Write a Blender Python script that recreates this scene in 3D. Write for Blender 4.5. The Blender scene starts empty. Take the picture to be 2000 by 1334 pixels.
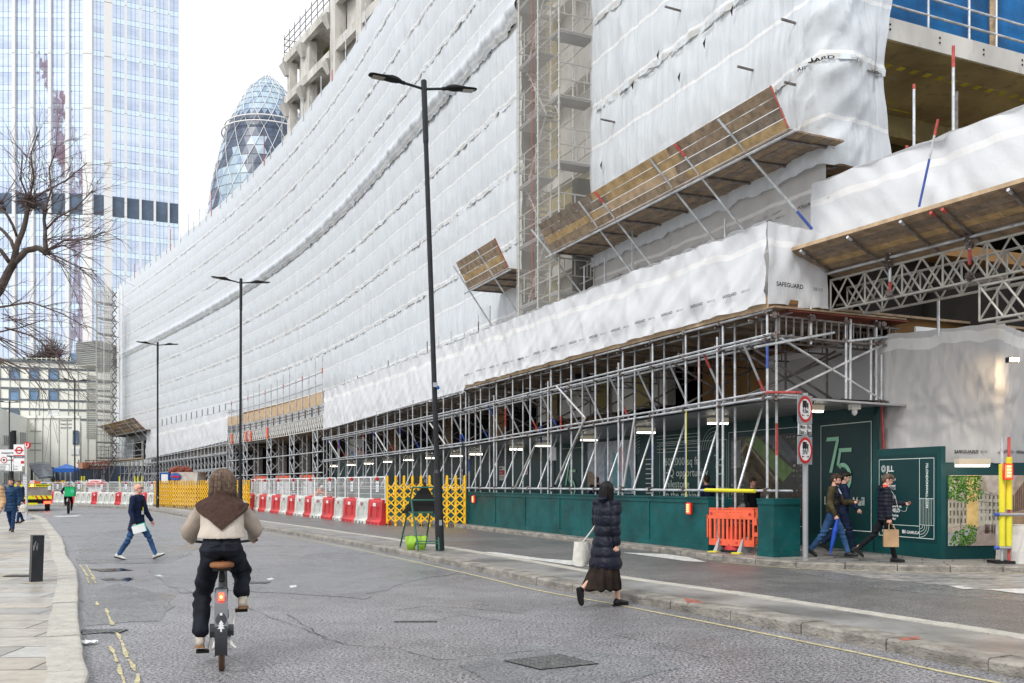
import bpy, math, random
from mathutils import Vector, Matrix, noise
V=Vector; R=math.radians; sin=math.sin; cos=math.cos; pi=math.pi
random.seed(7)
SC=bpy.context.scene; COL=SC.collection
F=1800.0; CH=1.6; HY=945.0
def W(px,py,Y): return V(((px-1000)/F*Y, Y, CH-(py-HY)/F*Y))
def G(px,py,z=0.0):
    Y=(CH-z)*F/(py-HY); return W(px,py,Y)
def lerp(a,b,t): return a+(b-a)*t
def interp(x,xs,ys):
    if x<=xs[0]: return ys[0]
    for i in range(1,len(xs)):
        if x<=xs[i]:
            return lerp(ys[i-1],ys[i],(x-xs[i-1])/(xs[i]-xs[i-1]))
    return ys[-1]
def nz(x,y=0.0,z=0.0): return noise.noise(V((x,y,z)))
# ---------------------------------------------------------------- materials
def newmat(name):
    m=bpy.data.materials.new(name); m.use_nodes=True
    return m, m.node_tree.nodes, m.node_tree.links, m.node_tree.nodes['Principled BSDF']
def setp(b,**k):
    for a,v in k.items():
        n={'rough':'Roughness','metal':'Metallic','spec':'Specular IOR Level','alpha':'Alpha','trans':'Transmission Weight'}.get(a,a)
        b.inputs[n].default_value=v
def mat(name,col,rough=.6,metal=0.0,var=.15,vs=3.0,bump=0.0,bs=20.0,col2=None,stretch=(1,1,1),spec=.3,dirt=0.0):
    m,N,L,b=newmat(name); setp(b,rough=rough,metal=metal,spec=spec)
    tc=N.new('ShaderNodeTexCoord'); mp=N.new('ShaderNodeMapping'); mp.inputs['Scale'].default_value=stretch
    L.new(tc.outputs['Object'],mp.inputs['Vector'])
    n=N.new('ShaderNodeTexNoise'); n.inputs['Scale'].default_value=vs; n.inputs['Detail'].default_value=6
    L.new(mp.outputs[0],n.inputs['Vector'])
    cr=N.new('ShaderNodeValToRGB'); e=cr.color_ramp.elements
    c=V(col[:3]); lo=c*(1-var) if col2 is None else V(col2); hi=c*(1+var*.7) if col2 is None else c
    e[0].position=.32; e[0].color=(*lo,1); e[1].position=.68; e[1].color=(*hi,1)
    L.new(n.outputs['Fac'],cr.inputs[0]); out=cr.outputs[0]
    if dirt>0:
        n2=N.new('ShaderNodeTexNoise'); n2.inputs['Scale'].default_value=vs*4.3; n2.inputs['Detail'].default_value=8
        L.new(mp.outputs[0],n2.inputs['Vector'])
        r2=N.new('ShaderNodeMapRange'); r2.inputs[1].default_value=.55; r2.inputs[2].default_value=.72; r2.inputs[3].default_value=0; r2.inputs[4].default_value=dirt
        L.new(n2.outputs['Fac'],r2.inputs[0])
        mx=N.new('ShaderNodeMix'); mx.data_type='RGBA'; mx.inputs[7].default_value=(.11,.085,.06,1)
        L.new(r2.outputs[0],mx.inputs[0]); L.new(out,mx.inputs[6]); out=mx.outputs[2]
    L.new(out,b.inputs['Base Color'])
    if bump>0:
        nb=N.new('ShaderNodeTexNoise'); nb.inputs['Scale'].default_value=bs; nb.inputs['Detail'].default_value=5
        L.new(mp.outputs[0],nb.inputs['Vector'])
        bp=N.new('ShaderNodeBump'); bp.inputs['Strength'].default_value=bump; bp.inputs['Distance'].default_value=.02
        L.new(nb.outputs['Fac'],bp.inputs['Height']); L.new(bp.outputs[0],b.inputs['Normal'])
    return m
def emat(name,col,st):
    m,N,L,b=newmat(name); setp(b,rough=.4); b.inputs['Base Color'].default_value=(*col,1)
    b.inputs['Emission Color'].default_value=(*col,1); b.inputs['Emission Strength'].default_value=st
    return m
M={}
# ---------------------------------------------------------------- mesh builder
def mworld(o):
    mt=Matrix.Identity(4)
    ch=[]
    while o is not None: ch.append(o); o=o.parent
    for p in reversed(ch):
        mt=mt@(Matrix.Translation(p.location)@p.rotation_euler.to_matrix().to_4x4())
    return mt
class MB:
    def __init__(s): s.v=[];s.f=[];s.m=[];s.uv=[]
    def add(s,vs,fs,m=0,uvs=None):
        o=len(s.v); s.v+= [V(a) for a in vs]
        for f in fs: s.f.append([i+o for i in f]); s.m.append(m)
        s.uv+= (uvs if uvs else [(0,0)]*len(vs))
        return s
    def obox(s,o,a,b,c,m=0):
        o=V(o);a=V(a);b=V(b);c=V(c)
        p=[o,o+a,o+a+b,o+b,o+c,o+a+c,o+a+b+c,o+b+c]
        return s.add(p,[(3,2,1,0),(4,5,6,7),(0,1,5,4),(1,2,6,5),(2,3,7,6),(3,0,4,7)],m)
    def box(s,c,sz,rz=0,m=0,tilt=None):
        c=V(c); rm=Matrix.Rotation(rz,3,'Z')
        if tilt is not None: rm=rm@tilt
        a=rm@V((sz[0],0,0));b=rm@V((0,sz[1],0));d=rm@V((0,0,sz[2]))
        return s.obox(c-a/2-b/2-d/2,a,b,d,m)
    def beam(s,a,b,w,h,m=0):   # rectangular bar from a to b, w sideways, h upward
        a=V(a);b=V(b); d=b-a; side=d.cross(V((0,0,1)))
        if side.length<1e-6: side=V((1,0,0))
        side.normalize(); up=side.cross(d).normalized()
        return s.obox(a-side*w/2-up*h/2,d,side*w,up*h,m)
    def path(s,pts,rs,n=8,m=0,cap=True,sq=None):
        pts=[V(p) for p in pts]; k=len(pts)
        if not hasattr(rs,'__len__'): rs=[rs]*k
        vs=[];fs=[];prev=None
        for i,p in enumerate(pts):
            d=(pts[min(i+1,k-1)]-pts[max(i-1,0)]).normalized()
            if prev is None:
                ref=V((0,0,1)) if abs(d.z)<.9 else V((1,0,0)); x=ref.cross(d).normalized()
            else:
                x=(prev-d*prev.dot(d)).normalized()
            prev=x; y=d.cross(x)
            for j in range(n):
                t=2*pi*j/n
                vs.append(p+(x*cos(t)+y*sin(t))*rs[i])
        for i in range(k-1):
            for j in range(n):
                a=i*n+j;b=i*n+(j+1)%n
                fs.append((a,b,b+n,a+n))
        if cap: fs.append(tuple(range(n-1,-1,-1))); fs.append(tuple(range((k-1)*n,k*n)))
        return s.add(vs,fs,m)
    def tube(s,a,b,r,n=6,r2=None,m=0): return s.path([a,b],[r,r if r2 is None else r2],n,m)
    def ell(s,c,r,n=12,k=8,m=0,rot=None):
        c=V(c); vs=[];fs=[]
        for i in range(k+1):
            ph=pi*i/k
            for j in range(n):
                t=2*pi*j/n; p=V((r[0]*sin(ph)*cos(t),r[1]*sin(ph)*sin(t),r[2]*cos(ph)))
                if rot is not None: p=rot@p
                vs.append(c+p)
        for i in range(k):
            for j in range(n):
                a=i*n+j;b=i*n+(j+1)%n
                fs.append((a,a+n,b+n,b))
        return s.add(vs,fs,m)
    def caps(s,a,b,ra,rb,n=12,m=0):
        a=V(a);b=V(b); d=b-a; L=max(d.length,1e-5); d=d/L
        pts=[];rs=[]
        for t in (-.98,-.8,-.5,0): pts.append(a+d*ra*t); rs.append(ra*math.sqrt(1-t*t))
        for t in (0,.5,.8,.98): pts.append(b+d*rb*t); rs.append(rb*math.sqrt(1-t*t))
        return s.path(pts,rs,n,m)
    def rings(s,rg,n=24,m=0):  # (x,y,z,rx,ry[,yaw])
        vs=[];fs=[]
        for g in rg:
            yw=g[5] if len(g)>5 else 0
            for j in range(n):
                t=2*pi*j/n; x=g[3]*cos(t);y=g[4]*sin(t)
                vs.append(V((g[0]+x*cos(yw)-y*sin(yw),g[1]+x*sin(yw)+y*cos(yw),g[2])))
        k=len(rg)
        for i in range(k-1):
            for j in range(n):
                a=i*n+j;b=i*n+(j+1)%n; fs.append((a,b,b+n,a+n))
        fs.append(tuple(range(n-1,-1,-1))); fs.append(tuple(range((k-1)*n,k*n)))
        return s.add(vs,fs,m)
    def grid(s,fn,us,vs_,m=0,flip=False):
        vv=[];uv=[];fs=[];nv=len(vs_)
        for u in us:
            for w in vs_:
                vv.append(fn(u,w)); uv.append((u,w))
        for i in range(len(us)-1):
            for j in range(nv-1):
                a=i*nv+j; q=(a,a+nv,a+nv+1,a+1)
                fs.append(q[::-1] if flip else q)
        return s.add(vv,fs,m,uv)
    def prism(s,poly,ex,m=0):
        poly=[V(p) for p in poly];n=len(poly);ex=V(ex)
        vs=poly+[p+ex for p in poly]
        fs=[tuple(range(n-1,-1,-1)),tuple(range(n,2*n))]+[(i,(i+1)%n,(i+1)%n+n,i+n) for i in range(n)]
        return s.add(vs,fs,m)
    def quad(s,a,b,c,d,m=0): return s.add([a,b,c,d],[(0,1,2,3)],m,[(0,0),(1,0),(1,1),(0,1)])
    def build(s,name,mats,parent=None,loc=None,smooth=False,local=False,rotz=0):
        me=bpy.data.meshes.new(name)
        vs=s.v
        if not local:
            if parent is not None: iv=mworld(parent).inverted(); vs=[iv@p for p in vs]
            elif loc is not None:
                iv=(Matrix.Translation(V(loc))@Matrix.Rotation(rotz,4,'Z')).inverted(); vs=[iv@p for p in vs]
        me.from_pydata([tuple(p) for p in vs],[],s.f)
        if not isinstance(mats,(list,tuple)): mats=[mats]
        for x in mats: me.materials.append(M[x] if isinstance(x,str) else x)
        if len(mats)>1: me.polygons.foreach_set('material_index',s.m)
        if any(u!=(0,0) for u in s.uv):
            ul=me.uv_layers.new(name='UVMap'); dat=[]
            for f in s.f:
                for i in f: dat+= s.uv[i]
            ul.data.foreach_set('uv',dat)
        if smooth: me.polygons.foreach_set('use_smooth',[True]*len(me.polygons))
        me.update()
        o=bpy.data.objects.new(name,me); COL.objects.link(o)
        if parent is not None: o.parent=parent
        elif loc is not None: o.location=loc; o.rotation_euler=(0,0,rotz)
        return o
def tag(o,label,cat,group=None):
    o['label']=label; o['category']=cat
    if group: o['group']=group
    return o
def thing(name,label,cat,loc=(0,0,0),rz=0,group=None):
    o=bpy.data.objects.new(name,None); COL.objects.link(o); o.location=loc; o.rotation_euler=(0,0,rz); o.empty_display_size=.2
    return tag(o,label,cat,group)
def struct(o,kind='structure'): o['kind']=kind; return o
def dup(root,loc,rz,label=None,rot=None):
    def cp(o,p):
        c=o.copy(); COL.objects.link(c)
        if p is not None: c.parent=p
        for ch in list(o.children): cp(ch,c)
        return c
    c=cp(root,None); c.location=loc; c.rotation_euler=rot if rot else (0,0,rz)
    if label: c['label']=label
    return c
ORD=['first','second','third','fourth','fifth','sixth','seventh','eighth','ninth','tenth','eleventh','twelfth','thirteenth','fourteenth','fifteenth','sixteenth','seventeenth','eighteenth','nineteenth','twentieth']
_tc={}
def textgeo(body,size=1.0,align='LEFT',bold=False):
    k=(body,align,bold)
    if k not in _tc:
        cu=bpy.data.curves.new('t','FONT'); cu.body=body; cu.align_x=align; cu.resolution_u=3
        if bold: cu.offset=.025
        ob=bpy.data.objects.new('t',cu); COL.objects.link(ob)
        dg=bpy.context.evaluated_depsgraph_get(); me=ob.evaluated_get(dg).to_mesh()
        _tc[k]=([(v.co.x,v.co.y) for v in me.vertices],[tuple(p.vertices) for p in me.polygons])
        ob.to_mesh_clear(); bpy.data.objects.remove(ob); bpy.data.curves.remove(cu)
    vs,fs=_tc[k]
    return [(x*size,y*size) for x,y in vs],fs
def puttext(mb,body,size,fn,x0=0,y0=0,align='LEFT',bold=False,m=0,sx=1.0):
    vs,fs=textgeo(body,size,align,bold)
    mb.add([fn(x0+x*sx,y0+y) for x,y in vs],fs,m)
    return max([x for x,y in vs]+[0])*sx
# ---------------------------------------------------------------- plan of the long facade
def build_plan():
    pts=[V((6.66,19.48))]; d=V((-.444,1))
    n=60
    Yend=53.1
    for i in range(1,n+1):
        Y=lerp(19.48,Yend,i/n); pts.append(V((15.31-.444*Y,Y)))
    px=720.0; Y=53.1
    while px>222:
        m=interp(-px,[-720,-580,-440,-243],[-.444,-.55,-.65,-.72]); r=(px-1000)/F
        dr=-3.0/F; Y=Y*math.exp(dr/(m-r)); px-=3; pts.append(V(((px-1000)/F*Y,Y)))
    return pts
PL=build_plan(); SL=[0.0]
for i in range(1,len(PL)): SL.append(SL[-1]+(PL[i]-PL[i-1]).length)
NL=[]
for i in range(len(PL)):
    d=(PL[min(i+4,len(PL)-1)]-PL[max(i-4,0)]).normalized(); NL.append(V((-d.y,d.x)))
SMAX=SL[-1]
def FP(s,off=0,z=0.0):
    # s<0 : along the return wall at the near corner
    if s<0:
        d=V((-.444,1)).normalized(); p=V((6.66,19.48))+d*s; q=p+V((-d.y,d.x))*off
        return V((q.x,q.y,z))
    lo,hi=0,len(SL)-1
    while hi-lo>1:
        md=(lo+hi)//2
        if SL[md]<=s: lo=md
        else: hi=md
    t=(s-SL[lo])/(SL[hi]-SL[lo]); p=PL[lo].lerp(PL[hi],t); n=NL[lo].lerp(NL[hi],t)
    q=p+n*off
    return V((q.x,q.y,z))
def s_px(px,off=0):
    best=None;bs=0
    a,b=-4.0,SMAX
    for it in range(3):
        st=(b-a)/200
        best=None
        for i in range(201):
            s=a+i*st; p=FP(s,off); e=abs(1000+F*p.x/p.y-px)
            if best is None or e<best: best=e;bs=s
        a=bs-st;b=min(SMAX,bs+st)
    return bs
LO=1.49   # gantry front line, metres outside the facade
# ================================================================ materials
def road_mat(name,c1,c2,rough,agg=95,wet=.5,streak=False):
    m,N,L,b=newmat(name)
    tc=N.new('ShaderNodeTexCoord')
    def ns(sc,det=4,ro=.6,vec=None):
        n=N.new('ShaderNodeTexNoise'); n.inputs['Scale'].default_value=sc; n.inputs['Detail'].default_value=det; n.inputs['Roughness'].default_value=ro
        L.new(vec if vec else tc.outputs['Object'],n.inputs['Vector']); return n
    fine=ns(agg*.62,3,.85); big=ns(.35,5); mid=ns(2.2,6,.65)
    cr=N.new('ShaderNodeValToRGB'); e=cr.color_ramp.elements; e[0].position=.40; e[0].color=(*c1,1); e[1].position=.60; e[1].color=(*c2,1)
    L.new(fine.outputs['Fac'],cr.inputs[0])
    mr=N.new('ShaderNodeMapRange'); mr.inputs[1].default_value=.3; mr.inputs[2].default_value=.72; mr.inputs[3].default_value=.58; mr.inputs[4].default_value=1.35
    ad=N.new('ShaderNodeMath'); ad.operation='MULTIPLY_ADD'; ad.inputs[1].default_value=.5; L.new(mid.outputs['Fac'],ad.inputs[0])
    ml=N.new('ShaderNodeMath'); ml.operation='MULTIPLY'; ml.inputs[1].default_value=.5; L.new(big.outputs['Fac'],ml.inputs[0]); L.new(ml.outputs[0],ad.inputs[2])
    L.new(ad.outputs[0],mr.inputs[0])
    mx=N.new('ShaderNodeMix'); mx.data_type='RGBA'; mx.blend_type='MULTIPLY'; mx.inputs[0].default_value=1
    L.new(cr.outputs[0],mx.inputs[6]); L.new(mr.outputs[0],mx.inputs[7]); L.new(mx.outputs[2],b.inputs['Base Color'])
    rr=N.new('ShaderNodeMapRange'); rr.inputs[1].default_value=.38; rr.inputs[2].default_value=.62; rr.inputs[3].default_value=rough-wet*.4; rr.inputs[4].default_value=rough
    L.new(big.outputs['Fac'],rr.inputs[0]); L.new(rr.outputs[0],b.inputs['Roughness'])
    bp=N.new('ShaderNodeBump'); bp.inputs['Strength'].default_value=.8; bp.inputs['Distance'].default_value=.015
    L.new(fine.outputs['Fac'],bp.inputs['Height']); L.new(bp.outputs[0],b.inputs['Normal'])
    return m
def slab_mat(name,bw,bh,rot,cols,mortar=(.09,.08,.07),rough=.55,off=.5,ms=.012,bump=.4,spots=.5):
    m,N,L,b=newmat(name); tc=N.new('ShaderNodeTexCoord'); mp=N.new('ShaderNodeMapping'); mp.inputs['Rotation'].default_value=(0,0,rot)
    L.new(tc.outputs['Object'],mp.inputs['Vector'])
    wn=N.new('ShaderNodeTexNoise'); wn.inputs['Scale'].default_value=.8
    L.new(mp.outputs[0],wn.inputs['Vector'])
    br=N.new('ShaderNodeTexBrick'); br.inputs['Scale'].default_value=1; br.inputs['Brick Width'].default_value=bw; br.inputs['Row Height'].default_value=bh
    br.inputs['Mortar Size'].default_value=ms; br.offset=off; br.squash=.72; br.squash_frequency=3
    br.inputs['Color1'].default_value=(0,0,0,1); br.inputs['Color2'].default_value=(1,1,1,1); br.inputs['Mortar'].default_value=(.5,.5,.5,1)
    L.new(mp.outputs[0],br.inputs['Vector'])
    cr=N.new('ShaderNodeValToRGB'); cr.color_ramp.elements[0].color=(*cols[0],1); cr.color_ramp.elements[1].color=(*cols[-1],1)
    for i,c in enumerate(cols[1:-1]):
        e=cr.color_ramp.elements.new((i+1)/(len(cols)-1)); e.color=(*c,1)
    L.new(br.outputs['Color'],cr.inputs[0])
    n=N.new('ShaderNodeTexNoise'); n.inputs['Scale'].default_value=5; n.inputs['Detail'].default_value=8; n.inputs['Roughness'].default_value=.7
    L.new(tc.outputs['Object'],n.inputs['Vector'])
    mr=N.new('ShaderNodeMapRange'); mr.inputs[1].default_value=.3; mr.inputs[2].default_value=.7; mr.inputs[3].default_value=.7; mr.inputs[4].default_value=1.2; L.new(n.outputs['Fac'],mr.inputs[0])
    mx=N.new('ShaderNodeMix'); mx.data_type='RGBA'; mx.blend_type='MULTIPLY'; mx.inputs[0].default_value=1
    L.new(cr.outputs[0],mx.inputs[6]); L.new(mr.outputs[0],mx.inputs[7])
    m2=N.new('ShaderNodeMix'); m2.data_type='RGBA'; m2.inputs[7].default_value=(*mortar,1)
    L.new(br.outputs['Fac'],m2.inputs[0]); L.new(mx.outputs[2],m2.inputs[6]); L.new(m2.outputs[2],b.inputs['Base Color'])
    rr=N.new('ShaderNodeMapRange'); rr.inputs[1].default_value=.35; rr.inputs[2].default_value=.65; rr.inputs[3].default_value=rough-.25; rr.inputs[4].default_value=rough+.15
    L.new(wn.outputs['Fac'],rr.inputs[0]); L.new(rr.outputs[0],b.inputs['Roughness'])
    hh=N.new('ShaderNodeMath'); hh.operation='MULTIPLY_ADD'; hh.inputs[1].default_value=-2.0; L.new(br.outputs['Fac'],hh.inputs[0]); L.new(n.outputs['Fac'],hh.inputs[2])
    bp=N.new('ShaderNodeBump'); bp.inputs['Strength'].default_value=bump; bp.inputs['Distance'].default_value=.01
    L.new(hh.outputs[0],bp.inputs['Height']); L.new(bp.outputs[0],b.inputs['Normal'])
    return m
M['road']=road_mat('asphalt',(.022,.022,.025),(.40,.39,.405),.46,54,.5)
M['patch']=road_mat('asphalt_smooth',(.055,.058,.064),(.32,.325,.34),.42,60,.5)
M['patchd']=road_mat('asphalt_dark',(.03,.03,.032),(.30,.30,.305),.34,55,.5)
M['lane']=road_mat('asphalt_far',(.025,.024,.025),(.27,.265,.26),.48,62,.4)
M['path']=road_mat('path_asphalt',(.10,.10,.10),(.22,.215,.21),.6,120,.3)
M['flags']=slab_mat('york_stone',1.35,.55,R(-4),[(.36,.32,.26),(.30,.29,.27),(.42,.38,.32),(.38,.34,.29),(.44,.43,.40),(.29,.265,.235)])
M['setts']=slab_mat('granite_setts',.42,.14,R(-15),[(.34,.34,.34),(.20,.20,.20),(.42,.41,.40),(.36,.35,.34),(.30,.29,.28)],rough=.45)
M['paving']=slab_mat('paving_slabs',.75,.5,R(24),[(.24,.23,.21),(.30,.28,.26),(.20,.19,.18)],rough=.4)
M['kerb']=mat('kerb_granite',(.45,.43,.38),.6,var=.18,vs=5,bump=.3,bs=40,dirt=.45)
M['kerbd']=mat('kerb_weathered',(.27,.25,.22),.5,var=.45,vs=3.5,bump=.9,bs=22,dirt=.7,stretch=(1,1,2))
M['island']=mat('island_top',(.25,.245,.235),.36,var=.5,vs=1.1,bump=.3,bs=35,dirt=.45)
M['white_paint']=mat('white_paint',(.62,.62,.6),.5,var=.3,vs=8,dirt=.7)
M['yellow_paint']=mat('yellow_paint',(.52,.46,.27),.55,var=.3,vs=9,dirt=.7)
M['crack']=mat('crack_tar',(.03,.03,.03),.5)
M['iron']=mat('cast_iron',(.17,.17,.17),.5,metal=.3,var=.4,vs=30,bump=.6,bs=60)
M['puddle']=mat('puddle_water',(.03,.032,.036),.06,var=.1)
M['redpaint']=mat('red_spray',(.36,.13,.10),.6,var=.5,vs=14,dirt=.9)
def sheet_mat(name,base,band,per=1.335,phase=0.0,trans=.25,dirt=.5,st=(5,.55,1)):
    m,N,L,b=newmat(name); uv=N.new('ShaderNodeUVMap'); uv.uv_map='UVMap'
    sx=N.new('ShaderNodeSeparateXYZ'); L.new(uv.outputs[0],sx.inputs[0])
    def math_(op,a,bv=None,c=None):
        n=N.new('ShaderNodeMath'); n.operation=op
        for i,x in enumerate((a,bv,c)):
            if x is None: continue
            if hasattr(x,'default_value') or hasattr(x,'is_linked'): L.new(x,n.inputs[i])
            else: n.inputs[i].default_value=x
        return n.outputs[0]
    wob=N.new('ShaderNodeTexNoise'); wob.inputs['Scale'].default_value=.9; wob.inputs['Detail'].default_value=3; L.new(uv.outputs[0],wob.inputs['Vector'])
    zz=math_('ADD',sx.outputs[1],math_('MULTIPLY',wob.outputs['Fac'],.16))
    zz=math_('ADD',zz,phase)
    md=math_('FLOORED_MODULO',zz,per) if False else math_('PINGPONG',zz,per/2)
    bandf=math_('LESS_THAN',md,.042)
    mp=N.new('ShaderNodeMapping'); mp.inputs['Scale'].default_value=st; L.new(uv.outputs[0],mp.inputs['Vector'])
    n1=N.new('ShaderNodeTexNoise'); n1.inputs['Scale'].default_value=1; n1.inputs['Detail'].default_value=5; n1.inputs['Distortion'].default_value=.6; L.new(mp.outputs[0],n1.inputs['Vector'])
    n2=N.new('ShaderNodeTexNoise'); n2.inputs['Scale'].default_value=2.3; n2.inputs['Detail'].default_value=8; n2.inputs['Roughness'].default_value=.7; L.new(uv.outputs[0],n2.inputs['Vector'])
    cr=N.new('ShaderNodeValToRGB'); e=cr.color_ramp.elements; e[0].position=.3; e[0].color=(*(V(base)*.93),1); e[1].position=.7; e[1].color=(*(V(base)*1.04),1)
    L.new(n1.outputs['Fac'],cr.inputs[0])
    # grime along the laps
    md2=math_('PINGPONG',math_('SUBTRACT',sx.outputs[1],7.85-.05),per)
    near=math_('SUBTRACT',1.0,math_('DIVIDE',md2,.22)); 
    g=math_('MULTIPLY',near,math_('GREATER_THAN',n2.outputs['Fac'],.5)); g=math_('MULTIPLY',math_('MAXIMUM',g,0.0),dirt)
    mg=N.new('ShaderNodeMix'); mg.data_type='RGBA'; L.new(g,mg.inputs[0]); L.new(cr.outputs[0],mg.inputs[6]); mg.inputs[7].default_value=(.50,.46,.36,1)
    mx=N.new('ShaderNodeMix'); mx.data_type='RGBA'; L.new(bandf,mx.inputs[0]); L.new(mg.outputs[2],mx.inputs[6]); mx.inputs[7].default_value=(*band,1)
    L.new(mx.outputs[2],b.inputs['Base Color']); setp(b,rough=.42,spec=.4)
    bp=N.new('ShaderNodeBump'); bp.inputs['Strength'].default_value=.75; bp.inputs['Distance'].default_value=.07
    L.new(math_('ADD',n1.outputs['Fac'],math_('MULTIPLY',n2.outputs['Fac'],.3)),bp.inputs['Height']); L.new(bp.outputs[0],b.inputs['Normal'])
    tr=N.new('ShaderNodeBsdfTranslucent'); L.new(mx.outputs[2],tr.inputs['Color']); L.new(bp.outputs[0],tr.inputs['Normal'])
    ms=N.new('ShaderNodeMixShader'); ms.inputs[0].default_value=trans; out=N['Material Output']
    L.new(b.outputs[0],ms.inputs[1]); L.new(tr.outputs[0],ms.inputs[2]); L.new(ms.outputs[0],out.inputs['Surface'])
    return m
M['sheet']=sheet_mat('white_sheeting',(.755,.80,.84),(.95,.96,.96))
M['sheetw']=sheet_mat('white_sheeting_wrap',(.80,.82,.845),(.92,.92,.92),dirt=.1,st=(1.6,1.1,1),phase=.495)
M['sheet_shaded']=sheet_mat('shaded_sheeting',(.60,.59,.58),(.80,.79,.77),per=1.0,dirt=.1,st=(2.2,1.0,1))  # greyer copy of the sheeting, shade put into its colour
M['tube']=mat('galvanised_tube',(.56,.58,.60),.45,metal=.55,var=.3,vs=4,dirt=.4)
M['tubed']=mat('old_tube',(.22,.20,.19),.6,metal=.4,var=.4,vs=5,dirt=.6)
M['truss']=mat('truss_steel',(.40,.385,.35),.5,metal=.3,var=.2,vs=4,dirt=.3)
M['alu']=mat('aluminium',(.62,.61,.58),.4,metal=.5,var=.12,vs=4)
M['redt']=mat('red_tube_end',(.5,.09,.08),.6,var=.3,vs=8)
M['bluet']=mat('blue_tube_end',(.06,.11,.38),.6,var=.3,vs=8)
M['coup']=mat('coupler_steel',(.16,.13,.12),.55,metal=.6,var=.5,vs=30)
M['board']=mat('scaffold_board',(.31,.23,.155),.8,var=.35,vs=5,bump=.3,bs=25,dirt=.6)
M['boardg']=mat('scaffold_board_grey',(.25,.20,.155),.85,var=.35,vs=4,bump=.3,bs=25,dirt=.7)
M['boardy']=mat('scaffold_board_golden',(.46,.32,.16),.8,var=.3,vs=4,bump=.3,bs=25,dirt=.35)
M['boardn']=mat('scaffold_board_new',(.52,.38,.24),.75,var=.25,vs=4,bump=.25,bs=20,dirt=.3)
M['ply']=mat('brown_ply',(.24,.13,.045),.75,var=.4,vs=.8,dirt=.4)
M['dark']=mat('void_shade',(.02,.018,.016),.9)  # near-black colour stands in for shade inside the unlit building
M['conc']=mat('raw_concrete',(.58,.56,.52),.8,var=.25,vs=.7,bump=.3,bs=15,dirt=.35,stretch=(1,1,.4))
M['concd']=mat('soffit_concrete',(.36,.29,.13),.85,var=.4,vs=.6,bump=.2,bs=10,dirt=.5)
M['yel']=mat('yellow_mark',(.55,.45,.05),.7,var=.3,vs=5)
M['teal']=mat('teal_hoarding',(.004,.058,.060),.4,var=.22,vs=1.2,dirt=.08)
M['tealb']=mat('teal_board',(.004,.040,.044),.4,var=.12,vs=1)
M['tealw']=mat('teal_wall_weathered',(.004,.078,.080),.5,var=.35,vs=1.5,dirt=.25,spec=.2)
M['mint']=mat('mint_letter',(.36,.70,.50),.5,var=.03)
M['cream_letter']=mat('pale_letter',(.75,.86,.80),.5,var=.03)
M['white_plain']=mat('white_plain',(.75,.76,.77),.5,var=.05)
M['black']=mat('black_paint',(.018,.020,.024),.38,var=.3,vs=4,dirt=.1)
M['blackm']=mat('black_matt',(.012,.012,.013),.7,var=.2)
M['red']=mat('red_paint',(.55,.02,.02),.4,var=.1)
M['redpl']=mat('red_plastic',(.56,.04,.045),.5,var=.3,vs=2,dirt=.55)
M['whpl']=mat('white_plastic',(.58,.60,.56),.5,var=.25,vs=2,dirt=.7)
M['orpl']=mat('orange_plastic',(.80,.13,.06),.45,var=.2,vs=5,dirt=.15)
M['yelpl']=mat('yellow_plastic',(.82,.47,.012),.45,var=.1,vs=4,dirt=.12)
M['yelf']=mat('yellow_foam',(.72,.66,.04),.6,var=.06)
M['green']=mat('green_paint',(.02,.11,.075),.45,var=.2,vs=4)
M['lime']=mat('lime_bag',(.28,.48,.04),.55,var=.15,vs=5)
M['blue']=mat('blue_paint',(.01,.09,.36),.5,var=.15,vs=3)
M['lampglass']=mat('lamp_glass',(.30,.28,.24),.2,var=.05)
M['greyp']=mat('grey_paint',(.33,.34,.36),.45,metal=.2,var=.1)
M['signbk']=mat('sign_black',(.01,.01,.01),.5,var=.02)
M['tubelight']=emat('tube_light',(1,.93,.78),9)
M['redlight']=emat('red_light',(1,.05,.02),5)
M['orlight']=emat('orange_core',(1,.25,.08),7)
M['cream']=mat('cream_cladding',(.82,.82,.75),.5,var=.05,vs=.3,dirt=.04)
M['greyline']=mat('grey_joint',(.13,.15,.17),.5); M['tline']=mat('tower_line',(.20,.26,.36),.5)
M['greyc']=mat('grey_louvre',(.36,.36,.33),.6,var=.1,vs=.4)
M['bluecl']=mat('blue_debris_net',(.005,.13,.36),.6,var=.4,vs=1.5,bump=.5,bs=5)
M['rust']=mat('rust_steel',(.20,.055,.035),.7,var=.4,vs=2)
M['brickr']=mat('terracotta',(.50,.24,.15),.7,var=.2)
def glass_mat(name,c1,c2,rough=.08,metal=.0,sc=(.35,.35,.27),spec=.9):
    m,N,L,b=newmat(name); tc=N.new('ShaderNodeTexCoord'); mp=N.new('ShaderNodeMapping'); mp.inputs['Scale'].default_value=sc
    L.new(tc.outputs['Object'],mp.inputs['Vector'])
    v=N.new('ShaderNodeTexNoise'); v.inputs['Scale'].default_value=1; v.inputs['Detail'].default_value=6; v.inputs['Roughness'].default_value=.7; L.new(mp.outputs[0],v.inputs['Vector'])
    cr=N.new('ShaderNodeValToRGB'); e=cr.color_ramp.elements; e[0].position=.35;e[0].color=(*c1,1);e[1].position=.65;e[1].color=(*c2,1)
    L.new(v.outputs['Fac'],cr.inputs[0]); L.new(cr.outputs[0],b.inputs['Base Color']); setp(b,rough=rough,metal=metal,spec=spec); b.inputs['IOR'].default_value=1.9
    return m
M['tglass']=glass_mat('tower_glass',(.36,.48,.68),(.55,.68,.86),.1)
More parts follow.
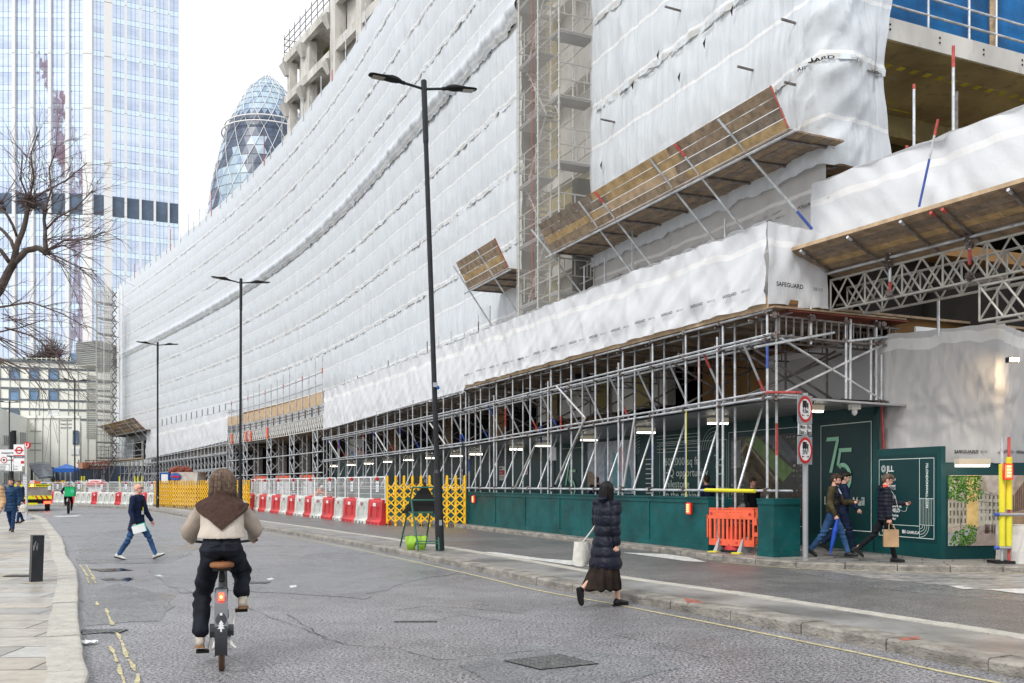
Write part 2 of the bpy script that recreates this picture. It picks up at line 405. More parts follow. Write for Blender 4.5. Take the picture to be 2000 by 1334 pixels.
def tower_glass():
    m=glass_mat('tower_glass',(.45,.52,.66),(.66,.745,.88),.03,metal=.72,sc=(.08,.08,.27)); N=m.node_tree.nodes; L=m.node_tree.links; b=N['Principled BSDF']
    src=b.inputs['Base Color'].links[0].from_socket
    tc=N.new('ShaderNodeTexCoord'); sx=N.new('ShaderNodeSeparateXYZ'); L.new(tc.outputs['Object'],sx.inputs[0])
    md=N.new('ShaderNodeMath'); md.operation='MODULO'; md.inputs[1].default_value=3.75; L.new(sx.outputs[2],md.inputs[0])
    def less(v):
        n=N.new('ShaderNodeMath'); n.operation='LESS_THAN'; n.inputs[1].default_value=v; L.new(md.outputs[0],n.inputs[0]); return n.outputs[0]
    def mix(f,a,c):
        n=N.new('ShaderNodeMix'); n.data_type='RGBA'; L.new(f,n.inputs[0]); L.new(a,n.inputs[6]); n.inputs[7].default_value=(*c,1); return n.outputs[2]
    o=mix(less(1.24),src,(.22,.28,.38)); o=mix(less(1.15),o,(.64,.77,.87)); o=mix(less(.10),o,(.22,.28,.38)); L.new(o,b.inputs['Base Color'])
    nb=N.new('ShaderNodeTexNoise'); nb.inputs['Scale'].default_value=.22; nb.inputs['Detail'].default_value=2; L.new(tc.outputs['Object'],nb.inputs['Vector']); bp=N.new('ShaderNodeBump'); bp.inputs['Strength'].default_value=.5; bp.inputs['Distance'].default_value=.06; L.new(nb.outputs['Fac'],bp.inputs['Height']); L.new(bp.outputs[0],b.inputs['Normal']); return m
M['tglass']=tower_glass()
M['tspan']=glass_mat('tower_spandrel',(.58,.72,.84),(.72,.82,.90),.2)
M['tlouv']=mat('tower_louvre',(.10,.14,.20),.5,var=.2,vs=.5)
M['tfin']=mat('tower_fin',(.80,.79,.78),.4,var=.03)
M['wglass']=glass_mat('window_glass',(.08,.15,.26),(.18,.30,.48),.15,spec=.25)
M['gd']=glass_mat('dark_glass',(.05,.07,.11),(.10,.13,.19),.3,spec=.15)
M['gl']=glass_mat('pale_glass',(.30,.40,.48),(.43,.54,.61),.3,spec=.3)
M['gb']=glass_mat('blue_glass',(.20,.28,.40),(.30,.40,.52),.3,spec=.2)
# ================================================================ ground
def flat(name,poly,z,mt,kind='structure'):
    b=MB(); b.add([(p[0],p[1],z) for p in poly],[tuple(range(len(poly)))])
    o=b.build(name,mt); o['kind']=kind; return o
gr=MB(); gr.quad((-900,-400,-.03),(900,-400,-.03),(900,1500,-.03),(-900,1500,-.03)); struct(gr.build('ground','lane'))
rd=MB(); rd.quad((-140,-25,0),(40,-25,0),(40,125,0),(-140,125,0)); struct(rd.build('road','road'))
# island: near edge line
ISL=[(9.5,1.0),(5.55,5.2),(4.19,7.55),(3.87,8.17),(3.62,8.73),(2.9,10.13),(2.2,11.4),(1.58,12.5),(.62,14.1),(-.72,17),(-3.8,23.2),(-9.2,32.9),(-13.3,40),(-22.8,56.7),(-29.5,63.5),(-40,69),(-70,76)]
def smooth_poly(pl,k=6):
    out=[]; P=[V(p) for p in pl]
    for i in range(len(P)-1):
        p0=P[max(i-1,0)];p1=P[i];p2=P[i+1];p3=P[min(i+2,len(P)-1)]
        for j in range(k):
            t=j/k; out.append(.5*((2*p1)+(-p0+p2)*t+(2*p0-5*p1+4*p2-p3)*t*t+(-p0+3*p1-3*p2+p3)*t**3))
    out.append(P[-1]); return out
def offs(pl,d):
    o=[]
    for i,p in enumerate(pl):
        t=(pl[min(i+1,len(pl)-1)]-pl[max(i-1,0)]).normalized(); o.append(p+V((-t.y,t.x))*d)
    return o
def resamp(pl,step):
    out=[pl[0]];acc=0
    for i in range(1,len(pl)):
        a=pl[i-1];b=pl[i];L=(b-a).length;t=step-acc
        while t<=L: out.append(a.lerp(b,t/L)); t+=step
        acc=(acc+L)%step if t>L else 0
        acc=L-(t-step)
    return out
def kerbstones(name,pl,width,z,mt,side=1,step=.95,depth=.2,gap=.008,wob=.006):
    pts=resamp(pl,step/4); b=MB(); inn=offs(pts,side*width)
    for i in range(0,len(pts)-4,4):
        dz=random.uniform(-wob,wob); dd=random.uniform(-.008,.008)
        sub=pts[i:i+5]; si=inn[i:i+5]
        t0=(sub[1]-sub[0]).normalized()*gap; t1=(sub[-1]-sub[-2]).normalized()*gap
        vs=[]
        for j in range(5):
            o=sub[j]; n=si[j]; e=(t0 if j==0 else (-t1 if j==4 else V((0,0))))
            u=(n-o).normalized()
            jt=.006*nz(i*.7+j,3.1)
            vs+= [(o.x+e.x+u.x*(dd+jt),o.y+e.y+u.y*(dd+jt),-depth),(o.x+e.x+u.x*(dd+jt),o.y+e.y+u.y*(dd+jt),z-.022+dz+jt),(o.x+e.x+u.x*(.012+dd),o.y+e.y+u.y*(.012+dd),z-.006+dz),(o.x+e.x+u.x*(.035+dd),o.y+e.y+u.y*(.035+dd),z+dz),(n.x+e.x,n.y+e.y,z+dz),(n.x+e.x,n.y+e.y,-depth)]
        fs=[]
        for j in range(4):
            for k in range(5):
                a=j*6+k; fs.append((a,a+6,a+7,a+1) if side>0 else (a,a+1,a+7,a+6))
        fs.append((0,1,2,3,4,5)); fs.append((29,28,27,26,25,24))
        b.add(vs,fs)
    o=b.build(name,mt,smooth=False); return struct(o)
isl=smooth_poly(ISL,6); 
kerbstones('island_kerb',isl,.33,.12,'kerbd',side=-1,step=1.1)
def ribbon(name,a,b_,z,mt,kind='structure',ext=0):
    m=MB(); n=len(a)
    m.add([(p.x,p.y,z) for p in a]+[(p.x,p.y,z) for p in b_],[(i,i+1,n+i+1,n+i) for i in range(n-1)])
    o=m.build(name,mt); o['kind']=kind; return o
i1=offs(isl,-.325); i2=offs(isl,-1.15)
ribbon('island_paving',i1,i2,.118,'island')
kerbstones('island_back_kerb',[p for p in offs(isl,-1.42)],.28,.123,'kerb',side=1,step=1.1)
ribbon('far_lane',offs(isl,-1.42),offs(isl,-14),.004,'lane')
ribbon('yellow_line',offs(isl,.30),offs(isl,.36),.005,'yellow_paint')
# left pavement
LK=[(-1.9,1.0),(-2.55,4.5),(-3.21,6.94),(-3.74,8.06),(-4.79,10.19),(-7.5,15.9),(-9.36,19.4),(-12.3,25.2),(-16.2,32.5),(-21.1,41.5),(-24.4,46.4),(-28,49.2),(-36,51),(-60,52.5)]
lk=smooth_poly(LK,6)
kerbstones('pavement_kerb',lk,.30,.10,'kerb',side=1,step=.95)
li=offs(lk,.295)
pv=MB(); pv.add([(-60,1,.098)]+[(p.x,p.y,.098) for p in li],[tuple(range(len(li)+1))]); struct(pv.build('pavement','flags'))
# right pavement under the gantry
rk=[V((16,16.1)),V((9.2,16.5)),V((6.5,17.0)),V((5.2,17.75)),V((4.25,19.2))]+[FP(s,LO+.62).xy for s in [x*2.5 for x in range(1,50)] if FP(s,LO+.62).y>20.5]
rk=smooth_poly(rk,4)
kerbstones('gantry_kerb',rk,.30,.12,'kerbd',side=-1,step=.9)
ri=offs(rk,-.295); ro=[p+V((22,14)) for p in ri]
ribbon('gantry_pavement',ri,ro,.117,'paving')
# sett crossing at the side street
flat('sett_crossing',[G(*p).xy for p in ((1500,1094),(1620,1104),(1760,1109),(2100,1112),(2400,1118),(2400,1175),(2000,1161),(1830,1143),(1700,1130),(1580,1110))],.008,'setts')
ry=[p for p in offs(rk,.22)][:14]
ribbon('kerbside_yellow_line',offs(rk,.18)[:16],offs(rk,.25)[:16],.012,'yellow_paint')
# road patches, cracks, marks
def gpoly(name,pp,mt,z=.005,jag=0): 
    q=[]
    for i,p in enumerate(pp):
        a=G(*p).xy;b=G(*pp[(i+1)%len(pp)]).xy
        k=max(1,int((b-a).length/.35)) if jag else 1
        for j in range(k):
            c=a.lerp(b,j/k); q.append((c.x+jag*nz(c.x*2.1,c.y*2.1,1),c.y+jag*1.5*nz(c.x*1.7,c.y*1.7,5)))
    return flat(name,q,z,mt)
gpoly('asphalt_patch',[(900,1305),(1010,1262),(1120,1263),(1330,1302),(1180,1345),(960,1345)],'patch',.004,.12)
gpoly('asphalt_patch',[(480,1150),(560,1105),(640,1062),(720,1058),(800,1075),(930,1105),(880,1122),(790,1140),(700,1170),(580,1160)],'patch',.004,.3)
gpoly('asphalt_patch',[(150,1100),(160,1060),(420,1055),(330,1100)],'patchd',.004,.15)
gpoly('asphalt_patch',[(160,1052),(230,1032),(410,1040),(400,1062),(190,1064)],'patch',.0045,.08)
gpoly('asphalt_patch',[(290,1115),(480,1085),(560,1110),(500,1150),(350,1160)],'patch',.0048,.12)
gpoly('asphalt_patch',[(160,1160),(230,1140),(340,1165),(320,1212),(170,1222)],'patchd',.004,.1)
gpoly('asphalt_patch',[(1480,1100),(1640,1110),(1900,1143),(2040,1160),(2040,1180),(1700,1150)],'patchd',.0058,.1)
def strip(name,pts,w,mt,z=.007,jit=.05,zb=0.0):
    q=[G(p[0],p[1],zb) for p in pts]; P=[]
    for i in range(len(q)-1):
        n=max(2,int((q[i+1]-q[i]).length/.12))
        for j in range(n): 
            t=q[i].lerp(q[i+1],j/n); P.append(V((t.x+jit*nz(t.x*3,t.y*3,2),t.y+jit*nz(t.x*3,t.y*3,9))))
    if len(P)<3: return
    a=[];c=[]
    for i,p in enumerate(P):
        t=(P[min(i+1,len(P)-1)]-P[max(i-1,0)]).normalized(); ww=w*(.2+1.1*abs(nz(i*.4,7.7)))*(.65 if name=='road_crack' else 1); nn=V((-t.y,t.x))*ww
        a.append(p+nn);c.append(p-nn)
    return ribbon(name,a,c,z,mt)
strip('road_crack',[(560,1200),(640,1250),(700,1262),(780,1268),(850,1289),(890,1290),(920,1283),(1020,1275),(1110,1268)],.013,'crack')
strip('road_crack',[(475,1185),(540,1210),(590,1228),(650,1250)],.012,'crack')
strip('road_crack',[(770,1192),(830,1184),(900,1187),(1030,1200)],.016,'crack')
strip('road_crack',[(760,1215),(860,1212),(900,1200),(990,1216)],.012,'crack')
strip('road_crack',[(330,1155),(360,1150),(420,1190)],.012,'crack')
strip('road_crack',[(1200,1240),(1290,1262),(1400,1290)],.012,'crack')
strip('road_crack',[(160,1095),(200,1106),(330,1093)],.014,'crack')
strip('road_crack',[(300,1010),(420,1030),(560,1060)],.012,'crack')
def dashes(pts,w,mt='yellow_paint'):
    for a,b_ in pts: strip('worn_yellow_line',[a,b_],w,mt,.0085,.02)
dashes([((228,1236),(252,1290)),((252,1290),(268,1318)),((268,1318),(266,1345)),((214,1262),(232,1300)),((232,1300),(243,1345)),((156,1104),(172,1128)),((168,1104),(186,1134)),((206,1190),(222,1225)),((188,1176),(192,1186)),((168,1128),(176,1142)),((178,1128),(190,1142))],.032)
for x in (1,):
    strip('pavement_yellow_mark',[(98,1222),(154,1224)],.03,'yellow_paint',.104,.01,.1)
    strip('pavement_yellow_mark',[(90,1328),(160,1331)],.03,'yellow_paint',.104,.01,.1)
    strip('pavement_yellow_mark',[(44,1139),(80,1141)],.05,'yellow_paint',.104,.03,.1)
# white markings in the far lane and on the road
gpoly('lane_marking',[(942,1079),(965,1079),(1060,1092),(1120,1096),(1180,1108),(1110,1104),(1040,1094),(985,1090)],'white_paint',.012)
gpoly('lane_marking',[(1215,1080),(1300,1083),(1345,1089),(1380,1099),(1340,1097),(1290,1090)],'white_paint',.012)
gpoly('lane_marking',[(1856,1146),(1880,1146),(1905,1151),(1880,1152)],'white_paint',.012)
gpoly('lane_marking',[(1930,1153),(2040,1150),(2040,1162),(1990,1161)],'white_paint',.014)
gpoly('lane_marking',[(100,1008),(160,1006),(150,1009),(112,1010)],'white_paint',.006)
gpoly('lane_marking',[(520,1131),(531,1129),(536,1132),(525,1134)],'white_paint',.007)
gpoly('lane_marking',[(564,1145),(578,1143),(580,1147),(568,1149)],'white_paint',.007)
gpoly('lane_marking',[(300,1125),(312,1123),(320,1127)],'white_paint',.007)
for pp in (((172,1112),(240,1111),(262,1115),(200,1117)),((196,1131),(262,1129),(258,1133),(205,1134)),((146,1110),(150,1110),(151,1133),(147,1133)),((236,1132),(256,1133),(250,1136))):
    gpoly('puddle',list(pp),'puddle',.0095)
gpoly('drain_strip',[(162,1232),(235,1228),(237,1234),(160,1240)],'patchd',.009)
# red spray on island
b=MB(); q=[G(x,y,.12) for x,y in ((1752,1248),(1790,1243),(1800,1249),(1765,1252))]; b.add([(p.x,p.y,.1245) for p in q],[(0,1,2,3)]); struct(b.build('red_spray_mark','redpaint'))
b=MB(); q=[G(x,y,.12) for x,y in ((1335,1168),(1365,1173),(1375,1178),(1342,1178))]; b.add([(p.x,p.y,.1245) for p in q],[(0,1,2,3)]); struct(b.build('red_spray_mark','redpaint'))
# manhole cover
mc=[G(x,y) for x,y in ((982,1292),(1095,1279),(1172,1298),(1055,1310))]
mh=thing('manhole_cover','rectangular cast iron manhole cover set in the near road','manhole cover',(mc[0]+mc[2])/2)
b=MB(); b.add([(p.x,p.y,.008) for p in mc],[(0,1,2,3)]); b.build('frame','crack',mh)
cen=(mc[0]+mc[2])/2; q=[cen+(p-cen)*.965 for p in mc]; b=MB(); b.add([(p.x,p.y,.012) for p in q],[(0,1,2,3)])
for i in range(14):
    for j in range(9):
        u=(i+.5)/14;w=(j+.5)/9; p=q[0].lerp(q[1],u).lerp(q[3].lerp(q[2],u),w); dx=(q[1]-q[0]).normalized(); dy=(q[3]-q[0]).normalized()
        if (i+j)%2: dx,dy=dy,dx
        c=V((p.x,p.y,.012)); b.obox(c-dx*.022-dy*.006,dx*.044,dy*.012,V((0,0,.005)))
b.build('cover','iron',mh)
def grate(px,py,w,d,lab,zb=0.0):
    c=G(px,py,zb); t=thing('drain_grate',lab,'drain grate',(c.x,c.y,zb)); b=MB(); b.box((c.x,c.y,zb+.006),(w,d,.004)); b.build('frame','crack',t)
    b=MB()
    for i in range(9): b.box((c.x-w/2+w*(i+.5)/9,c.y,zb+.010),(w/16,d*.9,.008))
    b.build('bar','iron',t)
grate(38,1125,.42,.25,'small iron drain grate in the left pavement beside the black bollard',.1)
grate(198,1234,.5,.22,'long iron gully grate in the gutter near the cyclist')
grate(492,1139,.55,.3,'square iron cover in the road right of the cyclist')
grate(812,1215,.5,.05,'narrow iron cover strip in the middle of the near road')
# ================================================================ sheeted facade
Z0=7.85; BH=2.67
def fold(s,z,seed=0.0,big=1.0):
    t=((z-Z0)/(BH/2))%1.0
    d=.035*sin(pi*t)
    d+=.026*(1-min(1,abs(2.4*nz(s*1.5+z*.3,z*.35,seed+20))))**3+.018*(1-min(1,abs(3*nz(s*.9-z*1.1,z*.5+s*.6,seed+27))))**4
    d+=.035*big*nz(s*1.0,z*.3,seed)+.034*big*nz(s*2.9+z*.35,z*.45,seed+4)+.026*nz(s*8,z*1.0,seed+9)
    dz=abs(((z-Z0+BH/2)%BH)-BH/2)
    d+=(.05*nz(s*4.5,z*7,seed+2)+.035*nz(s*9,z*12,seed+3))*math.exp(-(dz/.2)**2)
    # slack diagonal creases hanging from the ties
    tie=2.1; u=(s/tie)%1.0; d-=.05*math.exp(-((min(u,1-u))*5)**2)*math.exp(-(dz/.5)**2)
    return d
def rangef(a,b,st):
    n=max(1,int(round(abs(b-a)/st))); return [a+(b-a)*i/n for i in range(n+1)]
def facade_block(root,s0,s1,ztop,zbot,seed,ds,bulge=None,mt='sheet',cornerfn=None):
    k0=int(math.floor((zbot-Z0)/BH)); k=k0
    while Z0+k*BH<ztop:
        za=max(zbot,Z0+k*BH-.12); zb=min(ztop,Z0+(k+1)*BH); 
        if zb-za<.3: k+=1; continue
        def fn(s,z,za=za,zb=zb,k=k):
            d=.10+fold(s,z,seed+k*3.3)+.03*(1-(z-za)/(zb-za))
            # lap hem hangs uneven
            if z==za: zz=z+.10*nz(s*1.7,k,seed)+.05*nz(s*6,k)
            else: zz=z
            if bulge and abs(za-bulge)<.4: 
                e=math.exp(-((z-za-.45)/.33)**2); d+=(.30+.16*nz(s*1.3,1.7,seed)+.09*nz(s*6,z*1.5))*e
            if cornerfn: return cornerfn(s,d,zz)
            return FP(s,d,zz)
        b=MB(); ss=[]; s=s0
        while s<s1-1e-6: ss.append(s); s+=ds(s)
        ss.append(s1)
        b.grid(fn,ss,rangef(za,zb,.11 if s1<70 else .13),flip=True)
        b.build('plastic_sheet',mt,root,smooth=True)
        k+=1
# main long block: left of the mesh tower
bl=thing('sheeted_scaffold','long curving scaffold wrapped in white plastic sheeting left of the grey mesh tower','sheeted scaffold',FP(40,0,0))
s1012=s_px(1012); s225=s_px(226)
def dsL(s): return .10 if s<26 else (.13 if s<40 else (.2 if s<60 else .32))
s720=s_px(720)
facade_block(bl,15.2,60,27.9,5.3,1.0,dsL,bulge=18.4)
facade_block(bl,60,s225,27.9,5.0,1.0,lambda s:.34,bulge=18.4)
# left end return of the block and a vertical batten
b=MB(); pe=FP(s225,.12,0); dirn=V((1,.8,0)).normalized()
b.grid(lambda u,z:V((pe.x,pe.y,z))+dirn*u+V((0,-.1*sin(z*2.3)*.3,0)),rangef(0,10,1),rangef(5,27.9,.5)); b.build('end_sheet','sheet',bl)
for sx in (s_px(243),s_px(236)):
    b=MB(); b.beam(FP(sx,.35,4.9),FP(sx,.35,27.9),.22,.08); b.build('vertical_batten','white_plain',bl)
# translucent guard strip and standards above the roofline
def guard(s): return 27.9+.9+.25*nz(s*.25,3)
b=MB(); b.grid(lambda s,t:FP(s,-.25+.05*nz(s*2,t),lerp(27.85,guard(s),t)),rangef(s720-12,s225,.8),[0,.5,1],flip=True); b.build('guard_sheet','sheet',bl,smooth=True)
s=s720-10;i=0
while s<s225:
    h=guard(s)+random.uniform(.3,2.2); b=MB(); b.tube(FP(s,-.2,27),FP(s,-.2,h),.035,6); b.build('guard_post','tube' if i%7 else 'redt',bl); s+=random.uniform(1.6,3.4); i+=1
# right block with the rounded corner and return wall
br=thing('sheeted_scaffold','nearer scaffold block wrapped in creased white sheeting above the big timber fan','sheeted scaffold',FP(5,0,0))
s1165=s_px(1165)
def corner(s,d,z):
    rr=.45
    bl_=1/(1+math.exp(-s/.16)) # 0 on return,1 on front
    pf=V((6.66,19.48)); tf=V((-.444,1)).normalized(); nf=V((-tf.y,tf.x)); tr=V((1,.444)).normalized(); nr=V((tr.y,-tr.x))
    p=pf+tf*(max(s,0)+.0)+tr*max(-s,0) 
    n=(nf*bl_+nr*(1-bl_)).normalized()
    # bulgy loose corner
    e=math.exp(-(s/.9)**2)*(.20+.10*sin(z*1.9+.5)+.16*nz(z*1.6,s*1.5,3)+.12*(1-min(1,abs(2.6*nz(z*1.4+s*2,s*1.2,8))))**3)*(.4 if z<8.4 else 1)
    q=p+n*(d+e)
    if s<-1.2: q=q+tr*(.12*sin(z*1.55+1)+.08*nz(z*1.3,4))
    return V((q.x,q.y,z))
facade_block(br,-1.55,s1165+.1,27.9,8.3,5.0,lambda s:.08 if s<2 else .10,cornerfn=corner)
facade_block(br,0.0,s1165+.1,8.45,5.6,8.0,lambda s:.10,mt='sheet_shaded',cornerfn=lambda s,d,z:FP(s,d*.8-.05,z))  # same facade below the fan, shade painted in as grey
# printed tape text
def safeg_(*a): pass
def safeg(root,fn,s_from,s_to,z,step,size,mt='signbk'):
    s=s_from; i=0
    sg=-1 if s_to<s_from else 1
    while (s-s_to)*sg<0:
        b=MB(); puttext(b,'SAFEGUARD',size,lambda x,y,s=s:fn(s+sg*x,z+y+.05*nz(s*.8,1.2)),bold=True,sx=.95)
        puttext(b,'300E H O-',size*.8,lambda x,y,s=s:fn(s+sg*(x+size*6.9),z+y+.05*nz(s*.8,1.2)),sx=.95)
        b.build('printed_words',mt,root); s+=sg*step; i+=1
safeg(br,lambda s,z:corner(s,.10+fold(s,z,5+2*3.3)+.06,z),s1165-.3,2.2,12.95,1.35,.1)
safeg(br,lambda s,z:corner(s,.10+fold(s,z,5+1*3.3)+.08,z),4.5,-1.2,10.35,1.35,.1)
safeg(br,lambda s,z:FP(s,fold(s,z,8.0)*.8+.14,z),4.8,0.3,7.55,1.35,.095)
# putlog ends poking through
for (s,z) in ((.7,11.6),(.6,10.2),(.9,13.3),(5.2,14.0),(8.6,12.3),(3.6,13.6),(6.4,15.4),(2.2,11.2)):
    b=MB(); b.tube(FP(s,-.2,z),FP(s,.62,z+.02),.03,8); b.build('tube_end','tubed',br)
# small tears
for (s,z) in ((4.0,12.6),(5.1,12.2),(6.1,13.2),(2.9,12.9),(7.4,12.9),(9.2,11.2)):
    b=MB(); p=corner(s,.30,z); q=corner(s-.10,.28,z+.12); r=corner(s-.05,.28,z-.16); b.add([p,q,r],[(0,1,2)]); b.build('tear','blackm',br)
# ---------------------------------------------------------------- wrapped fans (gantry parapets)
def wrapper(lab,sa,sb,off,zb,zt,mt,ret=None,seed=0,step=.08,safe=True,endret=True):
    t=thing('sheeted_parapet',lab,'sheeted parapet',FP((sa+sb)/2,off,zb(0.5*(sa+sb))))
    def fn(s,w):
        z0=zb(s)+.03*nz(s*1.3,seed)+.012*sin(s*5.2+seed); z1=zt(s)+.07*nz(s*1.1,seed+3)+.03*nz(s*5,seed)
        z=lerp(z0,z1,w); d=.06+.05*(1-min(1,abs(2.6*nz(s*1.0+z*1.3,z*.5,seed+20))))**3+.04*(1-min(1,abs(2.8*nz(s*1.6-z*.9,z*.4,seed+24))))**3+.05*nz(s*.7,z*.6,seed)+.045*nz(s*1.3-z*1.6,z*.5+s*.3,seed+2)+.035*abs(nz(s*2.0+z*2.2,z*1.2,seed+6))+.012*nz(s*7,z*3,seed)+.05*sin(pi*w*2)*.5
        if w<.12: d+=.05*abs(sin(s*5.2))*(1-w/.12)
        return FP(s,off+d,z)
    ws=[0,.03,.06,.1]+rangef(.16,1,.07)
    b=MB(); b.grid(fn,rangef(sa,sb,step),ws,flip=True)
    b.build('plastic_sheet',mt,t,smooth=True)
    # crumpled top roll
    b=MB(); b.grid(lambda s,w:FP(s,off+.1-w*1.0+.05*nz(s*3,w*3,seed),zt(s)+.03+.07*nz(s*2.4,w*4,seed+5)-.12*w*w),rangef(sa,sb,step*1.5),rangef(0,1,.12),flip=True)
    b.build('top_sheet',mt,t,smooth=True)
    if safe: safeg(t,lambda s,z:FP(s,off+.20,z),sb-.4,sa+.2,(zb((sa+sb)/2)+.34),1.2,.09)
    if ret:
        tr=V((1,.444,0)).normalized(); c=FP(sa,off,0)
        def fr(u,w):
            z=lerp(zb(sa)+.02*sin(u*6),zt(sa)-.10*u/ret,w); nn=V((.444,-1,0)).normalized()
            q=c+tr*u+nn*(.06+.06*nz(u*2.5,z*1.4,seed)+.05*nz(u*5-z,z*1.2,2)); q.z=z; return q
        b=MB(); b.grid(fr,rangef(-.08,ret,.06),ws,flip=True); b.build('return_sheet',mt,t,smooth=True)
        if safe:
            def frt(u,z):
                q=c+tr*u+V((.444,-1,0)).normalized()*.17; q.z=z-.02*u; return q
            b=MB()
            for uu in (.05,):
                puttext(b,'SAFEGUARD',.125,lambda x,y:frt(uu+x,zb(sa)+.36+y),bold=True); puttext(b,'300E H O-',.1,lambda x,y:frt(uu+.95+x*.6,zb(sa)+.36+y))
            b.build('printed_tape','signbk',t)
    return t
sA=s_px(1505,LO); sB=s_px(911,LO); sC=s_px(632,LO); sD=s_px(445,LO); sE=s_px(285,LO)
w1=wrapper('white sheeted parapet on top of the near scaffold gantry, corner facing the road',sA,sB,LO+.04,lambda s:5.27,lambda s:lerp(6.95,7.08,(s-sA)/(sB-sA)),'sheetw',ret=1.5,seed=1)
w2=wrapper('white sheeted parapet of the middle gantry between near lamp post and timber portal',sB,sC,LO-.1,lambda s:lerp(5.05,4.98,(s-sB)/(sC-sB)),lambda s:lerp(7.1,7.3,(s-sB)/(sC-sB)),'sheetw',seed=7,step=.12,safe=False)
w3=wrapper('white sheeted parapet of the far gantry beyond the timber portal deck',sD,sE,LO-.1,lambda s:lerp(5.4,4.55,(s-sD)/(sE-sD)),lambda s:lerp(8.1,7.9,(s-sD)/(sE-sD)),'sheetw',seed=13,step=.25,safe=False)
# ---------------------------------------------------------------- timber catch fans
def catch_fan(lab,sa,sb,off,z,depth,rise,out,struts,zf,brd='board'):
    t=thing('timber_catch_fan',lab,'catch fan',FP((sa+sb)/2,off,z))
    nb=6
    for i in range(nb):
        b=MB(); w=depth/nb
        ss=sa
        while ss<sb-.1:
            se=min(ss+3.6,sb); a0=FP(ss+.005,off-depth+w*i,z+random.uniform(0,.01)); a1=FP(se-.005,off-depth+w*i,z); c0=FP(ss+.005,off-depth+w*(i+1)-.012,z); 
            b.obox(a0,a1-a0,c0-V((a0.x,a0.y,z)),V((0,0,.04))); ss=se
        b.build('deck_board','boardg' if i%2 else brd,t)
    for i in range(4):
        b=MB(); ss=sa
        f0=i/4;f1=(i+1)/4-.02
        while ss<sb-.1:
            se=min(ss+3.4+.3*(i%2),sb)
            a0=FP(ss+.006,off+out*f0,z+.05+rise*f0); a1=FP(se-.006,off+out*f0,z+.05+rise*f0); c0=FP(ss+.006,off+out*f1,z+.05+rise*f1)
            nn=(a1-a0).cross(c0-a0).normalized()*.038
            b=MB(); b.obox(a0+nn*random.uniform(0,.3),a1-a0,c0-a0,nn); ss=se; b.build('fan_board',random.choice(('board','board','boardg','boardy','boardn' if i==1 else 'board')),t)
    b=MB(); b.tube(FP(sa-.25,off+.02,z-.07),FP(sb+.3,off+.02,z-.07),.03,8); b.build('edge_tube','tube',t)
    n=max(2,int((sb-sa)/1.2))
    for i in range(n+1):
        s=lerp(sa+.3,sb-.3,i/n); b=MB(); b.tube(FP(s,off-depth-.1,z-.035),FP(s+.1,off+.05,z-.035),.028,6); b.build('cross_tube','tubed',t)
    for (f,ln) in struts:
        s=lerp(sa,sb,f); top=FP(s+ln,off+out*.95+.04,z+rise*.98); bot=FP(s-ln*.6,.25,zf)
        mid=bot.lerp(top,.16); m2=bot.lerp(top,.88)
        b=MB(); b.tube(mid,m2,.03,7); st=b.build('strut','tube',t)
        b=MB(); b.tube(bot,mid,.031,7); b.build('painted_end','bluet',st)
        b=MB(); b.tube(m2,top,.031,7); b.build('painted_end','redt' if random.random()<.25 else 'tube',st)
    b=MB(); a0=FP(sa,off,z+.05);a1=FP(sa,off+out,z+.05+rise); b.beam(a0-V((0,0,.0)),a1,.012,.025); b.build('red_edge','redt',t)
    return t
sf0=s_px(1540,LO); sf1=s_px(1076,LO)
catch_fan('long timber catch fan jutting from white sheeting above the near gantry parapet',sf0,sf1,LO,8.64,1.45,.78,.46,[(.99,.5),(.71,.4),(.62,.45),(.36,.5),(.26,.5),(.1,.6)],7.0)
sg0=s_px(992,LO); sg1=s_px(914,LO)
catch_fan('small timber catch fan left of the grey mesh tower',sg0,sg1,LO,8.85,1.45,.95,.5,[(.95,.4),(.3,.4)],6.9)
sh0=s_px(283,LO+.4)-1; sh1=s_px(226,LO)
catch_fan('distant timber catch fan at the far left end of the white sheeting',sh0,sh1+.5,LO+.6,7.8,2.2,1.3,1.3,[(.95,1),(.7,1),(.45,1),(.2,1),(.02,1)],4.9)
# upright tube stubs along the ledge behind the parapet
tb=thing('ledge_standards','row of short scaffold tubes standing behind the near white parapet','scaffold tubes',FP(14,.4,6.9))
for px,y0,y1 in ((1074,492,520),(1181,505,535),(1235,440,470),(1416,428,440),(1358,555,590),(934,615,650),(957,598,640),(1040,575,600),(1141,520,545)):
    s=s_px(px,.55); p=FP(s,.55,0); z=1.6+(945-y0)/F*p.y; b=MB(); b.tube(FP(s,.55,6.8),FP(s,.55,z),.026,6); b.build('tube','tube',tb)
tb=thing('ledge_standards','row of short tube stubs along the middle parapet top','scaffold tubes',FP(30,.4,7.2))
for i in range(15):
    s=lerp(sB+1,sC,i/15); b=MB(); b.tube(FP(s,.6,7),FP(s,.6,7.85+random.uniform(-.15,.2)),.028,6); b.build('tube','tube' if i%4 else 'tubed',tb)
tb=thing('ledge_standards','row of short tube stubs along the far parapet top','scaffold tubes',FP(90,.4,8))
for i in range(14):
    s=lerp(sD+1,sE-3,i/14); b=MB(); b.tube(FP(s,.9,8),FP(s,.9,8.9),.045,6); b.build('tube','tubed',tb)
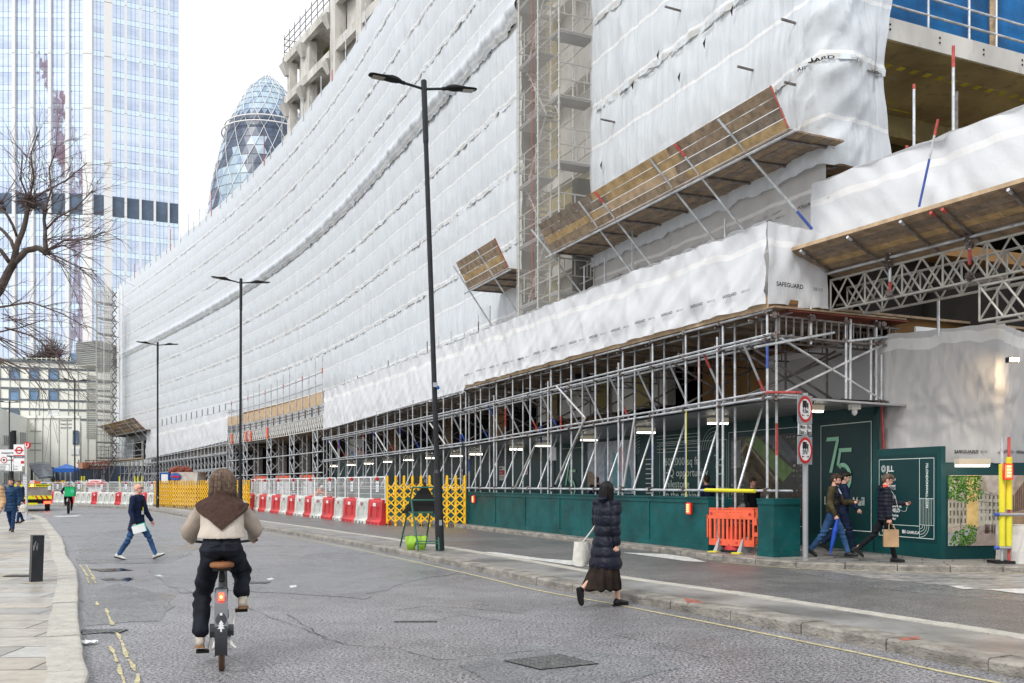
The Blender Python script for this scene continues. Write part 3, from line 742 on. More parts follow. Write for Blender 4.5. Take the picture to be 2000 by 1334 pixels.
# ---------------------------------------------------------------- mesh hoist tower
C0=V((2.62,28.6,0)); tf=V((-.444,1,0)).normalized(); tr=V((-1,-.444,0)).normalized()
Cc=C0+tr*1.33; Cb=Cc+tf*3.1; Fb=C0+tf*5.6
mt_,N,L,b_=newmat('debris_mesh'); setp(b_,rough=.7); b_.inputs['Base Color'].default_value=(.42,.40,.36,1)
tn=N.new('ShaderNodeTexNoise'); tn.inputs['Scale'].default_value=.5; tc=N.new('ShaderNodeTexCoord'); L.new(tc.outputs['Object'],tn.inputs['Vector'])
mr=N.new('ShaderNodeMapRange'); mr.inputs[3].default_value=.16; mr.inputs[4].default_value=.42; L.new(tn.outputs['Fac'],mr.inputs[0])
tp=N.new('ShaderNodeBsdfTransparent'); ms=N.new('ShaderNodeMixShader'); L.new(mr.outputs[0],ms.inputs[0]); L.new(tp.outputs[0],ms.inputs[1]); L.new(b_.outputs[0],ms.inputs[2]); L.new(ms.outputs[0],N['Material Output'].inputs['Surface'])
M['mesh']=mt_
tw=thing('scaffold_tower','tall scaffold tower behind grey debris mesh between the two white sheeted blocks','scaffold tower',(1.6,29.5,6.9))
zb,zt=6.9,27.9
def pl_(a,b,nm,sag=.03):
    m=MB(); d=b-a; nn=V((d.y,-d.x,0)).normalized()
    m.grid(lambda u,z:V((a.x,a.y,z))+d*u+nn*sag*(nz(u*4,z*.7)+.4*nz(u*15,z*2)),rangef(0,1,.1),rangef(zb,zt,.3)); m.build(nm,'mesh',tw,smooth=True)
pl_(C0,Cc,'debris_mesh'); pl_(Cc,Cb,'debris_mesh'); pl_(Cb,Cb-tr*1.3,'debris_mesh')
ins=.06
cor=[C0+tr*.05+tf*ins,Cc-tr*ins+tf*ins,Cb-tr*ins-tf*ins,Cb-tr*1.27-tf*ins,Cc-tr*ins+tf*1.55,C0+tf*1.55]
for c in cor:
    m=MB(); m.tube(c+V((0,0,zb)),c+V((0,0,zt)),.03,8); 
    zz=zb+.3
    while zz<zt: m.tube(c+V((0,0,zz)),c+V((0,0,zz+.06)),.048,8); zz+=.5
    m.build('standard','alu',tw)
z=zb+.6; k=0
pairs=[(0,1),(1,4),(4,2),(2,3),(3,5),(5,0)]
while z<zt:
    for a,b2 in pairs:
        m=MB(); 
        for dz in (0,.5,1.0): m.tube(cor[a]+V((0,0,z+dz)),cor[b2]+V((0,0,z+dz)),.022,6)
        m.build('ledger','alu',tw)
    m=MB(); 
    for t in (.2,.55,.85):
        p=cor[0].lerp(cor[1],t); m.tube(p+V((0,0,z+.5)),p+V((0,0,z+1.0)),.018,5)
        p=cor[1].lerp(cor[2],t); m.tube(p+V((0,0,z+.1)),p+V((0,0,z+1.0)),.018,5)
        p=cor[5].lerp(cor[0],t); m.tube(p+V((0,0,z+.5)),p+V((0,0,z+1.0)),.018,5)
    m.build('guard_frame','alu',tw)
    m=MB(); a=cor[0]+V((0,0,z-.08)); m.obox(a,cor[1]-cor[0],tf*.62,V((0,0,.05))); m.obox(cor[4]+V((0,0,z-.08)),cor[2]-cor[4],-tr*.6,V((0,0,.05))); m.build('platform','greyp',tw)
    m=MB(); a=cor[4] if k%2 else cor[2]; c=cor[2] if k%2 else cor[4]; m.tube(a+V((0,0,z))-tr*.3,c+V((0,0,z+2))-tr*.3,.03,6); m.tube(a+V((0,0,z))-tr*.8,c+V((0,0,z+2))-tr*.8,.03,6)
    for j in range(8):
        p=(a+V((0,0,z))).lerp(c+V((0,0,z+2)),(j+.5)/8); m.obox(p-tr*.3,-tr*.5,tf*.2,V((0,0,.02)))
    m.build('stair_flight','alu',tw)
    z+=2.0;k+=1
m=MB(); m.tube(Cc.lerp(Cb,.55)+tr*.08+V((0,0,zb+.6)),Cc.lerp(Cb,.55)+tr*.08+V((0,0,zt)),.012,5); m.build('hoist_rope','redt',tw)
# concrete face behind the tower gap
bk=thing('rear_concrete_wall','raw concrete building frame behind the mesh tower','building frame',(3,33,0))
a=FP(8.5,-1.6,4);c=FP(17.5,-1.6,4); m=MB(); m.obox(a,c-a,V((.3,.13,0)),V((0,0,24))); m.build('wall','conc',bk)
for i in range(8):
    m=MB(); a=FP(8.5,-1.1,6+i*3.2);c=FP(17.5,-1.1,6+i*3.2); m.obox(a,c-a,V((.6,.27,0))*.9,V((0,0,.35))); m.build('slab_edge','conc',bk)
for s in (9.5,12,15.8):
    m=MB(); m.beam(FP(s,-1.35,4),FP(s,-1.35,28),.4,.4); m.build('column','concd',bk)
# ================================================================ gantry scaffolds
s880=s_px(880,LO)
def zdk(s): return interp(s,[sA,s880,sC,sD,sE],[3.38,3.02,2.96,2.9,2.7])
def zmd(s): return interp(s,[sA,s880,sC,sD,sE],[4.58,4.33,4.3,4.3,3.9])
def ztp(s): return interp(s,[sA,sB,sC,sD,sE],[5.17,5.17,4.95,5.2,4.5])
_cm={}
def couplers(t,pts):
    if 'c' not in _cm:
        b=MB(); b.box((0,0,0),(.09,.11,.10)); b.box((.05,0,.02),(.05,.05,.06)); b.tube((0,-.05,.06),(0,.10,.06),.014,5); b.box((-.02,.05,-.05),(.05,.04,.05)); b.tube((-.05,.06,-.02),(.08,.06,-.02),.012,5)
        o=b.build('coupler','coup',None,local=True); _cm['c']=o.data; bpy.data.objects.remove(o)
    for p in pts:
        o=bpy.data.objects.new('coupler',_cm['c']); COL.objects.link(o); o.parent=t; o.location=mworld(t).inverted()@V(p); o.rotation_euler=(random.uniform(-.4,.4),random.uniform(-.4,.4),random.uniform(0,6))
def paint(std,s,off,za,zb,r):
    c='bluet' if random.random()<.6 else 'redt'
    b=MB(); b.tube(FP(s,off,za),FP(s,off,zb),r+.002,7); b.build('painted_band',c,std)
def gantry(lab,sa,sb,sp,r=.027,rows=(0,-.42),base=.12,coup=True,zlow=1.45,braces=True,back=True,maxstd=90,boards=True):
    t=thing('scaffold_gantry',lab,'scaffold gantry',FP((sa+sb)/2,LO,.12))
    n=int((sb-sa)/sp); cp=[]
    for ri,ro_ in enumerate(rows):
        off=LO+ro_
        for i in range(n+1):
            s=sa+(sb-sa)*i/n+(0 if ri==0 else .12)+random.uniform(-.06,.06)
            b=MB(); b.tube(FP(s,off,base),FP(s+random.uniform(-.02,.02),off,ztp(s)+(.06 if ri else .2)),r,7); st=b.build('standard','tube',t)
            if r<.04 and random.random()<.35:
                z=random.uniform(1.8,4.2); paint(st,s,off,z,z+random.uniform(.25,.7),r)
            if coup and ri==0:
                for z in (zlow,zdk(s),zmd(s),ztp(s)-.03): cp.append(FP(s+random.uniform(-.04,.04),off+.03,z))
            # extra paired upright now and then
            if coup and ri==0 and i%3==1:
                b=MB(); b.tube(FP(s+.16,off+.03,base),FP(s+.16,off+.03,zmd(s)+.3),r,7); b.build('standard','tube',t)
    seg=max(1,int((sb-sa)/4))
    for ro_ in rows:
        for zf,dz in ((lambda s:zlow,0),(zdk,0.0),(zdk,.10),(zmd,0),(zmd,.09),(ztp,-.03)):
            if ro_!=rows[0] and dz==.10: continue
            pts=[FP(lerp(sa-.25,sb+.1,k/seg),LO+ro_+(.055 if ro_==0 else -.055),zf(lerp(sa,sb,k/seg))+dz+random.uniform(-.012,.012)) for k in range(seg+1)]
            b=MB(); b.path(pts,r*.95,7); b.build('ledger','tube',t)
    if braces:
        for i in range(n):
            s=sa+(sb-sa)*(i+.5)/n
            # steep brace across the bay between deck and mid ledger
            b=MB(); b.tube(FP(s,LO+.0,zmd(s)),FP(s+.1,LO-.75,zdk(s)),r,6); br_=b.build('brace','tube',t)
            if r<.04 and random.random()<.7:
                a=FP(s,LO,zmd(s)); c=FP(s+.1,LO-.75,zdk(s)); f=random.choice((.0,.6)); b=MB(); b.tube(a.lerp(c,f),a.lerp(c,f+.25),r+.002,6); b.build('painted_band',random.choice(('redt','bluet')),br_)
            b=MB(); b.tube(FP(s+.3,LO-.75,zdk(s)-.02),FP(s+.2,LO,zlow),r,6); b.build('brace','tube',t)
            if i%2==0:
                b=MB(); b.tube(FP(s,LO-.1,zmd(s)),FP(s+.3,LO-3.0,zdk(s)+.05),r,6); b.build('cross_brace','tubed',t)
                b=MB(); b.tube(FP(s+.2,LO-.2,zdk(s)+.05),FP(s+.5,LO-3.0,zmd(s)+.1),r,6); b.build('cross_brace','tubed',t)
    if back:
        for i in range(n+1):
            s=sa+(sb-sa)*i/n
            b=MB(); b.tube(FP(s,LO-2.95,zdk(s)),FP(s,LO-2.95,ztp(s)),r,6); b.build('inner_standard','tubed',t)
            # ladder beam across
            b=MB(); z=ztp(s)-.10
            for dz in (0,-.4): b.tube(FP(s+.25,LO+.05,z+dz),FP(s+.25,LO-3.9,z+dz),.024,6)
            for k in range(9): 
                o=LO-.1-k*.42; b.tube(FP(s+.25,o,z),FP(s+.25,o,z-.4),.017,5)
            b.build('ladder_beam','tubed',t)
    if coup: couplers(t,cp[:96])
    return t
g1=gantry('near scaffold gantry of galvanised tubes over the covered walkway with green posters',sA+.15,sB,1.42)
g2=gantry('middle scaffold gantry behind the red and white barriers and the tall lamp post',sB+.6,sC,1.9,coup=False,r=.03)
# long loose braces in the near gantry (bright ones)
for (p1,p2) in (((1087,754),(1143,816)),((1143,816),(1085,945)),((1045,870),(1005,955)),((1240,815),(1218,950))):
    s1=s_px(p1[0],LO+.12); s2=s_px(p2[0],LO+.12); a=FP(s1,LO+.12,0); c=FP(s2,LO+.12,0)
    a.z=1.6+(945-p1[1])/F*a.y; c.z=1.6+(945-p2[1])/F*c.y
    b=MB(); b.tube(a,c,.03,8); b.build('long_brace','alu',g1)
for (p1,p2) in (((643,862),(663,894)),((733,845),(756,882)),((840,827),(870,868))):
    s1=s_px(p1[0],LO+.1); s2=s_px(p2[0],LO+.1); a=FP(s1,LO+.1,0); c=FP(s2,LO+.1,0); a.z=1.6+(945-p1[1])/F*a.y; c.z=1.6+(945-p2[1])/F*c.y
    b=MB(); b.tube(a,c,.035,6); b.build('long_brace','alu',g2)
# edge boards below the parapet sheeting
b=MB(); b.add([],[]); 
s=sA-.05
while s<sB:
    b=MB(); e=min(s+3.9,sB); a=FP(s,LO+.06,5.20); c=FP(e-.01,LO+.06,5.20); b.obox(a,c-a,V((.035,.016,0)),V((0,0,.24))); b.build('edge_board','boardn',g1); s=e
b=MB(); a=FP(sA-.05,LO+.06,5.16); b.obox(a,V((1,.444,0)).normalized()*1.3,V((-.444,1,0)).normalized()*.04,V((0,0,.24))); b.build('edge_board','ply',g1)
# roof deck over the gantry and first-floor soffit
dk=thing('gantry_deck','brown scaffold board deck roofing the walkway below the white parapets','deck',FP(20,-2,5.25))
for (a0,a1) in ((sA-.05,sB),(sB,sC),(sC,sD),(sD,sE)):
    b=MB(); st=4 if a1<60 else 8; n=int((a1-a0)/st)+1
    for k in range(n):
        p=FP(lerp(a0,a1,k/n),LO-.05,5.3);q=FP(lerp(a0,a1,(k+1)/n),LO-.05,5.3);r_=FP(lerp(a0,a1,k/n),-9,5.3);u=FP(lerp(a0,a1,(k+1)/n),-9,5.3)
        zz=ztp(a0*.5+a1*.5)+.10
        for pt in (p,q,r_,u): pt.z=zz+.03*(k%2)
        b.add([p,q,u,r_,p+V((0,0,.05)),q+V((0,0,.05)),u+V((0,0,.05)),r_+V((0,0,.05))],[(0,1,2,3),(7,6,5,4),(0,4,5,1),(1,5,6,2),(2,6,7,3),(3,7,4,0)])
    b.build('board_deck','board',dk)
# hanging second-layer boards (visible undersides) and transoms under the near deck
for i in range(16):
    s=lerp(sA+.4,sB,i/16); b=MB(); b.beam(FP(s,LO-.05,ztp(s)+.05),FP(s,LO-3.8,ztp(s)+.05),.07,.12); b.build('timber_bearer','board',dk)
# right-hand return of the near gantry
cr=thing('gantry_return','end frame of the near gantry with a ladder beam running back under the timber deck','scaffold frame',FP(sA,LO,.12))
trv=V((1,.444,0)).normalized(); tfv=V((-.444,1,0)).normalized(); cc=FP(sA,LO,0)+tfv*-.12
def CP(u,z,v=0): q=cc+trv*u+tfv*v; q.z=z; return q
for v in (0,.7):
    b=MB(); b.tube(CP(-.1,5.03,v),CP(3.4,4.98,v),.026,7); b.tube(CP(-.1,4.62,v),CP(3.5,4.6,v),.026,7)
    for k in range(17): b.tube(CP(.1+k*.2,5.03,v),CP(.1+k*.2,4.62,v),.018,5)
    b.build('ladder_beam','tubed',cr)
b=MB()
for k in range(0,17,3): b.tube(CP(.1+k*.2,5.0,-.03),CP(.1+k*.2,4.65,-.03),.02,5)
b.build('ladder_rung','tubed',cr)
for u,z0,z1 in ((.95,4.5,5.3),(1.9,3.4,5.2),(2.02,3.4,5.1),(2.6,3.4,4.7),(2.75,3.35,5.2),(2.9,3.3,4.4)):
    b=MB(); b.tube(CP(u,z0),CP(u,z1),.027,7); b.build('standard','tube',cr)
for a,c,mm in ((CP(.15,4.58),CP(2.9,3.42),'tube'),(CP(.2,3.45),CP(2.9,4.6),'tube'),(CP(.3,3.5,1.4),CP(3.1,4.6,1.4),'tubed'),(CP(.2,4.6,1.5),CP(2.6,3.5,1.5),'tubed'),(CP(-.5,4.35),CP(1.3,4.72,-.3),'tube'),(CP(.9,3.36),CP(3.0,3.30),'tube'),(CP(.1,3.42,-.05),CP(.75,3.40,-.05),'tube'),(CP(-.3,3.44,-.1),CP(.55,3.47,-.15),'redt'),(CP(1.9,4.62,-.05),CP(3.5,4.85,-.05),'tube'),(CP(2.9,3.3),CP(3.0,1.9),'redt')):
    b=MB(); b.tube(a,c,.027,7); b.build('brace',mm,cr)
couplers(cr,[CP(u,z,random.uniform(-.05,.05)) for u in (.0,.95,1.9,2.75,2.9) for z in (5.03,4.62,3.34)])
b=MB(); b.obox(CP(.3,5.13,-.1),trv*3.3,tfv*.9,V((0,0,.03))); b.build('board','rust',cr)
b=MB(); b.obox(CP(-.1,5.17,-.12),trv*3.6,tfv*1.2,V((0,0,.035))); b.build('board','board',cr)
# walkway ceiling and lights
ce=thing('walkway_ceiling','pale flat ceiling of the covered walkway under the near gantry','ceiling',FP(20,LO-1.5,3.2))
b=MB(); n=24; A=[];B_=[]
for k in range(n+1):
    s=lerp(sA-.2,sC,k/n); A.append(FP(s,LO-.12,zdk(s)-.05)); B_.append(FP(s,LO-3.35,zdk(s)-.03))
b.add(A+B_+[p+V((0,0,.045)) for p in A+B_],[(i,i+1,n+2+i,n+1+i) for i in range(n)]+[(2*n+2+n+1+i,2*n+2+n+2+i,2*n+2+i+1,2*n+2+i) for i in range(n)])
b.build('panel','greyp',ce)
b=MB(); p=[CP(-.0,3.32,-.3),CP(3.2,3.25,-.45),CP(3.3,3.3,1.8),CP(0,3.36,1.8)]; b.add(p+[q+V((0,0,.04)) for q in p],[(0,1,2,3),(7,6,5,4),(0,4,5,1),(1,5,6,2),(2,6,7,3),(3,7,4,0)]); b.build('panel','greyp',ce)
pxs=[1585,1402,1262,1150,1061,1009,930,891,842,798,758,720,686,652]
def ceil_light(p,dx,dy,lab,wide=.5,grp='ceiling lights of the covered walkway'):
    t=thing('ceiling_light',lab,'ceiling light',p,0,grp); d=V((dx,dy,0)).normalized(); sd=V((-d.y,d.x,0)); p=V(p)
    b=MB(); b.obox(p-d*wide/2-sd*.09,d*wide,sd*.18,V((0,0,.12))); b.build('housing','lamphouse',t)
    b=MB(); b.obox(p-d*wide/2-sd*.05-V((0,0,.035)),d*wide,sd*.1,V((0,0,.034))); b.build('tube','tubelight',t)
    return t
M['lamphouse']=emat('lamp_housing',(.45,.40,.30),.25)
for i,px in enumerate(pxs):
    s=s_px(px,LO-1.4); p=FP(s,LO-1.4,zdk(s)-.2)
    ceil_light(p,1,.2,'%s glowing strip light from the near end of the covered walkway ceiling'%ORD[i])
# inner hoarding along the walkway
OH=LO-3.1
sH0=s_px(1550,OH); 
for it in range(1):
    pass
ho=thing('site_hoarding','dark green hoarding with posters along the back of the covered walkway','hoarding',FP(20,OH,.12))
s=sH0-.15; k=0
sHe=s_px(652,OH)
while s<sHe:
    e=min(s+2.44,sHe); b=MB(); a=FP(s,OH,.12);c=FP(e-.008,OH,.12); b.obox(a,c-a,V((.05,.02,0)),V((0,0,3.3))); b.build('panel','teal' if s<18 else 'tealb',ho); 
    b=MB(); b.obox(a,(c-a),V((-.03,-.013,0)),V((0,0,.2))); b.build('skirting','teal',ho)
    s=e;k+=1
def HB(s,z,d=.03): return FP(s,OH+d,z)
def frame(root,fn,x0,x1,y0,y1,w=.018,mt='cream_letter',name='line_frame'):
    b=MB()
    for (a,c,e,f) in ((x0,x1,y0,y0+w),(x0,x1,y1-w,y1),(x0,x0+w,y0,y1),(x1-w,x1,y0,y1)):
        b.add([fn(a,e),fn(c,e),fn(c,f),fn(a,f)],[(0,1,2,3)])
    b.build(name,mt,root)
def rectf(b,fn,x0,x1,y0,y1,m=0): b.add([fn(x0,y0),fn(x1,y0),fn(x1,y1),fn(x0,y1)],[(0,1,2,3)],m)
# "75" logotype drawn from strokes
def logo75(root,fn,x,y,h,mt='mint'):
    b=MB(); k=h
    def poly(pp): b.add([fn(x+a*k,y+c*k) for a,c in pp],[tuple(range(len(pp)))])
    poly([(0,.93),(.02,1),(.36,1),(.36,.93)]); poly([(.28,.93),(.36,.93),(.17,.36),(.09,.36)])
    poly([(.36,.79),(.36,.72),(.70,.72),(.71,.79)]); poly([(.30,.50),(.37,.50),(.43,.74),(.36,.74)])
    N_=26; o=[];i_=[]
    for j in range(N_+1):
        t=lerp(R(118),R(-142),j/N_); o.append((.46+.245*cos(t),.265+.265*sin(t))); i_.append((.46+.17*cos(t),.265+.19*sin(t)))
    for j in range(N_): poly([o[j],o[j+1],i_[j+1],i_[j]])
    poly([(.30,.50),(.37,.52),(.43,.46),(.40,.42)])
    b.build('logo_75',mt,root)
def HX(px): return s_px(px,OH)
def hfn(s0,z0,d=.035): return lambda x,y: HB(s0-x,z0+y,d)
MOS=1.5
def mosaic(name,root,fn,x0,x1,y0,y1,kind):
    b=MB(); rnd=random.Random(3)
    cols=[]
    names=[]
    def mm(c):
        c=tuple(min(.9,q*MOS) for q in c); key='pz_%d_%d_%d'%tuple(int(q*60) for q in c)
        if key not in M: M[key]=mat(key,c,.35,var=.25,vs=6)
        if key not in names: names.append(key)
        return names.index(key)
    W_=x1-x0;H_=y1-y0
    def q(pp,c): b.add([fn(x0+a*W_,y0+d*H_) for a,d in pp],[tuple(range(len(pp)))],mm(c))
    return b,q,names,rnd
po=thing('aerial_poster','aerial city photo poster on the walkway hoarding behind the sign post','poster',HB(HX(1510),1.7))
s0=HX(1430); LW=s0-HX(1592)
fnp=hfn(s0,.70,.045)
b,q,names,rnd=mosaic('x',po,fnp,0,LW,0,2.15,0)
q([(0,0),(1,0),(1,1),(0,1)],(.05,.05,.045)); 
b.build('backing',[M[n] for n in names],po)
b,q,names,rnd=mosaic('x',po,hfn(s0,.70,.049),0,LW,0,2.15,0)
for i in range(26):
    for j in range(18):
        u=i/26+.012*rnd.random();w_=j/18; a=.028;h_=.04
        if 0.16<u<.75 and w_>.95-u*1.1 and w_<1.25-u*.8: continue
        c=rnd.choice(((.12,.11,.10),(.2,.19,.17),(.08,.08,.08),(.3,.28,.25),(.05,.05,.05),(.16,.14,.11)))
        if w_<.38 and u>.72: c=rnd.choice(((.28,.06,.04),(.18,.05,.04),(.06,.05,.05),(.35,.33,.32)))
        t=rnd.uniform(.2,.9); q([(u,w_),(min(u+a*t,1),w_+.01),(min(u+a*t,1),min(w_+h_*t,1)),(u,min(w_+h_*t,1)-.01)],c)
b.build('rooftops',[M[n] for n in names],po)
b,q,names,rnd=mosaic('x',po,hfn(s0,.70,.053),0,LW,0,2.15,0)
for r_ in range(11):   # long curved terrace block
    f=r_/11; q([(.13+f*.04,.86-f*.42),(.2+.5*f*.2,.97-f*.37),(.62-.02*f,.36-f*.2+.08),(.56-.0*f,.33-f*.2)],(.30,.24,.15) if r_%2 else (.12,.09,.06))
q([(.2,.97),(.34,1.0),(.78,.58),(.66,.44)],(.10,.16,.05)); q([(.42,.98),(.62,.99),(.84,.72),(.74,.66)],(.08,.085,.09)); q([(.02,.62),(.14,.62),(.14,.96),(.01,.95)],(.14,.15,.16))
q([(.1,.02),(.24,.02),(.26,.14),(.16,.18),(.08,.12)],(.35,.33,.31))
b.build('terrace_block',[M[n] for n in names],po)
frame(ho,hfn(HX(1425),.55),-.0,HX(1425)-HX(1603),0,2.45,.014)
# big teal pieces
logo75(ho,hfn(HX(1397),1.85),0,0,.56)
b=MB(); fx=hfn(HX(1298),1.3)
for i,tx in enumerate(('600,000 sq ft','HQ opportunity','milestone','in the making.')): puttext(b,tx,.33,fx,.05,.85-i*.33)
b.build('lettering','cream_letter',ho)
b=MB(); puttext(b,'A DEVELOPMENT BY',.07,hfn(HX(1396),1.45)); puttext(b,'CASTLEFORGE  GAMUDA',.09,hfn(HX(1396),1.15),bold=True); b.build('lettering','cream_letter',ho)
frame(ho,hfn(HX(1290),1.2),0,HX(1290)-HX(1422),0,1.62,.012)
b=MB()   # arcs and stripes band
for (pa,pb) in ((1232,1280),(1372,1424)):
    f0=hfn(HX(pa),2.55)
    for k in range(6):
        rad=.12+k*.10
        for j in range(10):
            t0=pi/2*j/10;t1=pi/2*(j+1)/10
            b.add([f0(.62-rad*cos(t0),rad*sin(t0)),f0(.62-rad*cos(t1),rad*sin(t1)),f0(.62-(rad-.012)*cos(t1),(rad-.012)*sin(t1)),f0(.62-(rad-.012)*cos(t0),(rad-.012)*sin(t0))],[(0,1,2,3)])
f0=hfn(HX(1285),2.55)
for k in range(6): rectf(b,f0,0,HX(1285)-HX(1370),.1*k,.1*k+.012)
b.build('line_pattern','cream_letter',ho)
# skyline poster
sk=thing('skyline_poster','poster of pale towers under a grey sky on the walkway hoarding','poster',HB(HX(1195),1.7))
b,q,names,rnd=mosaic('x',sk,hfn(HX(1150),1.28,.045),0,HX(1150)-HX(1242),0,1.75,0)
q([(0,0),(1,0),(1,1),(0,1)],(.33,.36,.42)); b.build('backing',[M[n] for n in names],sk)
b,q,names,rnd=mosaic('x',sk,hfn(HX(1150),1.28,.049),0,HX(1150)-HX(1242),0,1.75,0)
q([(0,.45),(.1,.42),(.4,.05),(.4,0),(0,0)],(.20,.14,.09)); q([(.38,0),(.38,.75),(.44,.95),(.48,.75),(.48,0)],(.12,.20,.26)); q([(.55,0),(.55,.8),(.66,.72),(.66,0)],(.10,.28,.32))
e=[(.86+.075*cos(R(a))*(1 if a<180 else .9),.02+.55*max(0,sin(R(a)))**.8) for a in range(0,181,12)]; q(e,(.03,.12,.16)); b.build('tower_drawing',[M[n] for n in names],sk)
logo75(ho,hfn(HX(1102),1.05),0,0,1.35)
frame(ho,hfn(HX(1098),.9),0,HX(1098)-HX(1140),0,2.0,.014)
b=MB()
for i in range(8): rectf(b,hfn(HX(1263),1.3),0,.35,.15*i,.15*i+.03)
b.build('small_print','cream_letter',ho)
def notice(lab,px,y0,y1,w,head,red=True,off=OH):
    s=s_px(px,off+.05); p=FP(s,off+.05,0); z1=1.6+(945-y0)/F*p.y; z0=1.6+(945-y1)/F*p.y
    t=thing('notice',lab,'notice',FP(s,off+.05,z0)); f=lambda x,y:FP(s-x,off+.055,z0+y); b=MB(); a=FP(s,off+.03,z0);c=FP(s-w,off+.03,z0); b.obox(a,c-a,V((-.012,-.005,0))*1,V((0,0,z1-z0))); b.build('plate','white_plain',t)
    h=z1-z0; b=MB(); rectf(b,f,.05*w,.95*w,h*.38,h*.72); b.build('colour_block','red' if red else 'signbk',t)
    b=MB(); puttext(b,head,h*.17,lambda x,y:FP(s-x,off+.06,z0+y),w*.12,h*.48,bold=True,sx=.6); b.build('heading','white_plain',t)
    b=MB(); 
    for k in range(3): rectf(b,f,w*.1,w*.85,h*(.08+.09*k),h*(.11+.09*k))
    rectf(b,f,w*.1,w*.5,h*.8,h*.9); b.build('small_print','signbk',t)
notice('white and red CAUTION notice on the walkway hoarding',975,911,938,.62,'CAUTION')
notice('small white notice right of the CAUTION notice on the hoarding',1022,908,927,.42,'SITE')
notice('white notice beside the yellow one at the left of the walkway',898,917,933,.4,'SAFETY')
notice('white and red notice seen above the yellow trellis barrier on the left',772,930,942,.5,'DANGER')
notice('low white notice behind the middle gantry tubes',704,930,945,.7,'NOTICE',False)
notice('pale notice on the hoarding behind the tall lamp post',828,928,942,.7,'NOTICE',False)
# white framed mesh gate seen behind lamp post handled later; ply, and wall with painted shade above the walkway
bw=thing('building_shell','unfinished building wall blackened to stand for inner shade, with brown plywood behind the gantry tubes','building wall',FP(20,-4,0))
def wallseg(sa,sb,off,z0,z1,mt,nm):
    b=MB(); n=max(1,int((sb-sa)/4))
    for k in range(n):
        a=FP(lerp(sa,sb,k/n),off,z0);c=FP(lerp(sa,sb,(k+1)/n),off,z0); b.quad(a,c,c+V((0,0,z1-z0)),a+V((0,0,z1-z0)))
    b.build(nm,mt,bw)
wallseg(-1,6,-4.2,0,6.4,'dark','void_shade_wall'); wallseg(6,sE+18,-4.2,0,27.3,'dark','void_shade_wall')  # blackened wall stands in for the unlit void and closes off the sky
for a,c in ((1.5,7.5),(12.5,16.5),(22,24),(29,30.5),(38,40)): wallseg(a,c,-2.2,3.2,5.2,'ply','plywood_panel')
for a,c,z1 in ((.2,4,4.9),(44,47.2,4.7),(4,9,3.9)): wallseg(a,c,LO-3.25,3.25,z1,'sheet_shaded','hanging_sheet')
# low teal wall along the kerb
lw=thing('low_timber_wall','low teal timber wall along the kerb under the near gantry','low wall',FP(12,LO,.12))
sw0=s_px(1385,LO+.16); sw1=s_px(700,LO+.16)
s=sw0
while s<sw1:
    e=min(s+2.44,sw1); b=MB(); a=FP(s,LO+.16,.12);c=FP(e-.01,LO+.16,.12); b.obox(a,c-a,V((.03,.013,0)),V((0,0,1.14))); b.build('panel','tealw',lw)
    for (z0,h_) in ((.12,.12),(1.17,.10)):
        b=MB(); a=FP(s,LO+.185,z0);c=FP(e-.01,LO+.185,z0); b.obox(a,c-a,V((.024,.010,0)),V((0,0,h_))); b.build('rail','tealw',lw)
    b=MB(); a=FP(s,LO+.18,.24); c=FP(s+.05,LO+.18,.24); b.obox(a,c-a,V((.02,.009,0)),V((0,0,.93))); b.build('batten','tealw',lw)
    s=e
b=MB(); a=FP(sw0,LO+.21,1.27);c=FP(sw1,LO+.21,1.27); n=8
for k in range(n):
    a=FP(lerp(sw0,sw1,k/n),LO+.21,1.27);c=FP(lerp(sw0,sw1,(k+1)/n),LO+.21,1.27); b.obox(a,c-a,V((.62,.275,0)),V((0,0,.03)))
b.build('coping','tealw',lw)
b=MB(); a=FP(sw0,LO+.16,.12); b.obox(a,trv*.62,tfv*.04,V((0,0,1.14))); b.build('end_panel','tealw',lw)
bxp=thing('timber_box','teal timber box around the corner standards beside the orange barrier','timber box',FP(sA-.6,LO,.12))
s2=s_px(1480,LO+.16); c0=FP(s2,LO+.16,.12); c1=FP(s_px(1511,LO+.16),LO+.16,.12)
dlen=(c1-c0); b=MB(); b.obox(c0,dlen,trv*.68,V((0,0,1.15))); b.build('panel','tealw',bxp)
b=MB(); 
for z in (.12,1.18):
    b.obox(c0+V((-.018,-.008,z-.12)),dlen+V((.01,-.02,0)),V((.014,.006,0)),V((0,0,.1))); b.obox(c1+V((-.012,-.03,z-.12)),trv*.69,tfv*.025,V((0,0,.1)))
b.obox(c0+V((-.03,0,1.15)),dlen+V((.02,-.03,0)),trv*.74,V((0,0,.03)))
b.build('trim','tealw',bxp)
# warning lamps on the wall
def warn(lab,p,n,s=1.0):
    t=thing('warning_lamp',lab,'warning lamp',p,0,'red warning lamps'); p=V(p); n=V(n).normalized(); sd=V((-n.y,n.x,0))
    b=MB(); b.obox(p-sd*.07*s-V((0,0,.13*s)),sd*.14*s,n*.05,V((0,0,.26*s))); b.build('housing','red',t)
    b=MB(); b.obox(p-sd*.052*s-V((0,0,.11*s))+n*.05,sd*.10*s,n*.03,V((0,0,.22*s))); b.build('lens','redlight',t)
    b=MB()
    for k in range(4): b.obox(p-sd*.03*s-V((0,0,(.08-.05*k)*s))+n*.08,sd*.06*s,n*.006,V((0,0,.022*s)))
    b.build('bulb_row','orlight',t)
nn=V((-1,-.444,0))
def wl(px,y,lab): 
    s=s_px(px,LO+.2); p=FP(s,LO+.22,0); p.z=1.6+(945-y)/F*p.y; warn(lab,p,nn)
wl(1350,993,'glowing red warning lamp on the low teal wall left of the orange barrier')
wl(928,975,'glowing red warning lamp on the low teal wall beside the yellow trellis barrier')
wl(773,962,'red warning lamp on the low wall seen through the yellow trellis barrier')
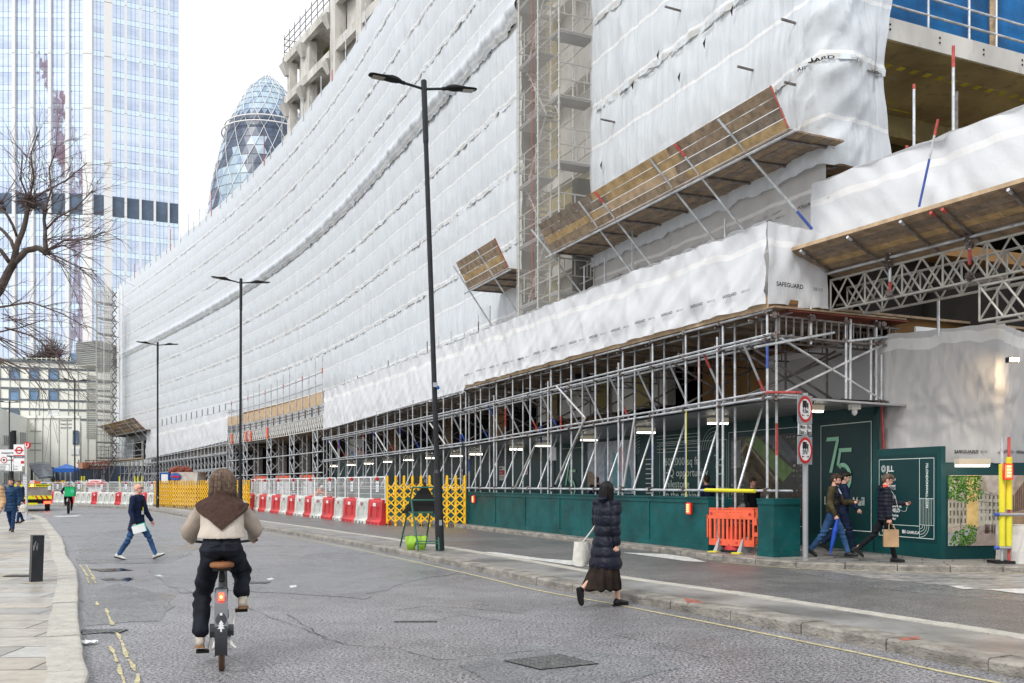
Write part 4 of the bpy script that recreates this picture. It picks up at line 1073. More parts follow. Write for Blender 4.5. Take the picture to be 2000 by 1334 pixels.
# small black sign pole in the walkway
p=FP(s_px(1083,LO-.9),LO-.9,.12); t=thing('sign_pole','thin black pole with a small white plate inside the walkway','sign pole',p); b=MB(); b.tube(p,p+V((0,0,2.65)),.035,8); b.build('pole','black',t); b=MB(); b.box(p+V((-.06,-.05,2.45)),(.22,.02,.42)); b.build('plate','white_plain',t)
# yellow foam sleeves
b=MB(); a=FP(s_px(1378,LO+.1),LO+.1,1.46);c=FP(s_px(1474,LO+.1),LO+.1,1.45); b.tube(a,c,.042,10); tag(b.build('foam_sleeve','yelf',loc=tuple(a)),'yellow foam sleeve around the rail over the orange barrier','foam sleeve')
b=MB(); pts=[FP(sA+2.9,LO+.06,3.3-x) for x in (0,.4,1,1.6,2.05)]; b.path(pts,.012,5); tag(b.build('yellow_cable','yelf',loc=tuple(pts[-1])),'yellow cable hanging down a standard of the near gantry above the foam sleeve','cable')
# ---------------------------------------------------------------- portal section
pt=thing('scaffold_portal','scaffold portal with lattice girder and timber deck between the white parapets','scaffold portal',FP((sC+sD)/2,LO,.1))
def lattice(name,pa,pb,h,nb,parent,mt='truss',r=.03,hv=None):
    b=MB(); up=V((0,0,h)) ; d=(pb-pa)
    b.tube(pa,pb,r,7); b.tube(pa+up,pb+up,r,7)
    for k in range(nb):
        x0=pa+d*(k/nb);x1=pa+d*((k+1)/nb);xm=pa+d*((k+.5)/nb)
        b.tube(x0+up,xm,r*.75,6); b.tube(xm,x1+up,r*.75,6); b.tube(x0,xm+up,r*.75,6); b.tube(xm+up,x1,r*.75,6)
        if k%1==0: b.tube(x0,x0+up,r*.75,6)
    return b.build(name,mt,parent)
nsg=6
for k in range(nsg):
    a=FP(lerp(sC,sD,k/nsg),LO,5.02);c=FP(lerp(sC,sD,(k+1)/nsg),LO,5.02); a.z=lerp(5.0,5.1,k/nsg); c.z=lerp(5.0,5.1,(k+1)/nsg)
    lattice('lattice_girder',a,c,.85,4,pt,'alu',.04)
    b=MB(); b.tube(a+V((0,0,1.15)),c+V((0,0,1.15)),.035,6); b.tube(a+V((0,0,1.35)),c+V((0,0,1.35)),.035,6); b.build('ledger','tubed',pt)
    b=MB(); q=V((-.03,-.02,1.55)); b.obox(a+q,c-a,V((.03,.02,0)),V((0,0,.75))); b.build('toe_board','boardn',pt)
    b=MB(); b.obox(a+V((1.2,.5,2.35)),c-a,V((.03,.02,0)),V((0,0,.45))); b.build('back_board','ply',pt)
    for z in (2.75,3.5): 
        b=MB(); b.tube(a+V((-.08,-.04,z)),c+V((-.08,-.04,z)),.035,6); b.build('guard_rail','tube',pt)
s=sC;i=0
while s<sD:
    b=MB(); b.tube(FP(s,LO+.08,5.9),FP(s,LO+.08,random.uniform(8.6,9.6)),.035,6); gp1=b.build('guard_post','tube',pt)
    if i%3==0: b=MB(); b.tube(FP(s,LO+.08,8.4),FP(s,LO+.08,8.75),.037,6); b.build('painted_band','redt',gp1); 
    b=MB(); b.tube(FP(s+.7,LO-.3,5.9),FP(s+.7,LO-.3,6.6),.05,6); b.build('spigot','tubed',pt); s+=1.75;i+=1
for px in (452,480,489,521):
    s=s_px(px,LO+.1); b=MB(); a=FP(s,LO+.1,5.05);c=FP(s-.35,LO+.1,5.05); b.obox(a,c-a,V((-.05,-.03,0)),V((0,0,.85))); b.build('orange_plate','orpl',pt)
for px in (484,531,576,622,456):
    s=s_px(px,LO-.2)
    for ds_,do in ((-.6,0),(.6,0),(-.6,-.9),(.6,-.9)):
        b=MB(); b.tube(FP(s+ds_,LO+do,.1),FP(s+ds_,LO+do,5.0),.045,6); b.build('standard','tube',pt)
    b=MB()
    for k in range(5):
        z=.4+k*.95; b.tube(FP(s-.6,LO,z),FP(s+.6,LO,z+.9),.032,5); b.tube(FP(s+.6,LO,z),FP(s-.6,LO,z+.9),.032,5); b.tube(FP(s+.6,LO,z),FP(s+.6,LO-.9,z+.9),.032,5); b.tube(FP(s-.6,LO-.9,z),FP(s-.6,LO,z+.9),.032,5)
    b.build('lacing','tube',pt)
for z in (.9,2.3,3.6):
    b=MB(); n=6; b.path([FP(lerp(sC,sD,k/n),LO+.05,z) for k in range(n+1)],.04,6); b.build('ledger','tube',pt)
for (pa,pb) in ((616,588),(568,541),(522,500)):
    a=FP(s_px(pa,-.5),-.5,.1);c=FP(s_px(pb,-.5),-.5,.1); b=MB(); n=5
    for k in range(n): b.obox(a.lerp(c,k/n+.01),(c-a)*(1/n-.02),V((.05,.03,0)),V((0,0,1.75)))
    b.build('white_panel','white_plain',pt); b=MB(); b.obox(a+V((0,0,1.8)),c-a,V((-.1,-.06,0)),V((0,0,.35))); b.build('orange_beam','orpl',pt)
for px in (506,552,598):
    a=FP(s_px(px,-2.0),-2.0,.1); b=MB(); b.box(a+V((0,0,2.4)),(.9,.9,4.8)); b.build('column','tubed',pt)
# far gantry
g3=gantry('far scaffold gantry at the distant end of the white sheeting',sD+.3,sE,1.25,r=.045,rows=(0,-.8),coup=False,zlow=1.7,back=False)
s=sD+1;i=0
while s<sE:
    b=MB(); b.box(FP(s,LO-.5,ztp(s)-.45),(.55,.5,.6)); b.build('stair_box' if False else 'hanging_frame','tubed',g3); s+=2.1
fe=thing('scaffold_bay','open scaffold bay with timber floor below the distant catch fan','scaffold bay',FP((sE+s225)/2,LO,.1))
sF=s225+.5
for i in range(11):
    s=lerp(sE+.5,sF,i/10)
    for off in (LO+.3,LO-.9):
        b=MB(); b.tube(FP(s,off,.1),FP(s,off,[6.6,5.2,7.0,7.4][i%4] if i%2==0 else 4.6),.05,6); b.build('standard','tube' if i%3 else 'alu',fe)
for z in (1.7,2.9,4.3,5.0,5.6,6.5):
    b=MB(); b.path([FP(lerp(sE,sF+1.5,k/4),LO+.3,z) for k in range(5)],.045,6); b.build('ledger','tube',fe)
for i in range(9):
    s=lerp(sE+.5,sF,i/9); b=MB(); b.tube(FP(s,LO+.3,1.7),FP(s+1.2,LO-.6,4.2),.035,5); b.tube(FP(s+1.2,LO+.3,1.7),FP(s,LO-.6,4.2),.035,5); b.build('brace','tube',fe)
b=MB(); b.path([FP(lerp(sE,sF,k/4),LO+.4,4.55) for k in range(5)],.14,4); b.build('edge_board','board',fe)
b=MB(); a=FP(sE+3,.4,4.6);c=FP(sE+8,.4,4.6); b.obox(a,c-a,V((.05,.03,0)),V((0,0,1.9))); b.build('plywood_panel','ply',fe)
b=MB(); a=FP(sE+.2,.45,4.6);c=FP(sE+11,.45,4.6); b.obox(a,c-a,V((.05,.03,0)),V((0,0,2.3))); b.build('opening_shade','dark',fe)  # solid black panel stands in for shade inside the open bay
# ---------------------------------------------------------------- right-hand bridge: girder, fan, sheeting
gb=thing('lattice_bridge','aluminium lattice girder bridge at the right carrying a timber fan','girder bridge',(8,17.5,5))
def GP(Y,z,off=0): 
    d=V((-.544,1)).normalized(); n=V((-d.y,d.x)) # outward
    return V((17.26-.544*Y+n.x*off,Y+n.y*off,z))
pa=GP(19.4,5.24);pb=GP(12.4,5.24)
lattice('lattice_girder',pa,pb,.64,9,gb,'truss',.026)
lattice('lattice_girder',GP(19.6,5.2,-.75),GP(12.4,5.2,-.75),.64,9,gb,'truss',.026)
lattice('lattice_girder',GP(16.42,4.5),GP(12.4,4.5),.62,5,gb,'truss',.026)
lattice('lattice_girder',GP(16.42,4.5,-.5),GP(12.4,4.5,-.5),.62,5,gb,'truss',.026)
for Y,z0,z1 in ((18.05,5.3,6.25),(16.55,5.55,6.4),(14.9,5.3,6.5)):
    b=MB(); b.tube(GP(Y,z0,.06),GP(Y,z1,.06),.028,7); st=b.build('standard','tube',gb); b=MB(); b.tube(GP(Y,z0-.02,.06),GP(Y,z0+.25,.06),.03,7); b.build('painted_end','redt',st)
b=MB(); b.tube(GP(19.5,6.02,.08),GP(12.4,6.02,.08),.03,8); b.build('ledger','tube',gb)
b=MB(); b.tube(GP(19.5,5.4,-.3),GP(15.4,5.35,-1.2),.028,7); b.tube(GP(18.2,5.3,-.1),GP(16.7,5.5,-1.3),.028,7); b.build('brace','tubed',gb)
couplers(gb,[GP(Y,z,.07) for Y in (18.05,16.55,14.9) for z in (6.02,5.32,5.88)])
ft=thing('timber_catch_fan','wide timber catch fan seen from below above the lattice girder bridge','catch fan',GP(17,6.2,.5))
def FG(Y,f,dz=0): return GP(Y,6.08+.3*f+dz,.0+1.02*f)
for i in range(7):
    b=MB(); Y=19.55; k=0
    while Y>12.4:
        e=max(Y-3.3-.4*((i+k)%2),12.4); a=FG(Y,i/7-.25);c=FG(e+.02,i/7-.25);d=FG(Y,(i+.96)/7-.25+ (0.25 if False else 0)); 
        a=FG(Y,i/5.4-.3);c=FG(e+.02,i/5.4-.3);d=FG(Y,(i+.96)/5.4-.3); b.obox(a,c-a,d-a,V((0,0,.04))); Y=e;k+=1
    b.build('fan_board',('board','boardg','board','boardy')[i%4],ft)
b=MB(); b.beam(FG(19.55,1.0,.05),FG(12.4,1.0,.05),.04,.07); b.build('edge_board','boardn',ft)
for k,Y in enumerate((19.4,18.35,17.3,16.75,16.55,15.5,14.6,13.6)):
    b=MB(); a=FG(Y,-.3,-.06);c=FG(Y-.15,1.0,-.05); b.tube(a,c,.028,7); ct=b.build('cross_tube','tubed',ft)
    b=MB(); b.tube(a.lerp(c,.93),a.lerp(c,1.02),.031,7); b.build('painted_end','redt' if k in (3,4) else 'tube',ct)
sw=thing('sheeted_parapet','white sheeted parapet with a leaning tube above the right-hand timber fan','sheeted parapet',GP(17,6.3,0))
def fs(Y,w_):
    z=lerp(6.25,7.98+.05*nz(Y*2,3),w_); d=.15+.10*nz(Y*1.2,z*.8,21)+.06*nz(Y*3-z*2,z*1.4,8)-.12*math.exp(-((Y-16.95-(z-7)*.15)/.14)**2)*w_; return GP(Y,z,d)
b=MB(); b.grid(fs,rangef(19.75,12.3,.06),rangef(0,1,.045)); b.build('plastic_sheet','sheetw',sw,smooth=True)
b=MB(); b.grid(lambda Y,w_:GP(Y,8.0+.03*nz(Y*3,w_*4)-.1*w_*w_,.15-.5*w_),rangef(19.75,12.3,.1),rangef(0,1,.2)); b.build('top_sheet','sheetw',sw,smooth=True)
a=W(1795,404,16.95);c=W(1832,233,16.6); b=MB(); b.tube(a,c,.022,8); lt=b.build('leaning_tube','tube',sw); b=MB(); b.tube(a.lerp(c,.82),c,.024,8); b.build('painted_end','redt',lt); b=MB(); b.tube(a,a.lerp(c,.55),.0235,8); b.build('painted_end','bluet',lt)
up=thing('standards','three upright scaffold tubes rising from the right-hand floor towards the slab','scaffold tubes',(9,20,8))
for px,y0,y1,Y in ((1862,90,300,18.0),(1868,180,300,18.3),(1785,165,310,19.2),(1721,240,330,20.0),(1771,285,320,19.5)):
    a=W(px,y1,Y);c=W(px,y0,Y); b=MB(); b.tube(a,c,.03 if px!=1868 else .034,8); st=b.build('standard','tube' if px!=1868 else 'tubed',up); b=MB(); b.tube(c-V((0,0,.1 if px!=1862 else .42)),c+V((0,0,.003)),.032 if px!=1868 else .036,8); b.build('painted_end','redt' if px!=1868 else 'tubed',st)
# slab and soffit
sl=thing('concrete_floor_slab','raw concrete floor slab edge with ribbed soffit at the top right','floor slab',(10,24,11.3))
E0=V((7.9,20.05,0)); 
def EP(u,v,z): q=E0+trv*u+tfv*v; return V((q.x,q.y,z))
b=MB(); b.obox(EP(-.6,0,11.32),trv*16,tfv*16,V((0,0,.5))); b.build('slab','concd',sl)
b=MB(); b.obox(EP(-.6,-.03,11.34),trv*16,tfv*.03,V((0,0,.48))); b.build('edge_beam','conc',sl)
b=MB(); b.obox(EP(-.6,.8,11.30),trv*16,tfv*.16,V((0,0,.019)))
b.build('pale_strip','concd',sl)
b=MB()
for k in range(22): b.obox(EP(-.5+k*.42,.8,11.29),trv*.17,tfv*.16,V((0,0,.009)))
for k in range(9): b.obox(EP(.5+k*.9,1.8+k*.3,11.305),trv*.8,tfv*.05,V((0,0,.012)))
b.build('yellow_mark','yel',sl)
for k in range(9):
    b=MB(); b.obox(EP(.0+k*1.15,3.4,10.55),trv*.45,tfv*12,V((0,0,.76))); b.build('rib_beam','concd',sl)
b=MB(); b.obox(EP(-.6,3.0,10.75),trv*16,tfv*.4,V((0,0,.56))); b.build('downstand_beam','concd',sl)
b=MB(); b.obox(EP(-1.5,11,5),trv*20,tfv*.3,V((0,0,6.4))); b.obox(EP(14,0,5),trv*.3,tfv*12,V((0,0,6.4))); b.build('back_wall','dark',sl)  # black walls stand in for shade deep inside the floor
b=MB(); b.obox(EP(-1.3,.6,7.0),trv*16,tfv*10.5,V((0,0,.3))); b.build('lower_slab','ply',sl)
b=MB(); 
for u in (.4,1.9,3.3,4.6):
    for z in (11.66,11.55): b.tube(EP(u,-.032,z),EP(u,-.045,z),.025,7)
b.build('bolt_hole','dark',sl)
bn=thing('debris_netting','blue debris netting behind tube guard rails on the top right slab','debris netting',EP(2,0,11.8))
b=MB(); b.grid(lambda u,z:EP(u,.35+.08*nz(u*1.5,z*1.2),z),rangef(-.6,9,.15),rangef(11.8,14.6,.2)); b.build('blue_net','bluecl',bn,smooth=True)
for z in (12.22,12.62,13.3):
    b=MB(); b.tube(EP(-.5,.15,z),EP(9,.15,z),.028,8); b.build('guard_rail','tube',bn)
for u in (.35,1.75,3.05,3.95,5.4):
    b=MB(); b.tube(EP(u,.15,11.8),EP(u,.15,14),.03,8); b.build('guard_post','tube' if u!=3.95 else 'alu',bn)
b=MB(); b.beam(EP(3.95,.25,11.8),EP(3.95,.25,14),.14,.04); b.build('timber_post','boardn',bn)
# small timber platform between the blocks
tpf=thing('timber_platform','timber boards and tubes between the hanging sheets right of the long fan','timber platform',W(1660,320,20))
b=MB()
for k in range(4): b.obox(W(1612,318+k*4,20.2+k*.3),trv*1.35,tfv*.26,V((0,0,.035)))
b.build('board','board',tpf)
for dz in (0,.25,.45):
    b=MB(); b.tube(W(1612,330,20.3)-V((0,0,dz)),W(1700,318,21)-V((0,0,dz)),.028,7); b.build('tube','tubed',tpf)
b=MB(); b.tube(W(1608,298,19.6),W(1692,318,20.5),.03,7); b.build('tube','tube',tpf)
# dark ply frieze under bridge, closing the view inward
ud=thing('plywood_bulkhead','brown plywood bulkhead under the lattice girder bridge','bulkhead',(9,20,4.6))
b=MB(); b.obox(V((8.4,20.4,4.6)),trv*7,tfv*.05,V((0,0,.75))); b.build('panel','ply',ud)
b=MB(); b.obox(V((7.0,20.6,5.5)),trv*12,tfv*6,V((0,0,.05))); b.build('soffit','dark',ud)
b=MB(); b.obox(V((8.2,21.6,0)),trv*14,tfv*.1,V((0,0,7.4))); b.build('backing','dark',ud)  # soffit and backing blackened to stand for shade under the bridge
b=MB(); b.tube(V((8.65,18.7,4.6)),V((8.65,18.7,5.35)),.03,7); b.build('tube','tube',ud)
b=MB(); b.obox(V((8.9,20.3,4.95)),trv*1.3,tfv*.05,V((0,0,.12))); b.build('daylight_strip','white_plain',ud)  # solid white strip painted to look like daylight through a gap
MOS=.9
# ================================================================ hoardings at the right corner
HR0=V((6.96,22.8,0)); HR1=V((8.46,18.1,0)); hd=(HR1-HR0).normalized(); hn=V((hd.y,-hd.x,0)); 
if hn.y>0: hn=-hn
hL=(HR1-HR0).length
h2=thing('site_hoarding','teal hoarding with the large 75 sign behind the two walking men','hoarding',(7.2,22,.12))
b=MB(); b.obox(HR0+V((0,0,.12)),hd*3.05,-hn*.05,V((0,0,3.2))); b.build('panel','tealb',h2)
b=MB(); b.obox(HR0+V((0,0,.12))+hn*.012,hd*3.05,-hn*.01,V((0,0,.28))); b.obox(HR0+V((0,0,3.1))+hn*.012,hd*3.05,-hn*.01,V((0,0,.22))); b.obox(HR0+V((0,0,.12))+hn*.012+hd*2.93,hd*.12,-hn*.01,V((0,0,3.2))); b.obox(HR0+V((0,0,.12))+hn*.012,hd*.14,-hn*.01,V((0,0,3.2))); b.build('teal_border','teal',h2)
def hr(u0,z0,d=.016): return lambda x,y: HR0+hd*(u0+x)+hn*d+V((0,0,z0+y))
def ur(px):
    # distance along HR for pixel column
    best=0;be=1e9
    for i in range(500):
        u=hL*1.05*i/500; p=HR0+hd*u; e=abs(1000+F*p.x/p.y-px)
        if e<be: be=e;best=u
    return best
frame(h2,hr(ur(1604),.55),0,ur(1703)-ur(1604),0,2.42,.016)
logo75(h2,hr(ur(1628),1.40),-.25,0,1.28)
b=MB(); puttext(b,'London Wall',.27,hr(ur(1690),1.12),0,0,align='RIGHT'); b.build('lettering','cream_letter',h2)
# agent board
jb=thing('agent_board','teal board listing letting agents and a web address behind the young man with phone','hoarding board',HR0+hd*3.2+V((0,0,.12)))
u0=ur(1713); 
b=MB(); b.obox(HR0+hd*u0+hn*.06+V((0,0,.12)),hd*(hL-u0+.02),-hn*.11,V((0,0,2.22))); b.build('panel','teal',jb)
b=MB(); b.obox(HR0+hd*(u0+.1)+hn*.066+V((0,0,.42)),hd*(hL-u0-.2),-hn*.005,V((0,0,1.78))); b.build('inner_panel','tealb',jb)
wj=hL-u0-.3; fj=hr(u0+.15,.5,.070)
frame(jb,fj,0,wj,0,1.62,.012)
b=MB()
rectf(b,fj,wj*.745,wj*.752,0,1.62); rectf(b,fj,0,wj*.75,.24,.25); rectf(b,fj,wj*.75,wj,.8,.81)
for k in range(8): rectf(b,fj,wj*(.765+.027*k),wj*(.769+.027*k),.28,.8)
rectf(b,fj,wj*.75,wj,.27,.278)
for k in range(4):
    for j in range(8):
        t0=-pi/2*j/8;t1=-pi/2*(j+1)/8;rd=wj*(.05+.035*k)
        b.add([fj(wj*.76+rd*cos(t0),.27+rd*sin(t0)),fj(wj*.76+rd*cos(t1),.27+rd*sin(t1)),fj(wj*.76+(rd-.009)*cos(t1),.27+(rd-.009)*sin(t1)),fj(wj*.76+(rd-.009)*cos(t0),.27+(rd-.009)*sin(t0))],[(3,2,1,0)])
b.build('line_pattern','cream_letter',jb)
b=MB(); 
for k in range(3):
    for j in range(20):
        t0=2*pi*j/20;t1=2*pi*(j+1)/20;ra=.075-.02*k
        b.add([fj(.14+ra*cos(t0)*.9,1.42+ra*sin(t0)),fj(.14+ra*cos(t1)*.9,1.42+ra*sin(t1)),fj(.14+(ra-.009)*cos(t1)*.9,1.42+(ra-.009)*sin(t1)),fj(.14+(ra-.009)*cos(t0)*.9,1.42+(ra-.009)*sin(t0))],[(3,2,1,0)])
b.build('ring_emblem','cream_letter',jb)
b=MB(); puttext(b,'JLL',.17,fj,.24,1.36,bold=True)
for i,(tx,bo) in enumerate((('Matt Mycock',1),('07970 920 529',0),('',0),('Katie Gummer',1),('07970 200 125',0),('',0),('Dan Burn',1),('07515 607 020',0))):
    if tx: puttext(b,tx,.075,fj,.08,1.22-i*.06,bold=bool(bo),sx=.95)
puttext(b,'CUSHMAN &',.105,fj,.08,.61,bold=True); puttext(b,'WAKEFIELD',.105,fj,.08,.51,bold=True)
puttext(b,'James Dunlop',.07,fj,.2,.42,bold=True); puttext(b,'Andy Tyler',.07,fj,.2,.35,bold=True); puttext(b,'A DEVELOPMENT BY',.04,fj,.1,.18); puttext(b,'CASTLEFORGE',.075,fj,.1,.08,bold=True); puttext(b,'GAMUDA',.085,fj,wj*.52,.08,bold=True)
rectf(b,fj,wj*.44,wj*.47,.08,.15); rectf(b,fj,wj*.48,wj*.50,.08,.15)
b.build('lettering','white_plain',jb)
b=MB(); puttext(b,'75LONDONWALL.COM',.085,lambda x,y:fj(wj*.86+y,1.52-x),bold=True); b.build('web_address','cream_letter',jb)
# atrium wall
AW0=V((8.47,18.1,0)); ad=V((1,.12,0)).normalized(); an=V((ad.y,-ad.x,0))
h3=thing('site_hoarding','dark teal hoarding behind the yellow padded posts carrying an atrium poster','hoarding',AW0+V((1,.2,.12)))
b=MB(); b.obox(AW0+V((0,0,.12)),ad*5,-an*.05,V((0,0,1.9))); b.build('panel','tealb',h3)
ap=thing('atrium_poster','large poster of a covered arcade with a green tree and pale stone buildings','poster',AW0+ad*.8+V((0,0,.4)))
def aw(d): return lambda x,y: AW0+ad*x+an*d+V((0,0,y))
x0=.09;x1=1.80;y0=.38;y1=1.77
b,q,names,rnd=mosaic('a',ap,aw(.012),x0,x1,y0,y1,0)
q([(0.02,0),(.98,0),(1,.02),(1,1),(.02,1),(0,.98),(0,.02)],(.40,.33,.27)); b.build('backing',[M[n] for n in names],ap)
b,q,names,rnd=mosaic('a',ap,aw(.016),x0,x1,y0,y1,0)
q([(0,.0),(.22,.0),(.4,.27),(0,.18)],(.35,.36,.38)); q([(.1,0),(.85,0),(.62,.3),(.36,.27)],(.36,.30,.27)); q([(0,.25),(.22,.3),(.22,.78),(0,.86)],(.38,.35,.28)); q([(.23,.27),(.37,.27),(.37,1),(.23,1)],(.60,.42,.16)); q([(.37,.28),(.66,.3),(.66,.72),(.37,.8)],(.42,.39,.33)); q([(.42,1),(.85,1),(.80,.72),(.52,.7)],(.46,.40,.36)); q([(.80,.48),(1,.52),(1,1),(.8,.7)],(.16,.09,.06)); q([(.80,.30),(1,.1),(1,.5),(.8,.48)],(.32,.22,.13))
for k in range(7): q([(.82+k*.026,.5),(.825+k*.026,.5),(.825+k*.026,.95),(.82+k*.026,.93)],(.4,.34,.28))
for i in range(5):
    for j in range(4):
        q([(.40+i*.052,.36+j*.1),(.42+i*.052,.36+j*.1),(.42+i*.052,.42+j*.1),(.40+i*.052,.42+j*.1)],(.14,.12,.10)); 
    for j in range(4): q([(.02+i*.045,.32+j*.11),(.04+i*.045,.32+j*.11),(.04+i*.045,.39+j*.11),(.02+i*.045,.39+j*.11)],(.15,.13,.11))
for k in range(3): q([(.37,.5+k*.12),(.66,.49+k*.1),(.66,.50+k*.1),(.37,.515+k*.12)],(.5,.47,.4))
q([(.545,.3),(.56,.3),(.56,.72),(.545,.72)],(.55,.5,.46)); q([(.15,0),(.165,0),(.16,.45),(.152,.45)],(.2,.17,.13)); q([(.152,.3),(.16,.3),(.2,.55),(.195,.55)],(.2,.17,.13)); q([(.152,.3),(.158,.3),(.10,.6),(.095,.6)],(.2,.17,.13))
q([(0,.17),(.30,.30),(.30,.306),(0,.176)],(.5,.5,.5)); q([(.24,.03),(.246,.03),(.246,.29),(.24,.29)],(.45,.45,.45)); q([(.55,.0),(.552,0),(.60,.3),(.598,.3)],(.25,.2,.17))
for i in range(14): 
    u=.42+rnd.random()*.2; q([(u,.17),(u+.012,.17),(u+.014,.3),(u+.002,.31)],rnd.choice(((.06,.04,.04),(.12,.05,.04),(.10,.09,.09),(.22,.15,.12))))
q([(.44,.2),(.54,.2),(.56,.215),(.43,.215)],(.2,.1,.07))
b.build('street_scene',[M[n] for n in names],ap)
b,q,names,rnd=mosaic('a',ap,aw(.020),x0,x1,y0,y1,0)
for i in range(1100):
    t=rnd.random()*6.28; r_=rnd.random()**.6*(1+.55*nz(t*1.3,2.2)); u=.17+.27*r_*cos(t); w_=.85+.24*r_*sin(t)
    if i>800: u=.2+.17*r_*cos(t); w_=.10+.14*r_*sin(t)+.25*(u-.1)
    u=max(.005,min(.97,u));w_=max(.01,min(.98,w_)); e=.010
    q([(u-e,w_),(u,w_-e*1.3),(u+e,w_),(u,w_+e*1.3)],rnd.choice(((.10,.26,.03),(.05,.16,.02),(.18,.36,.06),(.03,.10,.02))))
b.build('foliage_print',[M[n] for n in names],ap)
ceil_light(W(1899,908,17.7),1,.05,'long glowing tube light over the atrium poster',.62)
# wrapped hanging sheet, its shade painted in as grey
gs=thing('hanging_sheet','large sheeting with grey shade painted in, wrapped around the scaffold above the atrium poster','hanging sheet',(8.5,18,3.3))
PA=V((8.0,20.3));PB=V((9.62,18.2));PC=V((11.4,20.0))
def gsf(u,w_):
    L1=(PB-PA).length
    if u<L1: p=PA.lerp(PB,u/L1); n=V((-.79,-.61))
    else: p=PB+(PC-PB).normalized()*(u-L1); n=V((.75,-.66))
    sm=math.exp(-((u-L1)/.12)**2); 
    z0=2.03+.02*nz(u*2)-.03*sm; z1=interp(u,[0,.15,.35,L1,6],[4.5,4.78,4.84,4.76,4.7])+.03*nz(u*3,2)
    z=lerp(z0,z1,w_)
    d=.05+.10*nz(u*1.0+z*.3,z*.9,31)+.05*abs(nz(u*2.7-z*1.4,z*1.6,5))+.03*abs(nz(u*6+z*2,z*2,9))+.02*nz(u*12,z*3,2)
    for (cu,cz) in ((1.27,3.3),(1.9,2.9),(.4,2.9),(2.9,3.2)):
        dd=math.hypot(u-cu,z-cz); ang=math.atan2(z-cz,u-cu); d+=.022*math.exp(-dd/.6)*cos(ang*7+cu)-.03*math.exp(-(dd/.06)**2)
    return V((p.x+n.x*d,p.y+n.y*d,z))
b=MB(); b.grid(gsf,rangef(0,5,.05),rangef(0,1,.022)); b.build('sheet','sheet_shaded',gs,smooth=True)
for k in range(5):
    b=MB(); u=.95+k*.85
    def ff(x,y,u=u):
        q=gsf(u+x,.07+y/2.7); q.y-=.03; q.x-=.01; return q
    puttext(b,'SAFEGUARD',.085,ff,bold=True); puttext(b,'300E H O-',.07,lambda x,y:ff(.50+x*.45,y)); b.build('printed_words','signbk',gs)
# flood light on the sheet
fl=thing('flood_light','glowing warm flood light fixed on the shade-painted sheeting at the right edge','flood light',W(1978,703,18.0))
p=W(1978,703,17.7); b=MB(); b.box(p,(.22,.12,.10)); b.build('housing','black',fl); b=MB(); b.box(p+V((0,-.065,-.0)),(.18,.01,.07)); b.build('lens',emat('flood_lens',(1,.8,.5),14),fl)
l=bpy.data.lights.new('flood_lamp','POINT'); l.energy=26; l.color=(1,.72,.42); l.shadow_soft_size=.08; lo_=bpy.data.objects.new('lamp',l); COL.objects.link(lo_); lo_.parent=fl; lo_.location=mworld(fl).inverted()@(p+V((.0,-.15,-.12)))
# cctv dome
t=thing('cctv_camera','white dome camera under the walkway ceiling at the hoarding corner','cctv camera',W(1669,800,19.6)); p=W(1669,800,19.6)
b=MB(); b.box(p+V((0,0,.08)),(.2,.2,.16)); b.build('box','cream',t); b=MB(); b.ell(p-V((0,0,.04)),(.06,.06,.09)); b.build('dome','white_plain',t,smooth=True)
# yellow padded posts + pad + block
yp=thing('padded_posts','pair of scaffold tubes in yellow foam standing on a black base at the right edge','padded posts',G(1960,1100,.12))
p=G(1957,1100,.12)
for dx,cut in ((0,0),(.13,.0)):
    b=MB(); b.tube(p+V((dx,0,.05)),p+V((dx,0,2.35)),.028,8); b.build('tube','tube' if dx==0 else 'redt',yp)
    for z0,z1 in ((.32,.88),(.95,1.85) if dx==0 else (1.0,1.98)):
        b=MB(); b.tube(p+V((dx,0,z0)),p+V((dx,0,z1)),.055,12); b.build('foam_sleeve','yelf',yp)
for z in (.29,.91): 
    b=MB(); b.tube(p+V((-.12,-.06,z)),p+V((1.4,-.06,z)) if z>.5 else p+V((.25,-.06,z)),.026,8); b.build('rail','greyp',yp)
    b=MB(); b.tube(p+V((-.17,-.06,z)),p+V((-.09,-.06,z)),.035,8); b.build('cap','bluet',yp)
b=MB(); b.box(p+V((.08,.05,.025)),(.5,.35,.05)); b.build('base','blackm',yp)
pp=W(1967,921,p.y-.1); warn('bright red warning lamp fixed to the yellow padded posts',pp,(-.1,-1,0),1.15)
l=bpy.data.lights.new('red_lamp','POINT'); l.energy=3; l.color=(1,.1,.05); l.shadow_soft_size=.05; lo_=bpy.data.objects.new('lamp',l); COL.objects.link(lo_); lo_.location=pp+V((0,-.2,0)); lo_.parent=yp; lo_.location=mworld(yp).inverted()@(pp+V((0,-.2,0)))
b=MB(); q=G(1972,1102,.12); 
b.grid(lambda u,w_:V((q.x+.62+(.5+.05*nz(w_*2,u))*cos(u)*(abs(cos(u))**-.6 if abs(cos(u))>.3 else 2.05),q.y+.42+.42*sin(u)*(abs(sin(u))**-.6 if abs(sin(u))>.3 else 2.05),w_*1.0))+V((.03*nz(u*3,w_*4),.03*nz(u*5,w_*3),0)),rangef(0,2*pi,.13),[.12,.14,.2,.35,.5,.65,.76,.80,.82])
o=b.build('concrete_block','conc',loc=(q.x+.62,q.y+.42,.12)); 
b=MB(); b.box((q.x+.62,q.y+.42,.80),(.72,.6,.05)); b.build('top','conc',o); tag(o,'weathered concrete block on the pavement at the right edge','concrete block')
